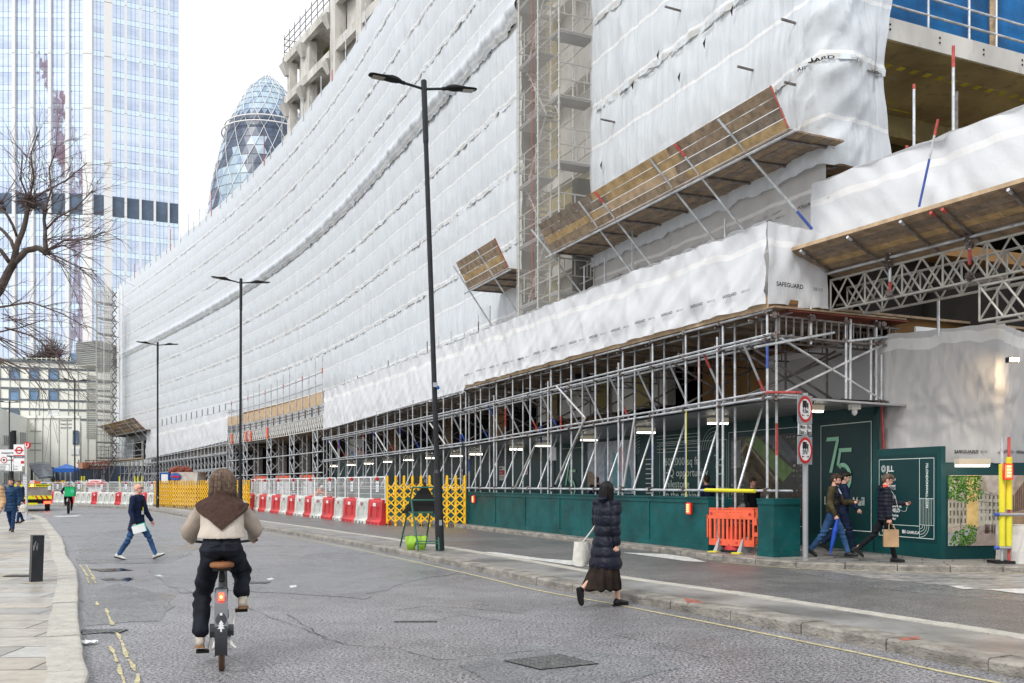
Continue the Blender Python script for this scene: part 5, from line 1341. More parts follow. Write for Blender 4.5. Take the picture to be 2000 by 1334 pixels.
# road sign post
pb_=G(1573,1089,.12); sp=thing('traffic_sign_post','grey post with two round lorry restriction signs beside the teal timber box','traffic sign',pb_)
b=MB(); b.tube(pb_,pb_+V((0,0,3.3)),.055,14); b.build('post','greyp',sp)
u_=V((cos(R(42)),sin(R(42)),0)); n_=V((u_.y,-u_.x,0))
def sg(cz,x,y,d=.06): return pb_+V((0,0,cz-.12))-u_*.1+u_*x+V((0,0,y))+n_*(.06+d*.1)
def ringp(b,fn,ra,rb,n=32):
    for j in range(n):
        a0=2*pi*j/n;a1=2*pi*(j+1)/n
        if rb<=0: b.add([fn(0,0),fn(ra*cos(a0),ra*sin(a0)),fn(ra*cos(a1),ra*sin(a1))],[(0,1,2)])
        else: b.add([fn(ra*cos(a0),ra*sin(a0)),fn(ra*cos(a1),ra*sin(a1)),fn(rb*cos(a1),rb*sin(a1)),fn(rb*cos(a0),rb*sin(a0))],[(0,1,2,3)])
def zsign(y): return 1.6+(945-y)/F*pb_.y
def lorry(b,fn,s):
    rectf(b,fn,-.11*s,.05*s,.04*s,.17*s); rectf(b,fn,.06*s,.11*s,.04*s,.13*s)
    for cx in (-.07,.0,.09): 
        b.add([fn(cx*s+.022*s*cos(t*pi/4),.03*s+.022*s*sin(t*pi/4)) for t in range(8)],[tuple(range(8))])
def arrow(b,fn,x,y,s,dr):
    rectf(b,fn,min(x,x+.07*s*dr),max(x,x+.07*s*dr),y-.006*s,y+.006*s); b.add([fn(x+.10*s*dr,y),fn(x+.06*s*dr,y+.022*s),fn(x+.06*s*dr,y-.022*s)],[(0,1,2)])
for (cy,body,nm) in ((800,'9.0m','upper'),(880,"29'6\"",'lower')):
    cz=zsign(cy); b=MB(); a=sg(cz,-.27,-.28,-.2); b.obox(a,u_*.54,n_*.012,V((0,0,.56))); pl2=b.build('plate','greyp',sp)
    fn=lambda x,y,d=.1,cz=cz: sg(cz,x,y,d)
    b=MB(); ringp(b,lambda x,y:sg(cz,x,y,.0),.262,.205); b.build('red_ring','red',pl2)
    b=MB(); ringp(b,lambda x,y:sg(cz,x,y,-.01),.207,0); b.build('white_disc','white_plain',pl2)
    b=MB(); ft_=lambda x,y:sg(cz,x,y,.03); lorry(b,ft_,1.0); puttext(b,body,.11,ft_,0,-.075,align='CENTER',bold=True); arrow(b,ft_,-.04,-.125,1,-1); arrow(b,ft_,.04,-.125,1,1); b.build('lorry_symbol','signbk',pl2)
cz=zsign(839); b=MB(); b.obox(sg(cz,-.25,-.115,-.2),u_*.5,n_*.012,V((0,0,.23))); pl3=b.build('time_plate','white_plain',sp)
ft_=lambda x,y:sg(cz,x,y,.03)
b=MB(); puttext(b,'Mon - Fri',.105,ft_,0,.01,align='CENTER',bold=True); puttext(b,'7am - 7pm',.10,ft_,0,-.09,align='CENTER',bold=True); b.build('lettering','signbk',pl3); frame(pl3,ft_,-.24,.24,-.105,.105,.01,'signbk')
# ---------------------------------------------------------------- orange barrier
def chapter8(lab,p,d,group='orange plastic barriers'):
    t=thing('plastic_barrier',lab,'plastic barrier',p,0,group); p=V(p); d=V(d).normalized(); n=V((-d.y,d.x,0)); Lb=1.12
    def P(x,z,y=0): return p+d*x+n*y+V((0,0,z))
    b=MB()
    b.obox(P(0,.72,-.025),d*Lb,n*.05,V((0,0,.20))); b.obox(P(.0,.93,-.02),d*(Lb*.98),n*.04,V((0,0,.025))); b.obox(P(0,.14,-.025),d*Lb,n*.05,V((0,0,.14)))
    b.obox(P(0,.28,-.025),d*.045,n*.05,V((0,0,.44))); b.obox(P(Lb-.045,.28,-.025),d*.045,n*.05,V((0,0,.44)))
    for k in range(9):
        x=.12+k*.105; b.obox(P(x,.28,-.02),d*.045,n*.04,V((0,0,.44)))
    b.obox(P(Lb,.60,-.02),d*.06,n*.04,V((0,0,.16))); b.obox(P(Lb,.36,-.02),d*.09,n*.04,V((0,0,.09))); b.obox(P(-.06,.30,-.02),d*.03,n*.04,V((0,0,.5)));b.obox(P(-.06,.72,-.02),d*.06,n*.04,V((0,0,.06)))
    b.build('panel','orpl',t)
    b=MB()
    for x in (.06,Lb-.1): b.tube(P(x,.83,-.028),P(x,.83,-.032),.035,12)
    for x in (.3,.7): b.tube(P(x,.21,-.028),P(x,.21,-.032),.03,10)
    for k in range(7): b.obox(P(.25+k*.09,.86,-.030),d*.05,n*.004,V((0,0,.006)))
    b.build('recess','redpl',t)
    for x in (.26,Lb-.27):
        b=MB(); b.add([P(x-.05,.0,-.2),P(x+.05,0,-.2),P(x+.05,0,.2),P(x-.05,0,.2),P(x-.012,.3,-.035),P(x+.012,.3,-.035),P(x+.012,.3,.035),P(x-.012,.3,.035)],[(0,3,2,1),(4,5,6,7),(0,1,5,4),(1,2,6,5),(2,3,7,6),(3,0,4,7)]); b.build('foot','greyp',t)
        b=MB(); b.obox(P(x-.1,.0,-.32),d*.2,n*.14,V((0,0,.022))); b.build('foot_tip','yelf',t)
a=G(1383,1079,.12); c=G(1478,1087,.12); 
chapter8('bright orange plastic barrier closing the gap in the low teal wall',G(1386,1076,.12),V((c.x-a.x,c.y-a.y+.35,0)))
chapter8('second orange plastic barrier leaning behind the first in the wall gap',FP(s_px(1392,LO-.2),LO-.2,.12),V((1,-.8,0)))
cn=thing('traffic_cone','stubby red cone on a black base behind the orange barrier','traffic cone',FP(s_px(1432,LO-.05),LO-.05,.12)); p=FP(s_px(1432,LO-.05),LO-.05,.12)
b=MB(); b.path([p+V((0,0,.05)),p+V((0,0,.3)),p+V((0,0,.55))],[.2,.15,.09],16); b.build('cone','redpl',cn); b=MB(); b.tube(p,p+V((0,0,.05)),.27,20); b.build('base','blackm',cn)
# ================================================================ background buildings
# glass tower
P0=W(178,900,190); P0.z=0      # near corner column
TL=V((-1,-.02,0)).normalized()  # left face direction (to the left)
TRt=V((.95,.42,0)).normalized() # right face direction
def tpx(px,d0,o):   # distance along direction d0 from o to hit pixel column
    r=(px-1000)/F; return (r*o.y-o.x)/(d0.x-r*d0.y)
gt=thing('glass_tower','tall blue glass office tower with white vertical fins at the far left','office tower',P0)
HT=150.0; FH=3.75
def face(o,d,cols,nrm,side):
    # cols: list of (px0,px1,kind)
    n=nrm
    for (a,c,kind) in cols:
        ua=tpx(a,d,o);uc=tpx(c,d,o); 
        if ua>uc: ua,uc=uc,ua
        pa=o+d*ua;pc=o+d*uc
        if kind=='fin':
            b=MB(); b.obox(pa-n*.3,pc-pa,n*.9,V((0,0,HT))); f=b.build('fin','tfin',gt)
            b=MB()
            for k in range(0,40,3): b.obox(pa+n*.605+V((0,0,k*FH)),pc-pa,n*.01,V((0,0,.12)))
            b.build('joint','greyc',f); continue
        b=MB(); b.obox(pa-n*.4,pc-pa,n*.4,V((0,0,HT))); bay=b.build('glazed_bay','tglass',gt)
        b=MB()
        nm=2 if (c-a)>20 else 1
        for k in range(1,nm+1):
            q=pa.lerp(pc,k/(nm+1)); b.obox(q+n*.004-d*.03,d*.06,n*.06,V((0,0,HT)))
        b.build('mullion','tline',bay)
        b=MB(); b.obox(pa+n*.06+V((0,0,57.2)),pc-pa,n*.05,V((0,0,4.2))); b.build('louvre_band','tlouv',bay)
nl=V((0,-1,0)); 
face(P0,TL,[(164,182,'fin'),(137,164,'g'),(130,137,'fin'),(102,130,'g'),(96,102,'fin'),(68,96,'g'),(61,68,'fin'),(32,61,'g'),(26,32,'fin'),(-4,26,'g'),(-12,-4,'fin'),(-40,-12,'g'),(-46,-40,'fin')],V((-TL.y,TL.x,0))*1.0 if False else V((.02,-1,0)).normalized(),0)
P1=P0+V((.4,.3,0)); nr_=V((.42,-.95,0)).normalized()
face(P1,TRt,[(182,203,'g'),(203,219.5,'fin'),(219.5,243,'g'),(243,248,'fin'),(248,272,'g'),(272,276.5,'fin'),(276.5,300,'g'),(300,304.5,'fin'),(304.5,327.5,'g'),(327.5,331,'fin'),(331,348,'g'),(348,349.5,'fin')],nr_,1)
b=MB(); e1=P1+TRt*tpx(349,TRt,P1); e0=P0+TL*tpx(-46,TL,P0); b.add([e0+V((0,.6,0)),P0+V((0,.6,0)),e1+V((-.3,.6,0)),e1+V((-27,60,0)),e0+V((0,60,0))]+[p+V((0,0,HT-.2)) for p in (e0+V((0,.6,0)),P0+V((0,.6,0)),e1+V((-.3,.6,0)),e1+V((-27,60,0)),e0+V((0,60,0)))],[(0,1,6,5),(1,2,7,6),(2,3,8,7),(3,4,9,8),(4,0,5,9),(5,6,7,8,9)]); b.build('core','tspan',gt)
b=MB(); a=P1+TRt*.5; 
# lower floors in darker window glass on the left face
for (pa_,pb2,z0) in ((137,164,25.5),(137,164,19)): 
    ua=tpx(pa_,TL,P0);uc=tpx(pb2,TL,P0); b.obox(P0+TL*min(ua,uc)+V((.02,-.075,z0)),TL*abs(uc-ua),V((0,-.02,0)),V((0,0,3.0)))
b.build('dark_floor','wglass',gt)
# tapered round tower far behind
GC=W(523,945,404); GC.z=0
gk=thing('round_glass_tower','distant tapering round glass tower with diamond lattice above the white sheeting','round tower',GC)
prof=[(0,24.5),(20,26.5),(45,28.1),(65,28.3),(100,27),(130,23.6),(138,21.8),(153,17.9),(160.7,14.9),(168,11.4),(173.5,8.2),(177.5,4.6),(179.6,2.2),(180.4,.4)]
def gr_(z): return interp(z,[p[0] for p in prof],[p[1] for p in prof])
NS=36; lv=[0];z=0
while z<170: z+= 4.2 if z<150 else 3.0; lv.append(min(z,178))
lv=sorted(set(lv))+[174,177,179.2,180.4]
b=MB(); 
def gp(i,j): 
    a=2*pi*(i+(j%2)*.5)/NS; r=gr_(lv[j]); return GC+V((r*cos(a),r*sin(a),lv[j]))
for j in range(len(lv)-1):
    for i in range(NS):
        if j%2==0: t1=(gp(i,j),gp(i+1,j),gp(i,j+1)); t2=(gp(i+1,j),gp(i+1,j+1),gp(i,j+1))
        else: t1=(gp(i,j),gp(i+1,j+1),gp(i,j+1)); t2=(gp(i,j),gp(i+1,j),gp(i+1,j+1))
        for q,t in enumerate((t1,t2)):
            zc=lv[j]; k=(i+zc/4.2*.5)%6; kk=(i-zc/4.2*.5)%6
            if zc>160: m=1 if (i*7+j*3)%5 else 2
            elif zc>144: m=0 if (q==0 or zc<157) else 2
            else:
                dd=min(k,6-k); d2=min(kk,6-kk); m=1 if (dd>1.2 and d2>1.2) else (0 if dd<.6 or zc>134 and d2<1.4 else 2)
            b.add(t,[(0,1,2)],m)
b.build('glass_skin',['gd','gl','gb'],gk)
for hand in (1,-1):
    for st in range(0,18):
        b=MB(); pts=[]
        for j in range(len(lv)):
            a=2*pi*(st*2+hand*j*.5)/NS; r=gr_(lv[j])+.35; pts.append(GC+V((r*cos(a),r*sin(a),lv[j])))
        b.path(pts,.11,4,cap=False); b.build('lattice_rib','tfin' ,gk)
b=MB()
for z_,rr in ((153.5,1.7),(156.5,1.5)): b.path([GC+V(((gr_(z_)+rr)*cos(t*pi/24),(gr_(z_)+rr)*sin(t*pi/24),z_)) for t in range(49)],.35,5,cap=False)
b.build('ring_rail','tfin',gk)
b=MB()
for j in range(2,len(lv),1): 
    if True: b.path([GC+V(((gr_(lv[j])+.1)*cos(t*pi/18),(gr_(lv[j])+.1)*sin(t*pi/18),lv[j])) for t in range(37)],.08,3,cap=False)
b.build('floor_ring','greyline',gk)
# unfinished concrete building behind the roofline
cb=thing('concrete_building','unfinished grey concrete building with columns and beams rising behind the white sheeting','concrete building',W(551,945,85))
o=W(553,945,86); o.z=0; da=V((.545,-.838,0)).normalized(); db=V((.9,.43,0)).normalized()
def CB(a,b_,z): q=o+da*a+db*b_; return V((q.x,q.y,z))
levels=[26.2,30.0,33.7,37.4,41.2]
for i,z in enumerate(levels):
    b=MB(); b.obox(CB(-.2,0,z-.55),da*11.5,db*.45,V((0,0,.75))); b.obox(CB(-.2,0,z-.55),da*.45,db*7,V((0,0,.75))); b.build('edge_beam','conc',cb)
    b=MB(); b.obox(CB(0,.3,z-.1),da*34,db*10,V((0,0,.28))); b.build('floor_slab','conc',cb)
    for a_ in (.0,4.4,10.6):
        b=MB(); c=CB(a_+.3,.3,z-.55); b.add([CB(a_-.35,-.3,z-.55),CB(a_+.9,-.3,z-.55),CB(a_+.9,.6,z-.55),CB(a_-.35,.6,z-.55),CB(a_+.05,.1,z-1.6),CB(a_+.55,.1,z-1.6),CB(a_+.55,.6,z-1.6),CB(a_+.05,.6,z-1.6)],[(0,1,2,3),(7,6,5,4),(0,4,5,1),(1,5,6,2),(2,6,7,3),(3,7,4,0)]); b.build('corbel','conc',cb)
for a_ in (.1,3.6,10.6):
    for z0,z1 in zip(levels[:-1],levels[1:]):
        b=MB(); b.obox(CB(a_,.35,z0),da*(.7 if a_!=3.6 else 2.2),db*.7,V((0,0,z1-z0-.5))); b.build('column','conc',cb)
b=MB(); b.obox(CB(3.4,2.5,24),da*2.6,db*2,V((0,0,17.2))); b.build('shear_wall','concd',cb)
b=MB(); b.obox(CB(.9,1.2,24),da*2,db*1,V((0,0,17.2))); b.build('shear_wall','conc',cb)
for k,z in enumerate((26.2,30,33.7,37.4,41.2,45,48.8,52.5)):
    if z>26:
        b=MB(); b.obox(CB(12,-.1,z-.5),da*24,db*.5,V((0,0,.8))); b.build('edge_beam','conc',cb)
for a_ in (12,17.2,22.5,28,34):
    b=MB(); b.obox(CB(a_,-.15,20),da*1.0,db*.9,V((0,0,33))); b.build('column','conc',cb)
for a_,w_ in ((13.4,3.4),(18.6,3.5),(24,3.2),(29.2,4)):
    b=MB(); b.obox(CB(a_,.7,20),da*w_,db*.3,V((0,0,33))); b.build('wall_panel','conc',cb)
b=MB(); b.obox(CB(24,-1.3,20),da*6,db*1.2,V((0,0,34))); b.build('stair_core','conc',cb)
for z in (41.9,42.5,43.1):
    b=MB(); b.tube(CB(0,.1,z),CB(11.6,.1,z),.04,5); b.tube(CB(0,.1,z),CB(0,6,z),.04,5); b.build('guard_rail','tubed',cb)
for k in range(9):
    b=MB(); b.tube(CB(k*1.4,.1,41.3),CB(k*1.4,.1,43.5),.04,5); b.build('guard_post','tubed',cb)
b=MB(); b.obox(CB(13,-.16,43),da*.5,-db*.05,V((0,0,.9))); b.obox(CB(32,-.2,43),da*3,-db*.05,V((0,0,1.0))); b.build('orange_sheet','orpl',cb)
# ---------------------------------------------------------------- cream building
Yc=128
cbn=thing('cream_office_block','long cream clad block with dark joint lines and square blue windows at the left','office block',W(60,945,Yc))
def CW(px,py,dy=0,sl=.10): 
    A=W(-140,0,124);B=W(215,0,131);r=(px-1000)/F; t=(r*A.y-A.x)/((B.x-A.x)-r*(B.y-A.y)); q=A.lerp(B,t); return V((q.x,q.y-dy,CH-(py-HY)/F*q.y))
b=MB(); a=CW(-140,945);c=CW(215,945); a.z=c.z=0; zt_=CW(90,709).z
b.obox(a,c-a,V((3,14,0)),V((0,0,zt_))); b.build('wall','cream',cbn)
for yy in (722,745,762,784,802,820):
    b=MB(); z=CW(90,yy).z; b.obox(V((a.x,a.y-.07,z)),c-a,V((0,.06,0)),V((0,0,.28))); b.build('joint_line','greyline',cbn)
for px in range(0,190,19):
    b=MB(); q=CW(px,945,.06); q.z=0; b.obox(q,V((.09,0,0)),V((0,.05,0)),V((0,0,zt_))); b.build('panel_joint','greyc',cbn)
b=MB(); b.obox(V((a.x,a.y-.2,zt_)),c-a,V((0,.4,0)),V((0,0,.35))); b.build('coping','greyline',cbn)
def window(parent,x0,x1,y0,y1,fn,mt='wglass',bars=1):
    b=MB(); p=fn(x0,y1);q=fn(x1,y1);z=fn(x0,y0).z; p.y-=.08;q.y-=.08; b.obox(p,q-p,V((0,.07,0)),V((0,0,z-p.z))); w_=b.build('window',mt,parent)
    b=MB(); h=z-p.z
    for f in (0,.8,.97): b.obox(p+V((0,-.05,h*f)),q-p,V((0,.05,0)),V((0,0,.13)))
    for f in ([0,.96]+[k/bars for k in range(1,bars)]): b.obox(p.lerp(q,f)+V((0,-.05,0)),V((.16,0,0)),V((0,.05,0)),V((0,0,h)))
    b.build('window_frame','greyline' if bars==1 else 'cream',w_)
for (x0,x1) in ((18,38),(57,76),(95,114),(-21,0),(-60,-40)):
    for (y0,y1) in ((722,742),(761,783)): window(cbn,x0,x1,y0,y1,CW)
window(cbn,18,37,802,820,CW)
for yy in range(736,860,4):
    b=MB(); p=CW(169,yy,.1);q=CW(190,yy,.1); b.obox(p,q-p,V((0,.06,0)),V((0,0,.12))); b.build('louvre','greyc',cbn)
# lower block with chamfer
lb=thing('cream_office_block','lower cream clad block with a slanting windowed wall behind the road signs','office block',W(54,945,112))
def LB(px,py): return W(px,py,112)
b=MB(); p0=LB(54,945);p1=LB(156,945);p2=W(-60,945,84); p3=W(-60,945,126);p4=W(160,945,126)
zt2=LB(90,817).z
vs=[V((p.x,p.y,0)) for p in (p2,p0,p1,p4,p3)]; b.prism(vs,V((0,0,zt2))); b.build('wall','cream',lb)
for yy in (822,829,836,843,867,880): 
    b=MB(); z=LB(60,yy).z; b.obox(V((p0.x+ (4 if yy<840 else .3),p0.y-.06,z)),V((p1.x-p0.x-5,0,0)),V((0,.05,0)),V((0,0,.12))); b.build('joint_line','greyc',lb)
for px in (68,83,98,115,131): 
    b=MB(); q=LB(px,945); b.obox(V((q.x,q.y-.055,0)),V((.08,0,0)),V((0,.05,0)),V((0,0,zt2))); b.build('panel_joint','greyc',lb)
b=MB(); b.obox(V((p0.x,p0.y-.15,zt2)),V((p1.x-p0.x,0,0)),V((0,.5,0)),V((0,0,.3))); b.build('coping','cream',lb)
def SW(px,py):
    # slanting wall between p2 and p0
    r=(px-1000)/F; t=(r*p2.y-p2.x)/((p0.x-p2.x)-r*(p0.y-p2.y)); q=p2.lerp(p0,t); q=V((q.x,q.y,CH-(py-HY)/F*q.y)); q.x+=.05;q.y-=.05; return q
for (x0,x1,y0,y1) in ((5,20,850,870),(22,33,848,868),(37,50,844,867),(5,20,922,945),(24,33,922,945),(37,50,922,945)):
    window(lb,x0,x1,y0,y1,SW,'gd',4)
window(lb,143,153,842,868,LB,'wglass')
b=MB()
for z in (zt2+.5,zt2+1.0): b.tube(V((p0.x+2,p0.y+1,z)),V((p1.x-3,p0.y+1,z)),.05,5)
for k in range(8): q=V((p0.x+2,p0.y+1,zt2)).lerp(V((p1.x-3,p0.y+1,zt2)),k/7); b.tube(q,q+V((0,0,1)),.05,5)
b.build('roof_rail','white_plain',lb)
b=MB(); q=LB(140,860); b.obox(LB(139,888)+V((0,-.1,0)),V((1.0,0,0)),V((0,.05,0)),V((0,0,.75))); b.build('wall_sign','white_plain',lb)
# roof terrace rail, louvred plant room, shrubs on the roof
rt=thing('roof_railing','pale railing along the roof edge of the cream block','railing',CW(60,706))
b=MB()
for yy in (700,704,708): b.tube(CW(5,yy-2),CW(138,yy+2),.05,5)
for k in range(15): b.tube(CW(5+k*9.5,698),CW(5+k*9.5,710),.05,5)
b.build('rail','cream',rt)
pr=thing('plant_room','grey louvred plant room on the roof beside the scaffold mesh','plant room',W(167,712,124))
b=MB(); p=W(148,712,124);q=W(190,714,122); b.obox(V((p.x,p.y,p.z-.3)),q-p-V((0,0,q.z-p.z)),V((1,5,0)),V((0,0,3.2))); b.build('wall','greyc',pr)
for k in range(11): 
    b=MB(); b.obox(V((p.x,p.y-.1,p.z+k*.28)),q-p-V((0,0,q.z-p.z)),V((0,.09,0)),V((0,0,.05))); b.build('louvre','greyline',pr)
# far left scaffold tower with mesh
ms2=thing('scaffold_tower','slim far scaffold tower with grey mesh between the cream block and white sheeting','scaffold tower',W(205,945,119))
for px,Y in ((188,118),(203,118),(219,119.5),(190,123),(218,124.5)):
    q=W(px,945,Y); b=MB(); b.tube(V((q.x,q.y,0)),V((q.x,q.y,27.2)),.05,6); b.build('standard','alu',ms2)
z=1.0
while z<27:
    b=MB(); 
    for dz in (0,.9,1.4):
        a=W(188,945,118);c=W(219,945,119.5); b.tube(V((a.x,a.y,z+dz)),V((c.x,c.y,z+dz)),.04,5)
    for t in (.3,.5,.62,.75,.88): 
        q=a.lerp(c,t); b.tube(V((q.x,q.y,z)),V((q.x,q.y,z+1.4)),.04,4)
    b.build('guard_frame','alu',ms2)
    b=MB(); b.obox(V((a.x,a.y+.1,z-.15)),V((c.x-a.x,c.y-a.y,0)),V((0,2,0)),V((0,0,.1))); b.build('platform','greyp',ms2); z+=2.0
b=MB(); a=W(187,945,117.7);c=W(222,945,119.3); b.grid(lambda u,z:V((lerp(a.x,c.x,u),lerp(a.y,c.y,u)+.1*nz(u*5,z),z)),rangef(0,1,.1),rangef(2,27,.8)); b.build('debris_mesh','mesh',ms2)
for k in range(26):
    b=MB(); q=W(221+(k%2)*2,945,118.5); z=.5+k*1.0; b.tube(V((q.x-.3,q.y,z)),V((q.x+.3,q.y+.1,z+.8)),.07,5); b.tube(V((q.x+.35,q.y,z)),V((q.x-.2,q.y,z+.9)),.06,5); b.build('lacing','coup',ms2)
# ================================================================ left background clutter
def bx(name,mt,label,cat,px0,px1,py0,py1,Y,dep=.6,grp=None):
    a=W(px0,py1,Y);c=W(px1,py0,Y); b=MB(); b.obox(a,V((c.x-a.x,0,0)),V((0,dep,0)),V((0,0,c.z-a.z))); o=b.build(name,mt,loc=tuple(a)); return tag(o,label,cat,grp)
can=thing('entrance_canopy','slanted slatted grey canopy over the station entrance behind the truck','canopy',W(80,945,95))
cp=[W(57,911,96),W(80,908,97),W(98,909,97),W(108,934,93),W(94,934,92),W(76,936,92)]
b=MB(); b.add([p for p in cp]+[p+V((0,0,.2)) for p in cp],[(0,1,5),(1,2,3,4),(1,4,5),(6,11,7),(7,10,9,8),(7,11,10),(0,5,11,6),(5,4,10,11),(4,3,9,10)]); b.build('roof','greyline',can)
b=MB()
for k in range(9):
    t=k/9; b.beam(cp[1].lerp(cp[5],t)+V((-.0,0,.28)),cp[2].lerp(cp[3],t)+V((0,0,.28)),.12,.08); b.beam(cp[0].lerp(cp[5],t)+V((0,0,.28)),cp[1].lerp(cp[5],t)+V((0,0,.28)),.12,.08)
b.build('slat','greyp',can)
for px,Y in ((62,96),(104,95)): q=W(px,945,Y); b=MB(); b.tube(V((q.x,q.y,0)),V((q.x,q.y,3.3)),.12,8); b.build('post','black',can)
gz=thing('market_gazebo','bright blue gazebo roof beyond the far barriers','gazebo',W(128,945,90))
b=MB(); r_=[W(104,915,88),W(150,915,88),W(154,914,92),W(110,914,92)]; ap_=W(130,906,90); b.add(r_+[ap_]+[p-V((0,0,.35)) for p in r_],[(0,1,4),(1,2,4),(2,3,4),(3,0,4),(0,5,6,1),(1,6,7,2),(2,7,8,3),(3,8,5,0)]); b.build('roof','blue',gz)
for p in r_: b=MB(); b.tube(V((p.x,p.y,0)),V((p.x,p.y,p.z-.2)),.05,6); b.build('post','black',gz)
kb=thing('station_kiosk','dark kiosk front with white letters behind the far barriers','kiosk',W(125,945,96))
b=MB(); a=W(100,948,96); c=W(156,916,96); b.obox(V((a.x,a.y,0)),V((c.x-a.x,0,0)),V((0,4,0)),V((0,0,3.2))); b.build('wall','gd',kb)
b=MB(); puttext(b,'8  ATM',1.0,lambda x,y:V((W(113,945,95.9).x+x,95.9,1.25+y)),bold=True); b.build('lettering','white_plain',kb)
for k in range(4):
    q=W(108+k*10,945,95.6); b=MB(); b.box((q.x,q.y,1.4),(.12,.1,2.8)); b.build('mullion','greyp',kb)
for k,px in enumerate((112,121)):
    q=W(px,943,95.5); b=MB(); b.box(q,(.7,.1,.5)); b.build('sign','yelpl',kb)
rf_=thing('steel_beams','rust red steel beams above the kiosk left of the far scaffold','steel frame',W(182,920,98))
for (x0,x1,y0,y1,dy) in ((150,214,903,905,0),(153,214,909,911.5,.5),(160,206,914,915.5,0),(150,200,898,899.5,2),(176,215,906,907.5,-1)):
    p=W(x0,y1,98);q=W(x1,y0,98); b=MB(); b.obox(p+V((0,dy,0)),V((q.x-p.x,0,0)),V((0,.3,0)),V((0,0,q.z-p.z))); b.build('beam','rust',rf_)
for x0 in (152,166,181,197,212):
    p=W(x0,948,98);q=W(x0,898,98); b=MB(); b.tube(V((p.x,98.2,0)),V((q.x,98.2,q.z)),.06,5); b.tube(V((p.x,98.2,2)),V((p.x+.8,98.2,4)),.05,5); b.build('post','tubed',rf_)
bx('terracotta_wall','brickr','terracotta pier behind the far lamp post','pier',153,161,903,948,97,2)
hg=bx('shop_front','gd','dark shop fronts behind the far scaffold gantry','shop front',156,300,910,950,118,3)
for k,px in enumerate((158,163,232,262,268,276)):
    bx('yellow_post','yelf','yellow padded post %s from the left under the far gantry'%ORD[k],'padded post',px,px+2,930,958,96,.15,'yellow posts far away')
bo=thing('information_totem','red domed information totem behind the far barriers','totem',W(189,945,86))
b=MB(); q=W(189,945,86); b.box((q.x,q.y,1.0),(1.2,.8,2.0)); b.build('body','white_plain',bo); b=MB(); 
b.rings([(q.x,q.y,1.35,.95,.6),(q.x,q.y,1.6,.95,.6),(q.x,q.y,1.85,.75,.5),(q.x,q.y,1.98,.3,.2)],16); b.build('dome','red',bo,smooth=True); b=MB(); b.box((q.x,q.y,.9),(1.35,.7,.3)); b.build('band','red',bo)
# skips behind the yellow barrier
sk1=thing('container','blue container with a pale poster behind the yellow trellis barriers','container',W(325,945,70))
a=W(312,947,70);c=W(333,923,70); b=MB(); b.obox(V((a.x,a.y,0)),V((c.x-a.x,0,0)),V((0,2.5,0)),V((0,0,c.z))); b.build('body','blue',sk1)
b=MB()
for k in range(5): b.obox(V((a.x+.02+k*.17,a.y-.06,.1)),V((.06,0,0)),V((0,.05,0)),V((0,0,c.z-.2)))
b.build('rib','blue',sk1); b=MB(); p=W(315,943,69.9); b.obox(p,V((.5,0,0)),V((0,.03,0)),V((0,0,.65))); b.build('poster','white_plain',sk1)
sk2=thing('skip','white rust-stained skip with a red and blue emblem behind the yellow barriers','skip',W(360,945,70))
a=W(334,947,69);c=W(386,922,69); b=MB(); b.prism([V((a.x+.1,a.y,0)),V((c.x-.15,a.y,0)),V((c.x,a.y,c.z)),V((a.x,a.y,c.z))],V((0,2,0))); b.build('body',mat('rusty_white',(.62,.60,.55),.7,var=.1,vs=1,col2=(.25,.10,.03)),sk2)
b=MB(); q=W(343,931,68.95); b.ell(q,(.42,.03,.28)); b.build('emblem','bluet',sk2); b=MB(); b.box(q+V((0,-.04,0)),(.6,.02,.12)); b.build('emblem_band','red',sk2)
b=MB(); 
for k in range(7): b.ell(W(338+k*5,920-2*(k%3),70),(.35,.5,.25),8,5)
b.build('rubble','rust',sk2)
# ================================================================ street lamps
def make_lamp(lab):
    t=thing('street_lamp',lab,'street lamp',(0,0,0),0,'double armed street lamps along the central island')
    b=MB(); b.path([(0,0,0),(0,0,1.55),(0,0,1.72),(0,0,1.8)],[.098,.092,.088,.058],16); b.build('base','black',t,local=True)
    b=MB(); b.path([(0,0,1.75),(0,0,6.5),(0,0,10.0)],[.060,.056,.052],12); b.build('shaft','black',t,local=True)
    b=MB(); b.path([(0,0,9.0),(0,0,9.05),(0,0,9.95),(0,0,10.38),(0,0,10.4)],[.055,.064,.064,.066,.05],12); b.build('head_sleeve','black',t,local=True)
    b=MB(); b.box((-.0,-.096,.62),(.06,.02,.12)); b.build('door_lock','greyp',t,local=True)
    for sd in (1,-1):
        b=MB(); b.path([(0,0,10.20),(sd*.25,0,10.24),(sd*.50,0,10.28)],[.03,.03,.03],8); b.build('arm','black',t,local=True)
        b=MB(); b.path([(sd*.44,0,10.27),(sd*.58,0,10.295)],[.042,.042],8); b.build('bracket','blackm',t,local=True)
        # lantern
        prof=[(.52,.045,.03,.03),(.60,.085,.07,.055),(.72,.115,.085,.06),(.86,.125,.055,.045),(1.0,.128,.03,.03),(1.16,.125,.025,.025),(1.22,.10,.02,.02),(1.245,.06,.012,.012)]
        vs=[];n=14
        for (x,w_,h1,h2) in prof:
            for j in range(n):
                a=2*pi*j/n; yy=w_*cos(a); zz=sin(a); zz=zz*(h1 if zz>0 else h2)
                vs.append((sd*x,yy,10.30+.07*(x-.5)+zz))
        fs=[(i*n+j,i*n+(j+1)%n,(i+1)*n+(j+1)%n,(i+1)*n+j) for i in range(len(prof)-1) for j in range(n)]+[tuple(range(n)),tuple(range((len(prof)-1)*n,len(prof)*n))]
        b=MB(); b.add(vs,fs); ln=b.build('lantern','blackm',t,local=True,smooth=True)
        b=MB(); b.obox((sd*.90,-.095,10.262+.028),(sd*.27,0,.0189),(0,.19,0),(0,0,.004)); 
        b.build('lens','lampglass',ln,local=True)
    return t
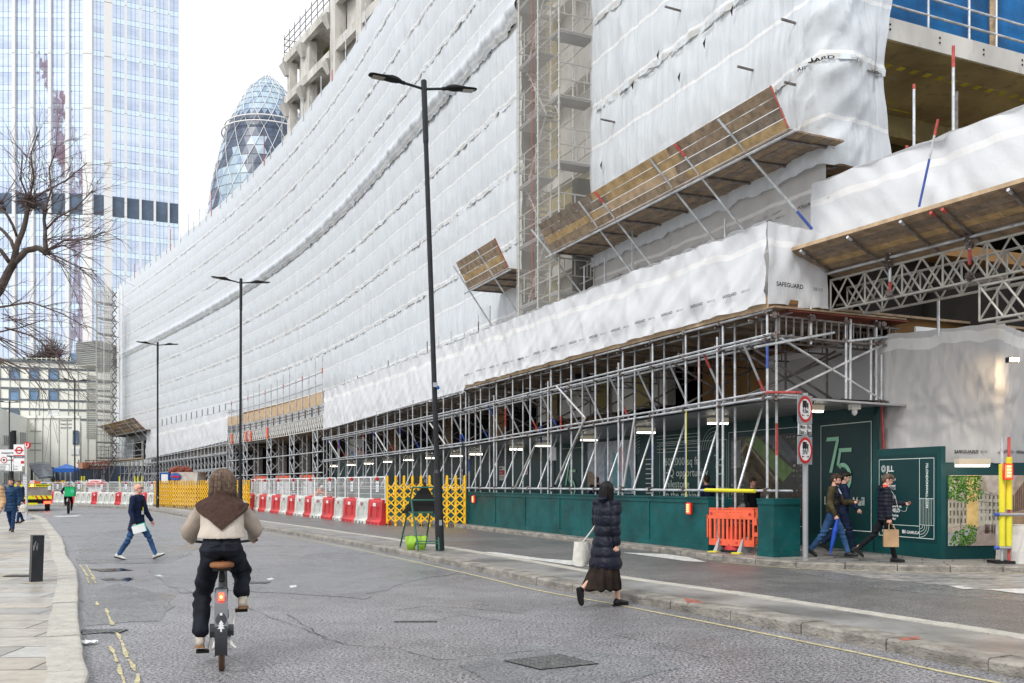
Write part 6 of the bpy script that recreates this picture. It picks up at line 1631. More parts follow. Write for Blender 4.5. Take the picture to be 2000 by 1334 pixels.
lamp=make_lamp('nearest and tallest double armed street lamp beside the green road sign frame')
lamp.location=(-1.6,20.5,.12); lamp.rotation_euler=(0,R(-2.1),math.atan2(.444,1))
LP=[(-11.8,40,.12,1,'second nearest double armed street lamp, its base hidden behind the cyclist'),(-22.3,58,.12,0,'third street lamp at the left end of the yellow barriers'),(-37.0,78,.1,-.2,'fourth street lamp in front of the cream building'),(-54,99,.1,0,'most distant street lamp at the far left edge')]
for x,y,z,tl,lab in LP: 
    c=dup(lamp,(x,y,z),0,lab,rot=(0,R(tl*.2),math.atan2(.5,1)))
b=MB(); q=V((-1.6,20.5,0)); p=W(850,752,20.4); b.box(p,(.09,.12,.1)); cc_=thing('post_camera','small grey and blue sensor box strapped to the nearest lamp post','sensor',p); b.build('housing','greyp',cc_); b=MB(); b.ell(p+V((.06,-.02,-.06)),(.04,.04,.045)); b.build('dome','blue',cc_)
# ================================================================ bollard, bus stop, direction sign
q=G(70,1135,.1); bol=thing('bollard','square black bollard leaning slightly on the left pavement','bollard',q)
b=MB(); rm=Matrix.Rotation(R(2),3,'Y'); bw_=.085
b.box(q+V((.012,0,.34)),(.165,.165,.70),R(38),tilt=rm); b.build('post','black',bol)
b=MB(); b.box(q+V((.026,0,.70)),(.168,.168,.02),R(38),tilt=rm); b.build('cap','black',bol)
b=MB()
for k in range(5): p=q+V((.03+.012*k,-.123+.007*k,.52+.03*(k%3))); b.box(p,(.02,.004,.09),R(-52),tilt=Matrix.Rotation(.5*(k%3-1),3,'Y'))
b.build('scratched_sticker','greyp',bol)
q=G(52,1014,.1); bs=thing('bus_stop_pole','bus stop pole with a red roundel flag and timetable on the left pavement','bus stop',q)
b=MB(); b.tube(q,q+V((0,0,3.1)),.05,10); b.build('pole','alu',bs); b=MB(); b.path([q,q+V((0,0,.05)),q+V((0,0,.18))],[.33,.3,.06],14); b.build('base','greyp',bs)
def bq(x,z,d=.0): return q+V((x,-.06-d,z))
def disc(b,fn,cx,cy,ra,rb,n=28): 
    for j in range(n):
        a0=2*pi*j/n;a1=2*pi*(j+1)/n
        b.add([fn(cx+ra*cos(a0),cy+ra*sin(a0)),fn(cx+ra*cos(a1),cy+ra*sin(a1)),fn(cx+rb*cos(a1),cy+rb*sin(a1)),fn(cx+rb*cos(a0),cy+rb*sin(a0))],[(0,1,2,3)])
b=MB(); p=q+V((.03,-.04,3.14)); b.path([p,p+V((0,.05,0))],[.15,.15],20); rd_=b.build('roundel_disc','red',bs); b=MB(); puttext(b,'U',.24,lambda x,y:p+V((x,-.008,y)),0,-.085,align='CENTER',bold=True); b.build('letter','white_plain',rd_)
b=MB(); b.obox(bq(-.52,2.25),V((.46,0,0)),V((0,.03,0)),V((0,0,.92))); fl_=b.build('flag','white_plain',bs)
f2=lambda x,y:bq(x,y,.006)
b=MB(); disc(b,f2,-.29,2.92,.155,.105); rectf(b,lambda x,y:bq(x,y,.010),-.48,-.10,2.89,2.95); rectf(b,f2,-.52,-.06,2.68,2.72); rectf(b,f2,-.21,-.07,2.36,2.47); b.build('red_roundel','red',fl_)
b=MB(); rectf(b,f2,-.52,-.06,2.59,2.68); b.build('stop_name_band','greyline',fl_)
b=MB(); puttext(b,'BUS STOP',.06,lambda x,y:bq(-.42+x,2.615+y,.01)); puttext(b,'100  153',.05,lambda x,y:bq(-.48+x,2.4+y,.01)) ; b.build('lettering','white_plain',fl_)
b=MB(); b.obox(bq(-.14,.95),V((.2,0,0)),V((0,.04,0)),V((0,0,.95))); tt=b.build('timetable','greyp',bs); b=MB(); 
for k in range(12): rectf(b,lambda x,y:bq(x,y,.006),-.12,.04,1.0+.07*k,1.03+.07*k)
b.build('print_line','white_plain',tt)
# direction sign
q=V((W(20,945,44).x,44,0.1)); ds_=thing('direction_sign','large white road direction sign to Liverpool St and Aldgate behind the bus stop','direction sign',q)
b=MB(); b.tube(q+V((0,.1,0)),q+V((0,.1,4.0)),.10,10); b.build('pole','black',ds_); b=MB(); b.tube(q+V((.12,.1,3.1)),q+V((.12,.1,4.05)),.11,8); b.build('signal_back','blackm',ds_)
def dq(px,py,d=0): v=W(px,py,43.9); v.y-=d; return v
b=MB(); a=dq(-42,920);c=dq(43,878); b.obox(a,V((c.x-a.x,0,0)),V((0,.04,0)),V((0,0,c.z-a.z))); pn=b.build('panel','greyl' if False else 'white_plain',ds_)
sc_=43.9/F
b=MB(); fn=lambda x,y:dq(0,0,.01)+V((x,0,y)) 
def dt(txt,px,py,s,al='LEFT'): 
    o=dq(px,py,.012); puttext(b,txt,s,lambda x,y:o+V((x,0,y)),align=al,bold=True)
dt('Liverpool St',3,886,.115); dt('Aldgate',13,892,.115); dt('Except for',-1,911,.07);dt('local buses',-1,914.5,.07);dt('& access',0,918,.07); dt('Except',27,911,.07);dt('access',27,917,.07)
for (x0,x1,y0,y1) in ((-40,41,899.3,898),(21.6,23.2,920,892),(-3,18.5,907,906.4),(-3,18.5,919.6,919),(18,18.5,919,906),(26,41,907,906.4),(26,26.5,919,906)):
    p0_=dq(x0,y0,.011);p1_=dq(x1,y1,.011); b.add([p0_,V((p1_.x,p0_.y,p0_.z)),p1_,V((p0_.x,p0_.y,p1_.z))],[(0,1,2,3)])
b.build('lettering','signbk',pn)
for px in (8,31):
    cc2=dq(px,898.5,.014); b=MB(); disc(b,lambda x,y:cc2+V((x,-.004,y)),0,0,.15,.115); b.build('red_ring','red',pn); b=MB(); disc(b,lambda x,y:cc2+V((x,0,y)),0,0,.12,0.0); b.build('white_disc','white_plain',pn); b=MB(); b.obox(cc2+V((-.05,-.012,-.04)),V((.1,0,0)),V((0,.004,0)),V((0,0,.09))); b.build('symbol','signbk',pn)
# ================================================================ barriers
def water_barrier(mt,lab,L_=1.72):
    t=thing('water_barrier',lab,'water barrier',(0,0,0),0,'red and white water filled barriers')
    b=MB(); w=L_*.97; pr=[(-.24,0),(-.24,.12),(-.17,.22),(-.13,.9),(-.10,.98),(.10,.98),(.13,.9),(.17,.22),(.24,.12),(.24,0)]
    # lower edge with notches
    b.prism([(x_,y_,z_) for x_,(y_,z_) in [(-w/2,p) for p in pr]],(w,0,0)); b.build('body',mt,t,local=True)
    b=MB(); dk_='redpl' if mt=='redpl' else 'whpl'
    for sx_ in (-1,1):
        for k in range(2): b.obox((sx_*w*.22-.1+.13*k*1,-.185,.30+.0*k),(.06,0,0),(0,.03,0),(0,0,.42))
    b.obox((-w*.42,-.195,.16),(w*.84,0,0),(0,.03,0),(0,0,.05)); b.build('rib',dk_,t,local=True)
    b=MB()
    for x_ in (-w*.3,0,w*.22): b.obox((x_,-.246,-.0),(.14,0,0),(0,.01,0),(0,0,.09))
    for x_ in (-w*.27,w*.12): b.add([(x_,-.168,.34),(x_+.16,-.168,.34),(x_+.08,-.160,.50)],[(0,1,2)]); b.add([(x_,-.150,.66),(x_+.08,-.160,.5),(x_+.16,-.15,.66)],[(0,1,2)])
    b.build('recess','coup' if mt=='whpl' else 'redd',t,local=True)  # dark plates on the body stand in for shade in its recesses
    for x_,cm in ((-.17,'white_plain'),(-.01,'redpl' if mt=='whpl' else 'white_plain'),(.15,'white_plain' if mt=='whpl' else 'redpl')):
        b=MB(); b.obox((x_,-.150,.72),(.14,0,0),(0,.012,0),(0,0,.13)); b.build('reflector','greyp' if cm=='white_plain' and mt=='whpl' else cm,t,local=True)
    b=MB(); b.box((0,0,1.0),(w*.4,.14,.05)); b.build('filler_neck',mt,t,local=True)
    return t
M['redd']=mat('red_plastic_shaded',(.28,.02,.025),.5)  # darker copy of the red plastic, recess shade put into its colour
mg_,N,L,b_=newmat('grey_fence_mesh'); setp(b_,rough=.6); b_.inputs['Base Color'].default_value=(.42,.42,.40,1)
tp=N.new('ShaderNodeBsdfTransparent'); ms=N.new('ShaderNodeMixShader'); ms.inputs[0].default_value=.42; L.new(tp.outputs[0],ms.inputs[1]); L.new(b_.outputs[0],ms.inputs[2]); L.new(ms.outputs[0],N['Material Output'].inputs['Surface']); M['fmesh']=mg_
def mesh_panel(lab,L_=1.72):
    t=thing('mesh_fence_panel',lab,'fence panel',(0,0,0),0,'white framed mesh panels on the water barriers')
    b=MB(); w=L_*.95; b.path([(-w/2,0,.85),(-w/2,0,1.78),(-w/2+.06,0,1.86),(w/2-.06,0,1.86),(w/2,0,1.78),(w/2,0,.85)],.027,8); b.tube((-w/2,0,1.0),(w/2,0,1.0),.02,6); b.build('frame','white_plain',t,local=True)
    b=MB(); b.add([(-w/2,0,1.0),(w/2,0,1.0),(w/2,0,1.85),(-w/2,0,1.85)],[(0,1,2,3)]); b.build('mesh','fmesh',t,local=True)
    b=MB()
    for z_ in (1.2,1.42,1.64): b.tube((-w/2,0,z_),(w/2,0,z_),.006,4)
    b.build('wire','white_plain',t,local=True)
    return t
def sign_on_panel(t,lamp_=True):
    b=MB(); b.obox((-.16,-.035,1.28),(.32,0,0),(0,.012,0),(0,0,.42)); s_=b.build('notice','white_plain',t,local=True); b=MB(); puttext(b,'conn',.12,lambda x,y:V((-.14+x*.95,-.037,1.56+y)),bold=True)
    for k in range(4): b.obox((-.12,-.038,1.34+.045*k),(.24,0,0),(0,.002,0),(0,0,.014))
    b.build('lettering','bluet',s_,local=True)
    b=MB(); b.path([(-.1,-.02,1.80),(.06,-.02,1.80)],[.075,.075],10); b.build('lamp','red',t,local=True)
rb=water_barrier('redpl','red water filled barrier at the near right end of the row beside the yellow trellis'); wb=water_barrier('whpl','white water filled barrier next to the nearest red one')
mp1=mesh_panel('mesh panel with notice'); sign_on_panel(mp1); mp2=mesh_panel('plain mesh panel')
# near line
pA=G(752,1026);pB=G(489,996); nB=15; dr=(pB-pA); used=[0,0,0,0]
for i in range(nB):
    c=pA.lerp(pB,(i+.5)/nB); c.z=0; ang=math.atan2(-dr.y,-dr.x)+random.uniform(-.09,.09); red=(i%2==0)
    pw='%s %s water barrier from the near end of the near row'
    lab=pw%(ORD[i//2],'red' if red else 'white')
    src=rb if red else wb
    if (red and not used[0]) or ((not red) and not used[1]):
        src.location=c; src.rotation_euler=(0,0,ang); src['label']=lab; used[0 if red else 1]=1
    else: dup(src,c,ang,lab)
    ms_=mp1 if i%2==0 else mp2
    lab='%s %s mesh panel from the near end of the near barrier row'%(ORD[i//2],'notice bearing' if i%2==0 else 'plain')
    k=2 if i%2==0 else 3
    if not used[k]: ms_.location=c; ms_.rotation_euler=(0,0,ang); ms_['label']=lab; used[k]=1
    else: dup(ms_,c,ang,lab)
# far line
pA=V((W(304,945,67).x,67,0)); pB=V((W(60,945,80).x,80,0)); nB=22; dr=pB-pA
for i in range(nB):
    c=pA.lerp(pB,(i+.5)/nB); ang=math.atan2(-dr.y,-dr.x); red=(i%4==1)
    d_=dup(rb if red else wb,c,ang,'%s %s water barrier from the right end of the far row'%(ORD[i//4 if red else i-(i+2)//4],'red' if red else 'white')); d_.scale=(dr.length/nB/1.72,1,.95)
    if i%2==0:
        d_=dup(mp1 if i%4==0 else mp2,c,ang,'%s mesh panel from the right end of the far barrier row'%ORD[i//2]); d_.scale=(1.9*dr.length/nB/1.72,1,.93)
# yellow expanding trellis barriers
def trellis(lab,p,d,L_,n,h=1.85,grp='yellow expanding trellis barriers'):
    t=thing('trellis_barrier',lab,'trellis barrier',p,0,grp); p=V(p);d=V(d).normalized();nrm=V((-d.y,d.x,0))
    def P(x,z,y=0): return p+d*x+nrm*y+V((0,0,z))
    for k in range(n+1):
        x=L_*k/n; b=MB(); b.obox(P(x-.045,.0,-.035),d*.09,nrm*.05,V((0,0,h))); b.ell(P(x,h,-.01),(.045,.03,.05),8,6); b.build('upright','yelpl',t)
    b=MB(); st=L_/n; rows=5; z0=.15;z1=h-.25; dz=(z1-z0)/rows
    for k in range(n):
        for r_ in range(rows):
            a=z0+r_*dz; x=L_*k/n
            b.beam(P(x,a,-.05),P(x+st,a+dz,-.05),.02,.045); b.beam(P(x+st,a,-.065),P(x,a+dz,-.065),.02,.045)
            
    b.build('lattice','yelpl',t)
    b=MB()
    for k in (0,n//2,n): b.ell(P(L_*k/n,.05,0),(.08,.05,.06),8,6)
    b.build('wheel','blackm',t)
    return t
a=G(757,1027);c=G(908,1030); trellis('near yellow trellis barrier behind the green sign frame and nearest lamp post',a,(c-a),(c-a).length,9 ,1.87)
pf=[G(303,989),G(333,990),G(393,993),G(440,994),G(487,996)]
labs=['leftmost yellow trellis barrier at the third street lamp','yellow trellis barrier in front of the blue container','yellow trellis barrier left of the cyclist head, before the rusty skip','yellow trellis barrier right of the cyclist head beside the second lamp']
for i in range(4):
    a=pf[i];c=pf[i+1]; a=V((a.x,lerp(66,54,i/4),0));a.x=(pf_x:=[303,340,393,440,487][i]-1000)/F*a.y; Yb=lerp(66,54,(i+1)/4); c=V((([303,340,393,440,487][i+1]-1000)/F*Yb,Yb,0))
    trellis(labs[i],a,(c-a),(c-a).length,11,1.78)
# white framed gate in the walkway behind the lamp
gp_=FP(s_px(870,LO-1.5),LO-1.5,.12); t=thing('mesh_gate','white tube framed gate seen in the walkway behind the nearest lamp post','gate',gp_); b=MB(); d=V((.42,-.9,0)); b.path([gp_,gp_+V((0,0,1.6)),gp_+V((0,0,1.7))+d*.1,gp_+V((0,0,1.7))+d*2.0,gp_+V((0,0,1.6))+d*2.1,gp_+d*2.1],.03,8); b.build('frame','white_plain',t)
# road works sign frame seen from behind with green bag
sf=thing('road_sign_frame','green tubular folding frame holding a black triangular sign seen from behind','folding road sign',G(822,1072,.12))
Y0=21.0
def SF(px,py,Y): return W(px,py,Y)
b=MB()
b.tube(SF(806,952,20.9),SF(781,1070,21.6),.020,8); b.tube(SF(848,952,20.9),SF(830,1071,21.6),.020,8); b.build('rear_leg','green',sf)
b=MB(); b.tube(SF(803,975,20.8),SF(817,1075,20.3),.022,8); b.tube(SF(852,975,20.8),SF(858,1074,20.3),.022,8); b.build('front_leg','green',sf)
b=MB()
for (x0,x1,y) in ((806,848,952),(804,850,977),(798,846,1001)): b.tube(SF(x0,y,20.88),SF(x1,y,20.88),.02,8)
b.tube(SF(815,1057,20.4),SF(856,1057,20.4),.014,6); b.tube(SF(816,1062,20.4),SF(857,1062,20.4),.014,6); b.tube(SF(786,1047,21.4),SF(836,1047,21.4),.014,6); b.build('cross_bar','green',sf)
b=MB(); tri=[SF(783,1003,20.96),SF(865,1003,20.96),SF(833,948,20.96),SF(826,948,20.96)]; b.prism([p for p in tri],V((0,.02,0))); b.build('triangular_plate','blackm',sf)
bgp=W(812,1052,20.7); b=MB()
def bagf(u,w_):
    x=lerp(-.23,.25,u); 
    hang=(.20+.10*abs(sin(u*pi*1.5+.4)))*(1 if u<.5 or u>.62 else .62)
    z=-hang*w_+.06*(1-w_); y=(.09*sin(pi*w_))*(1)+.02*nz(u*8,w_*5)
    x2=x+.10*(.35-u)*w_; return bgp+V((x2,-y-.03,z+.03*nz(u*5,2)))
b.grid(bagf,rangef(0,1,.05),rangef(0,1,.1)); 
b.grid(lambda u,w_:(lambda q:V((q.x,2*(bgp.y)-q.y,q.z)))(bagf(u,w_)),rangef(0,1,.05),rangef(0,1,.1),flip=True)
tag(b.build('sandbag','lime',loc=tuple(bgp),smooth=True),'lime green ballast bag draped over the foot of the green sign frame','sandbag')
# litter
for i,(px,py,zz,w_) in enumerate(((1347,1060,.12,.1),(1395,1073,.12,.12),(168,1259,0,.1))):
    q=G(px,py,zz); b=MB(); b.grid(lambda u,v,q=q:q+V((u*w_,v*w_*.6,.03+.03*nz(u*3+i,v*3))),rangef(-1,1,.25),rangef(-1,1,.25)); tag(b.build('litter','white_plain',loc=tuple(q)),['crumpled white litter on the kerb under the teal wall','white litter beside the orange barrier foot','crumpled clear plastic by the gutter grate at bottom left'][i],'litter')
# ================================================================ tipper truck
Yt=54; q=V((W(70,945,Yt).x,Yt,0)); tk=thing('truck','flatbed maintenance truck seen from behind with yellow and red chevrons','truck',q)
def T(px,py,dy=0): v=W(px,py,Yt); v.y+=dy; return v
def tb_(nm,mt,x0,x1,y0,y1,dy0,dep,par=tk):
    a=T(x0,y1,dy0);c=T(x1,y0,dy0); b=MB(); b.obox(a,V((c.x-a.x,0,0)),V((0,dep,0)),V((0,0,c.z-a.z))); return b.build(nm,mt,par)
M['truckg']=mat('drop_side',(.26,.24,.22),.5,var=.3,vs=2); M['chy']=mat('chevron_yellow',(.80,.75,.03),.4,var=.05)
tb_('tailboard','truckg',31,97,951,971,0,.06); tb_('side_board','truckg',31,33,951,971,.07,4.2); tb_('side_board','truckg',95,97,951,971,.07,4.2)
tb_('bed','blackm',31,97,975,979,.0,4.4); tb_('chassis','blackm',42,88,979,984,.1,5.2)
h=tb_('header_board','chy',33,97,945,951,-.04,.1); b=MB(); o_=T(50,949.6,-.05); puttext(b,'HIGHWAY MAINTENANCE',.15,lambda x,y:o_+V((x*.8,0,y)),bold=True); b.build('lettering','signbk',h)
ch=tb_('chevron_board','chy',31,98,968,975,-.05,.06)
for k in range(7):
    x=34+k*9; b=MB(); sg_=1 if x<64 else -1; pts=[T(x-2*sg_,975,-.06),T(x+3-2*sg_,975,-.06),T(x+3+2*sg_,968.3,-.06),T(x+2*sg_,968.3,-.06)]; b.prism(pts,V((0,.008,0))); b.build('red_stripe','red',ch)
b=MB(); pts=[T(57,975,-.075),T(66,975,-.075),T(64,969,-.075),T(59,969,-.075)]; b.prism(pts,V((0,.008,0))); b.build('yellow_centre','chy',ch)
for x0 in (41,84): tb_('tail_light','redlight' if x0==84 else 'red',x0,x0+12,979,984,-.03,.08)
tb_('number_plate','chy',56,73,982,986,-.02,.04); tb_('mirror_lamp','white_plain',91,96,949,957,-.12,.1); tb_('lamp','orlight',61,66,947,950,-.1,.08)
for (x,dy) in ((36,.7),(86,.7),(36,3.9),(86,3.9)):
    a=T(x,990.5,dy); 
    b=MB(); c=V((a.x,a.y,.40)); b.tube(c,c+V((.26,0,0)),.40,18); w_=b.build('wheel','blackm',tk); b=MB(); b.tube(c+V((-.01,0,0)),c+V((.27,0,0)),.2,12); b.build('hub','greyp',w_)
cab=tb_('cab','white_plain',33,95,941,975,4.3,1.6); tb_('rear_window','gd',40,88,944,951,4.22,.06,cab)
tb_('beacon','redlight',60,67,938,941,4.5,.3,cab)
tk.rotation_euler=(0,0,R(27))
ld=thing('truck_load','orange and red boards loaded on the truck bed','truck load',tuple(tk.location),R(0))
for k,(x0,x1,y0,mt_2) in enumerate(((35,44,939,'orpl'),(46,58,941,'redpl'),(58,66,938,'white_plain'),(66,78,940,'orpl'),(79,90,943,'bluet'))):
    a=T(x0+1,975,1+.4*k);c=T(x1,y0,1+.4*k); b=MB(); b.obox(a,V((c.x-a.x,0,0)),V((0,.3,0)),V((0,0,c.z-a.z))); b.build('board',mt_2,ld)
ld.rotation_euler=(0,0,R(27))
# ================================================================ trees
M['bark']=mat('plane_bark',(.085,.065,.055),.9,var=.5,vs=9,bump=.8,bs=30)
M['twig']=mat('twig_bark',(.11,.08,.075),.9,var=.3)
tr_=thing('bare_tree','leafless plane tree with knuckled limbs reaching in at the left edge','tree',(-9.6,13,.1))
YT=13.0
def TP(px,py,dy=0): return W(px,py,YT+dy)
b=MB(); b.path([V((-9.6,13,.1)),V((-9.5,13,1.5)),V((-9.2,13,3.0)),TP(-120,700)],[.24,.2,.17,.13],12); b.build('trunk','bark',tr_,smooth=True)
limbs=[([(-120,700),(-50,625),(0,566),(28,512),(50,490),(72,484),(90,492)],[.13,.105,.10,.085,.07,.065,.07]),([(24,522),(32,482),(48,440),(56,405),(57,392)],[.085,.065,.055,.05,.07]),([(90,494),(88,460),(86,430),(88,410)],[.06,.045,.035,.045]),([(-30,470),(0,488),(18,512)],[.035,.045,.05]),([(-30,420),(5,450),(22,470),(29,490)],[.03,.035,.04,.04]),([(-20,395),(10,415),(25,440),(33,462)],[.03,.03,.03,.03]),([(88,490),(112,482),(130,478)],[.035,.02,.012]),([(-120,700),(-60,660),(-10,650),(40,640),(90,622)],[.07,.04,.022,.014,.008]),([(-80,720),(-30,700),(0,705),(50,730)],[.04,.03,.02,.01])]
for pts,rs in limbs:
    P_=[TP(x,y,.25*nz(x*.02,y*.02)) for x,y in pts]; b=MB(); pp=[];rr=[]
    for i in range(len(P_)-1):
        for k in range(3): pp.append(P_[i].lerp(P_[i+1],k/3)+V((.012*nz(i+k*.3,pts[0][0]),0,.012*nz(k*.7,i)))); rr.append(.62*lerp(rs[i],rs[i+1],k/3)*(1+.18*nz(i*2+k,pts[0][1])))
    pp.append(P_[-1]);rr.append(.62*rs[-1]); b.path(pp,rr,9); b.build('limb','bark',tr_,smooth=True)
for (x,y,r_) in ((57,390,.075),(90,492,.06),(88,410,.04),(5,408,.05),(2,395,.04)):
    b=MB(); b.ell(TP(x,y),(r_,r_*.9,r_*.8),10,7); b.build('knuckle','bark',tr_,smooth=True)
rn=random.Random(11)
def twigs(cx,cy,n,l0,l1,a0,a1,droop,nm='twig_cluster',r0=.0062):
    b=MB()
    for i in range(max(3,int(n*.58))):
        a=R(rn.uniform(a0,a1)); L_=rn.uniform(l0,l1*1.1)*YT/F; p=TP(cx+rn.uniform(-9,9),cy+rn.uniform(-8,8),rn.uniform(-.1,.1)); yv=rn.uniform(-.5,.5); pts=[p]; k=9; d=V((cos(a),yv,sin(a)))
        cv=rn.uniform(-.05,.05)
        for j in range(k):
            d=d+V((cv*sin(a)+rn.uniform(-.13,.13),rn.uniform(-.1,.1),-cv*cos(a)-droop*.07+rn.uniform(-.13,.13))); pts.append(pts[-1]+d.normalized()*L_/k)
        b.path(pts,[r0*(1-.75*j/k) for j in range(k+1)],4,cap=False)
        for s_ in range(rn.randint(2,5)):
            j=rn.randint(2,k-1); e=(pts[j]-pts[j-1]).normalized(); e=(e+V((rn.uniform(-.7,.7),rn.uniform(-.4,.4),rn.uniform(-.7,.7)))).normalized(); q=[pts[j]]
            LL=L_*rn.uniform(.15,.4)
            for m_ in range(4): e=e+V((rn.uniform(-.12,.12),0,rn.uniform(-.1,.12))); q.append(q[-1]+e.normalized()*LL/4)
            b.path(q,[r0*.5,r0*.42,r0*.36,r0*.3,r0*.25],3,cap=False)
    b.build(nm,'twig',tr_)
twigs(57,390,14,60,190,20,160,0.2); twigs(90,492,18,70,170,-60,40,.3); twigs(88,412,12,50,170,-10,120,.1); twigs(88,470,14,60,160,-30,60,.3); twigs(5,400,12,50,130,30,140,.1); twigs(60,400,8,40,100,-40,10,.4)
twigs(10,620,14,80,230,-35,15,.5); twigs(-10,660,16,100,240,-45,0,.3); twigs(0,560,8,60,150,-60,0,.4); twigs(-10,700,10,60,150,-60,-10,.3); twigs(130,478,10,50,120,-50,40,.3); twigs(-20,500,8,60,120,10,90,.1)
sec=[[(88,410),(100,372),(96,330),(110,290)],[(57,390),(66,350),(60,300),(75,262)],[(57,392),(40,350),(45,300)],[(90,490),(125,470),(165,468),(205,452)],[(90,492),(120,505),(150,520),(190,530)],[(88,450),(112,425),(150,405),(180,372)],[(57,395),(85,375),(130,352),(170,318)],[(10,640),(60,655),(110,690),(140,740)],[(0,700),(50,722),(90,770)],[(0,600),(60,590),(120,612),(170,640)]]
for pts in sec:
    P_=[TP(x,y,.3*nz(x*.05,y*.05)) for x,y in pts]; b=MB(); n_=len(P_); b.path(P_,[lerp(.016,.006,i/(n_-1)) for i in range(n_)],6); b.build('small_limb','twig',tr_)
    for (x,y),(x2,y2) in zip(pts[:-1],pts[1:]):
        an_=math.degrees(math.atan2(-(y2-y),x2-x))
        for t_ in (.3,.75): twigs(lerp(x,x2,t_),lerp(y,y2,t_),3,25,90,an_-55,an_+55,.25,r0=.0048)
b=MB()
for i in range(70): 
    c=TP(57,398)+V((rn.uniform(-.13,.13),rn.uniform(-.12,.12),rn.uniform(-.08,.09))); e=V((rn.uniform(-1,1),rn.uniform(-1,1),rn.uniform(-.5,.5))).normalized()*.13; b.path([c-e,c+V((0,0,.02)),c+e],.006,3,cap=False)
tag(b.build('bird_nest','twig',loc=tuple(TP(57,398))),'ragged bird nest of sticks in the fork of the bare tree','nest')
# roof shrubs
def shrub(lab,px,py,w_,h_,mt,Y=131,n=260):
    c=W(px,py,Y); t=thing('roof_shrub',lab,'shrub',c,0,'shrubs on the roof terrace'); b=MB()
    for i in range(n):
        a=R(rn.uniform(20,160)); L_=rn.uniform(.4,1)*h_; d=V((cos(a)*w_/h_*.8,rn.uniform(-.5,.5),sin(a))); p=c+V((rn.uniform(-.3,.3)*w_,0,0)); q=p+d*L_*.55+V((0,0,0)); e=q+(d+V((rn.uniform(-.6,.6),0,rn.uniform(-.4,.4))))*L_*.45
        b.path([p,q,e],[.05,.04,.02],3,cap=False)
    b.build('branch',mt,t)
shrub('larger brown leafless shrub on the roof terrace',98,708,3.0,4.0,'twig'); shrub('smaller shrub left of the big one on the roof terrace',72,708,2.4,1.8,'twig',n=120)
M['evg']=mat('evergreen',(.05,.09,.03),.8,var=.5,vs=2)
b=MB(); c=W(90,709,130)
for i in range(500):
    p=c+V((rn.uniform(-5,3.5),rn.uniform(-.5,.5),rn.uniform(0,.9)*(1-abs(rn.uniform(-1,1))*.5))); e=.16; u=V((rn.uniform(-1,1),rn.uniform(-1,1),rn.uniform(-1,1))).normalized()*e; v=V((rn.uniform(-1,1),rn.uniform(-1,1),rn.uniform(-1,1))).normalized()*e; b.add([p-u,p+v,p+u,p-v],[(0,1,2,3)])
tag(b.build('roof_planting','evg',loc=tuple(c)),'low green planting along the roof terrace edge','planting')

# red luffing crane behind the viewpoint, mirrored in the glass tower
def XR(px,py): x=(px-1000)/F*440; return V((x+10.1,-65,CH+(HY-py)/F*440))
M['craner']=mat('crane_red',(.42,.03,.05),.5)
ck=thing('tower_crane','red luffing crane that shows as a broken reflection in the glass tower','crane',(XR(150,480).x,-65,0))
def boom(nm,a,c,w_):
    b=MB(); d=(c-a).normalized(); s_=V((0,1,0)).cross(d).normalized()*w_; y=V((0,w_,0)); n=int((c-a).length/(w_*2.4))
    for q in (s_+y,s_-y,-s_+y,-s_-y): b.beam(a+q,c+q,.55,.55)
    for k in range(n):
        p=a.lerp(c,k/n);q=a.lerp(c,(k+1)/n); b.beam(p+s_+y,q-s_+y,.35,.35); b.beam(p-s_+y,q+s_+y,.35,.35)
    b.build(nm,'craner',ck)
m0=XR(152,470); boom('mast',V((m0.x,-65,0)),m0,1.3); boom('jib',XR(146,420),XR(84,108),1.1); boom('a_frame',XR(146,420),XR(163,330),.8)
for x0,y0,x1,y1 in ((112,285,128,322),(120,178,133,225),(118,210,130,232),(138,440,150,480),(103,285,116,300)):
    p=XR(x0,y1);q=XR(x1,y0); b=MB(); b.obox(p,V((q.x-p.x,0,0)),V((0,2.5,0)),V((0,0,q.z-p.z))); b.build('machinery','craner',ck)
b=MB(); b.tube(XR(163,330),XR(84,108),.2,4); b.tube(XR(163,330),XR(110,200),.2,4); b.build('cable','craner',ck)
# ================================================================ people
def fin(mb,name,mt,parent,vox=.01,disp=None,sm=3,smf=.5):
    o=mb.build(name,mt,None,local=True)
    md=o.modifiers.new('r','REMESH'); md.mode='VOXEL'; md.voxel_size=vox
    m2=o.modifiers.new('s','SMOOTH'); m2.iterations=sm; m2.factor=smf
    dg=bpy.context.evaluated_depsgraph_get(); me=bpy.data.meshes.new_from_object(o.evaluated_get(dg))
    o.modifiers.clear(); old=o.data; o.data=me; bpy.data.meshes.remove(old)
    if disp:
        ns=[v.normal.copy() for v in me.vertices]
        for v,n in zip(me.vertices,ns): v.co=v.co+n*disp(v.co,n)
    me.polygons.foreach_set('use_smooth',[True]*len(me.polygons)); me.update()
    if len(me.materials)==0: me.materials.append(M[mt])
    o.parent=parent
    return o
def cloth(amp=.006,sc=9,zs=1.0):
    return lambda c,n: amp*nz(c.x*sc,c.y*sc,c.z*sc*zs)+amp*.5*nz(c.x*sc*2.7,c.y*sc*2.7,c.z*sc*2.7*zs+5)
def puff(pitch=.085,amp=.012,top=0):
    def f(c,n):
        ph=((c.z+.012*nz(c.x*6,c.y*6)+top)/pitch)%1.0
        return amp*(abs(sin(pi*ph))**.55)-amp*.7+.006*nz(c.x*18,c.y*18,c.z*24)+.010*nz(c.x*8+c.z*5,c.y*8,c.z*6)
    return f
